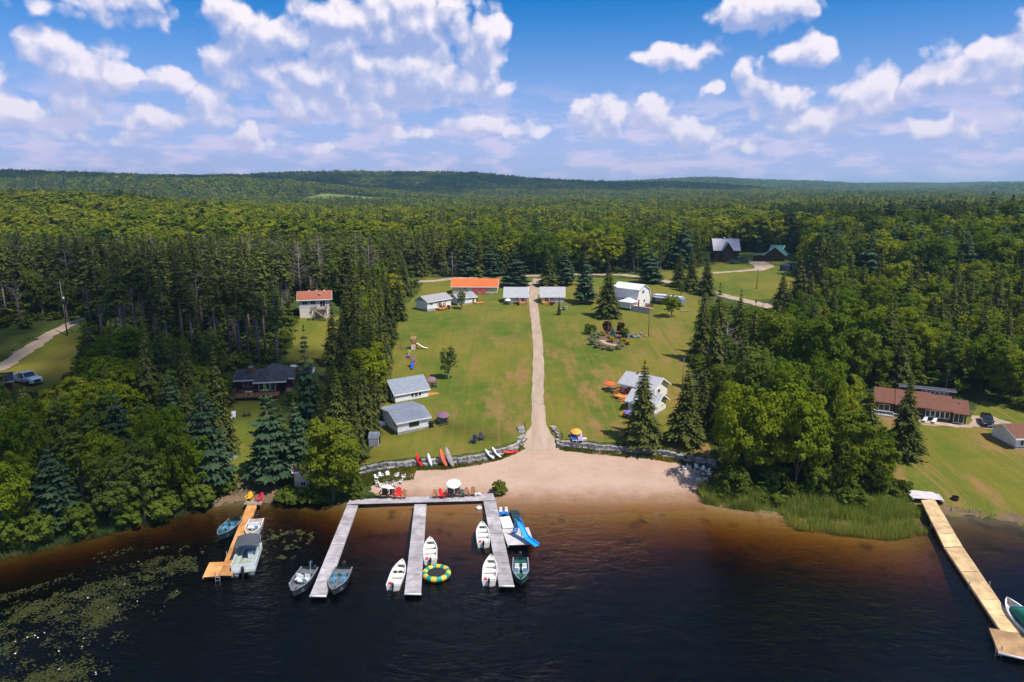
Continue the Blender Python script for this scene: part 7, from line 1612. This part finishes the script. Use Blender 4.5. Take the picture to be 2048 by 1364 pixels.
# ------------------------------------------------------------------ reeds, weeds, lily pads
def blades(name, label, P, h, w, m, lean=.35):
    n = len(P); a = RNG.random(n) * 6.283; d = np.stack([np.cos(a), np.sin(a), np.zeros(n)], 1); s = np.stack([-np.sin(a), np.cos(a), np.zeros(n)], 1) * (w / 2)[:, None]
    ln = d * (h * RNG.uniform(.05, lean, n))[:, None]; up = np.array([0, 0, 1.]) * h[:, None]
    V = np.stack([P - s, P + s, P + ln * .35 + up * .6 + s * .8, P + ln * .35 + up * .6 - s * .8, P + ln + up], 1).reshape(-1, 3); b = np.arange(n)[:, None] * 5
    loops = np.concatenate([b + np.array([[0, 1, 2, 3]]), b + np.array([[3, 2, 4]])], 1).ravel(); st = (np.arange(n)[:, None] * 7 + np.array([[0, 4]])).ravel()
    me = bpy.data.meshes.new(name); me.vertices.add(len(V)); me.vertices.foreach_set("co", V.ravel().astype(np.float32)); me.loops.add(len(loops)); me.loops.foreach_set("vertex_index", loops.astype(np.int32)); me.polygons.add(len(st)); me.polygons.foreach_set("loop_start", st.astype(np.int32)); me.update(calc_edges=True)
    at = me.attributes.new("tint", 'FLOAT', 'FACE'); at.data.foreach_set("value", np.repeat(RNG.random(n), 2).astype(np.float32)); return tag(new_obj(name, me, m), label, kind='stuff')
RNG = np.random.default_rng(77)
M_REED = leaf_mat("reed_leaves", (.15, .21, .03), (.33, .34, .075), .4, .1); M_SEDGE = leaf_mat("sedge_leaves", (.045, .095, .03), (.10, .16, .05), .35, .1); M_WEED = leaf_mat("weed_leaves", (.07, .10, .014), (.19, .18, .03), .35, .1); M_TALL = leaf_mat("long_grass", (.05, .075, .014), (.14, .15, .035), .35, .1)
def shore_pts(n, x0, x1, d0, d1, clump=.5, s=1.3, seed=3):
    x = RNG.uniform(x0, x1, n); d = RNG.uniform(d0, d1, n); y = np.interp(x, SHX, SHY) + d; k = value_noise(x, y, s, seed) > clump * RNG.random(n) * 1.6; x, y = x[k], y[k]; return np.stack([x, y, np.maximum(hm(x, y), -.4)], 1)
P = shore_pts(26000, 21.3, 43.8, -.5, 2.6, .8); blades("reeds", "tall green reeds along the shore right of the beach", P, (.45 + 1.1 * value_noise(P[:, 0], P[:, 1], 1.8, 12)) * RNG.uniform(.7, 1.3, len(P)), RNG.uniform(.02, .05, len(P)), M_REED)
P = shore_pts(9000, 29, 42.5, -3.4, -.4, .75, 1.0); P[:, 2] = -.3; blades("reeds", "sparse yellow-green reeds standing in the shallow water at right", P, RNG.uniform(.8, 1.25, len(P)), RNG.uniform(.02, .04, len(P)), M_REED)
P = shore_pts(16000, -56, -35.5, -1.6, 1.6, .6); blades("sedge", "low green sedge along the left shore", P, RNG.uniform(.35, .75, len(P)), RNG.uniform(.02, .05, len(P)), M_SEDGE)
P = shore_pts(2500, -22, -15, -.3, 1.2, .5); blades("sedge", "green sedge by the left end of the boardwalk", P, RNG.uniform(.3, .6, len(P)), RNG.uniform(.02, .05, len(P)), M_SEDGE)
def foot_pts(pts, n, d0, d1, dens=.5):
    x = RNG.uniform(pts[0].x, pts[-1].x, n); d = RNG.uniform(d0, d1, n); y = np.interp(x, [p.x for p in pts], [p.y for p in pts]) - d; k = value_noise(x, y, 1.1, 8) > dens * RNG.random(n) * 1.7; x, y = x[k], y[k]; return np.stack([x, y, hm(x, y)], 1)
P = np.concatenate([foot_pts(WALL_L, 9000, .3, 1.3), foot_pts(WALL_L[:3], 6000, .3, 3.6, .35), foot_pts(WALL_R, 8000, .3, 1.3)]); blades("weeds", "yellow-green weeds growing at the foot of the stone walls", P, RNG.uniform(.15, .42, len(P)), RNG.uniform(.03, .07, len(P)), M_WEED)
P = np.concatenate([foot_pts(WALL_L[1:3], 700, .8, 2.0, .6), foot_pts(WALL_R[3:5], 600, .4, 1.4, .6)]); blades("yellow_wildflowers", "yellow wildflowers below the stone walls", P, RNG.uniform(.2, .4, len(P)), RNG.uniform(.08, .14, len(P)), LEAF['gold'])
x, y = RNG.uniform(-110, 110, 260000), RNG.uniform(66, 215, 260000); sdm = np.minimum.reduce([sd_poly(x, y, Q_) for Q_ in (LAWN, YARD_R, FIELD, YARD_K, YARD_L, YARD_P)])
k = (sdm > -.5) & (sdm < 3.0) & (y - np.interp(x, SHX, SHY) > .6) & (sd_line(x, y, ROAD, [4.] * len(ROAD)) > .3) & (sd_line(x, y, ROAD_L, [3.4] * len(ROAD_L)) > .3) & (sd_poly(x, y, BEACH) > .4) & (np.abs(y - np.interp(x, WX, WY)) > .9) & (value_noise(x, y, 2.2, 4) > .35)
x, y = x[k], y[k]; P = np.stack([x, y, hm(x, y)], 1); blades("long_grass", "long unmown grass along the edges of the lawns", P, RNG.uniform(.2, .65, len(P)), RNG.uniform(.04, .10, len(P)), M_TALL)
rl = random.Random(9)
for k in range(26):        # ragged bushes between the reeds and the trees
    px_ = 1440 + 15 * k + rl.uniform(-8, 8); p = G(px_, 1004 + rl.uniform(-16, 6) - (14 if px_ > 1700 else 0)); plant('shrub', p, rl.uniform(.8, 2.2), rl.uniform(.7, 1.4), 'low bush between the reed bed and the right-hand trees', 'bushes behind the reeds')
# undergrowth inside the woods
U_ = np.array(list(cells(66, 235, 3.0))); U_ = U_[free(U_[:, 0], U_[:, 1], .45)]; rndf.seed(5); pp, kk, ss, rr_ = [], [], [], []
for (x, y), z in zip(U_, hm(U_[:, 0], U_[:, 1])):
    h = rndf.uniform(.5, 1.25)
    if rndf.random() < .25 or not clears(x, y, z, h * 2.2, 1.4, 1): continue
    pp.append((x, y, z)); kk.append(rndf.randrange(3)); ss.append((h * rndf.uniform(.9, 1.4),) * 2 + (h,)); rr_.append(rndf.random() * 6.28)
UG = [bpy.data.objects.new("under_%d" % i, broadleaf("undergrowth", 2.2, 1.3 + .1 * i, 0, 36, 16, .34, [LEAF['shrub'], BARK], 400 + i, limbs=2, join=True)) for i in range(3)]
gn_scatter("undergrowth", pp, kk, ss, rr_, UG, "leafy undergrowth below the trees")
# lily pads
def pads(name, label, poly, n, r0, r1, m, z=.012, clump=.5, s=1.6, flower=False, sink=0.):
    q = np.array([(p.x, p.y) for p in poly]); x = RNG.uniform(q[:, 0].min(), q[:, 0].max(), n); y = RNG.uniform(q[:, 1].min(), q[:, 1].max(), n); sd = sd_poly(x, y, [tuple(v) for v in q]); dens = value_noise(x, y, s, 2) * .55 + value_noise(x, y, s * .35, 6) * .45
    k = (dens + RNG.normal(0, .13, len(x)) > clump + .38 * np.clip(1 + sd / 7.0, 0, 1)) & (sd < 1); x, y = x[k], y[k]; n = len(x); r = RNG.uniform(r0, r1, n); a0 = RNG.random(n) * 6.28; N_ = 7
    a = a0[:, None] + np.linspace(.25, 6.03, N_)[None, :]; V = np.stack([x[:, None] + r[:, None] * np.cos(a), y[:, None] + r[:, None] * np.sin(a), np.full(a.shape, z) + (RNG.uniform(0, .012, n) - sink * np.maximum(RNG.random(n) - .35, 0))[:, None] + (.06 if flower else 0) * RNG.random(a.shape)], -1)
    V = np.concatenate([np.concatenate([np.stack([x, y], -1), V[:, :, 2].mean(1)[:, None]], 1)[:, None, :], V], 1).reshape(-1, 3); L_ = (np.arange(n)[:, None] * (N_ + 1) + np.arange(N_ + 1)[None, :]).ravel()
    me = bpy.data.meshes.new(name); me.vertices.add(len(V)); me.vertices.foreach_set("co", V.ravel().astype(np.float32)); me.loops.add(len(L_)); me.loops.foreach_set("vertex_index", L_.astype(np.int32)); me.polygons.add(n); me.polygons.foreach_set("loop_start", (np.arange(n) * (N_ + 1)).astype(np.int32)); me.update(calc_edges=True)
    at = me.attributes.new("tint", 'FLOAT', 'FACE'); at.data.foreach_set("value", RNG.random(n).astype(np.float32)); return tag(new_obj(name, me, m), label, kind='stuff')
M_PAD = leaf_mat("lily_pad", (.030, .038, .012), (.068, .072, .028), .1, .1)
PADS = [at_z(*p) for p in [(-40,1330),(-40,1210),(60,1185),(170,1150),(300,1118),(370,1112),(372,1150),(345,1190),(318,1235),(270,1280),(200,1330),(160,1420),(-60,1420)]]
pads("lily_pads", "bed of green lily pads in the lower left water", PADS, 52000, .04, .10, M_PAD, clump=.42, s=2.4, sink=.10)
pads("lily_flowers", "white water lily flowers among the pads", PADS, 130, .04, .07, H_CUSH, .05, .42, flower=True)
pads("lily_pads", "small patch of lily pads right of the pontoon boat", [at_z(*p) for p in [(520,1085),(545,1060),(605,1070),(615,1095),(570,1118),(535,1112)]], 2600, .07, .16, M_PAD, clump=.42, s=1.)
pads("lily_pads", "scattered lily pads left of the wooden dock", [at_z(*p) for p in [(150,1120),(230,1085),(420,1080),(430,1110),(330,1128)]], 5000, .05, .12, M_PAD, clump=.62, s=1.)

# ------------------------------------------------------------------ clouds overhead whose shadows lie on the woods and hills
def cloud_mat():
    m = bpy.data.materials.new("cloud_vapour"); m.use_nodes = True; T = NT(m.node_tree)
    for nd in list(T.n): T.n.remove(nd)
    out = T.node('ShaderNodeOutputMaterial'); d = T.node('ShaderNodeBsdfDiffuse'); d.inputs[0].default_value = (.9, .9, .92, 1); t = T.node('ShaderNodeBsdfTranslucent'); t.inputs[0].default_value = (.9, .9, .92, 1)
    m1, m2, tr = T.node('ShaderNodeMixShader'), T.node('ShaderNodeMixShader'), T.node('ShaderNodeBsdfTransparent'); m1.inputs[0].default_value = .5; m2.inputs[0].default_value = .30
    T.l.new(d.outputs[0], m1.inputs[1]); T.l.new(t.outputs[0], m1.inputs[2]); T.l.new(tr.outputs[0], m2.inputs[1]); T.l.new(m1.outputs[0], m2.inputs[2]); T.put(out.inputs[0], m2.outputs[0]); return m
M_CLOUD = cloud_mat()
def shade_cloud(tx, ty, rx, ry, alt, n, seed, rz=0.):
    """cumulus at height alt standing between the sun and the ground point (tx, ty)"""
    rnd = random.Random(seed); k = alt / TO_SUN.z; c = Vector((tx, ty, 0)) + TO_SUN * k; bm = bmesh.new()
    for i in range(n):
        a, q = rnd.random() * 6.283, math.sqrt(rnd.random()); x, y = q * rx * math.cos(a), q * ry * math.sin(a); r = min(rx, ry) * rnd.uniform(.16, .34) * (1.15 - .5 * q)
        bmesh.ops.create_icosphere(bm, subdivisions=2, radius=r, matrix=Matrix.Translation((x * math.cos(rz) - y * math.sin(rz), x * math.sin(rz) + y * math.cos(rz), rnd.uniform(0, .5) * r)) @ Matrix.Diagonal((1, 1, .6, 1)))
    for v in bm.verts: v.co += Vector((rnd.gauss(0, .02), rnd.gauss(0, .02), rnd.gauss(0, .02))) * min(rx, ry)
    me = bpy.data.meshes.new("cloud"); bm.to_mesh(me); bm.free(); tag(new_obj("sky_cloud", me, M_CLOUD, None, c), kind='structure')
shade_cloud(-80, 96, 56, 38, 420, 60, 1); shade_cloud(-130, 170, 70, 40, 430, 24, 2)
shade_cloud(118, 262, 95, 42, 460, 60, 3); shade_cloud(330, 480, 230, 110, 520, 60, 4)
shade_cloud(-700, 1480, 560, 300, 820, 150, 5); shade_cloud(120, 1800, 480, 300, 840, 120, 6); shade_cloud(-15, 87, 15, 9, 400, 9, 9); shade_cloud(-330, 480, 90, 70, 460, 30, 8)

# ------------------------------------------------------------------ the hazy summer air
def haze_mat():
    m = bpy.data.materials.new("haze_air"); m.use_nodes = True; T = NT(m.node_tree)
    for nd in list(T.n): T.n.remove(nd)
    out = T.node('ShaderNodeOutputMaterial'); v = T.node('ShaderNodeVolumePrincipled'); v.inputs['Color'].default_value = (.42, .78, 1, 1); v.inputs['Density'].default_value = .00015; v.inputs['Anisotropy'].default_value = .2
    T.put(out.inputs[1], v.outputs[0]); return m
hb_ = MB(); hb_.box(-7000, 7000, -600, 8600, -10, 118); tag(hb_.build("haze", haze_mat()), kind='stuff')
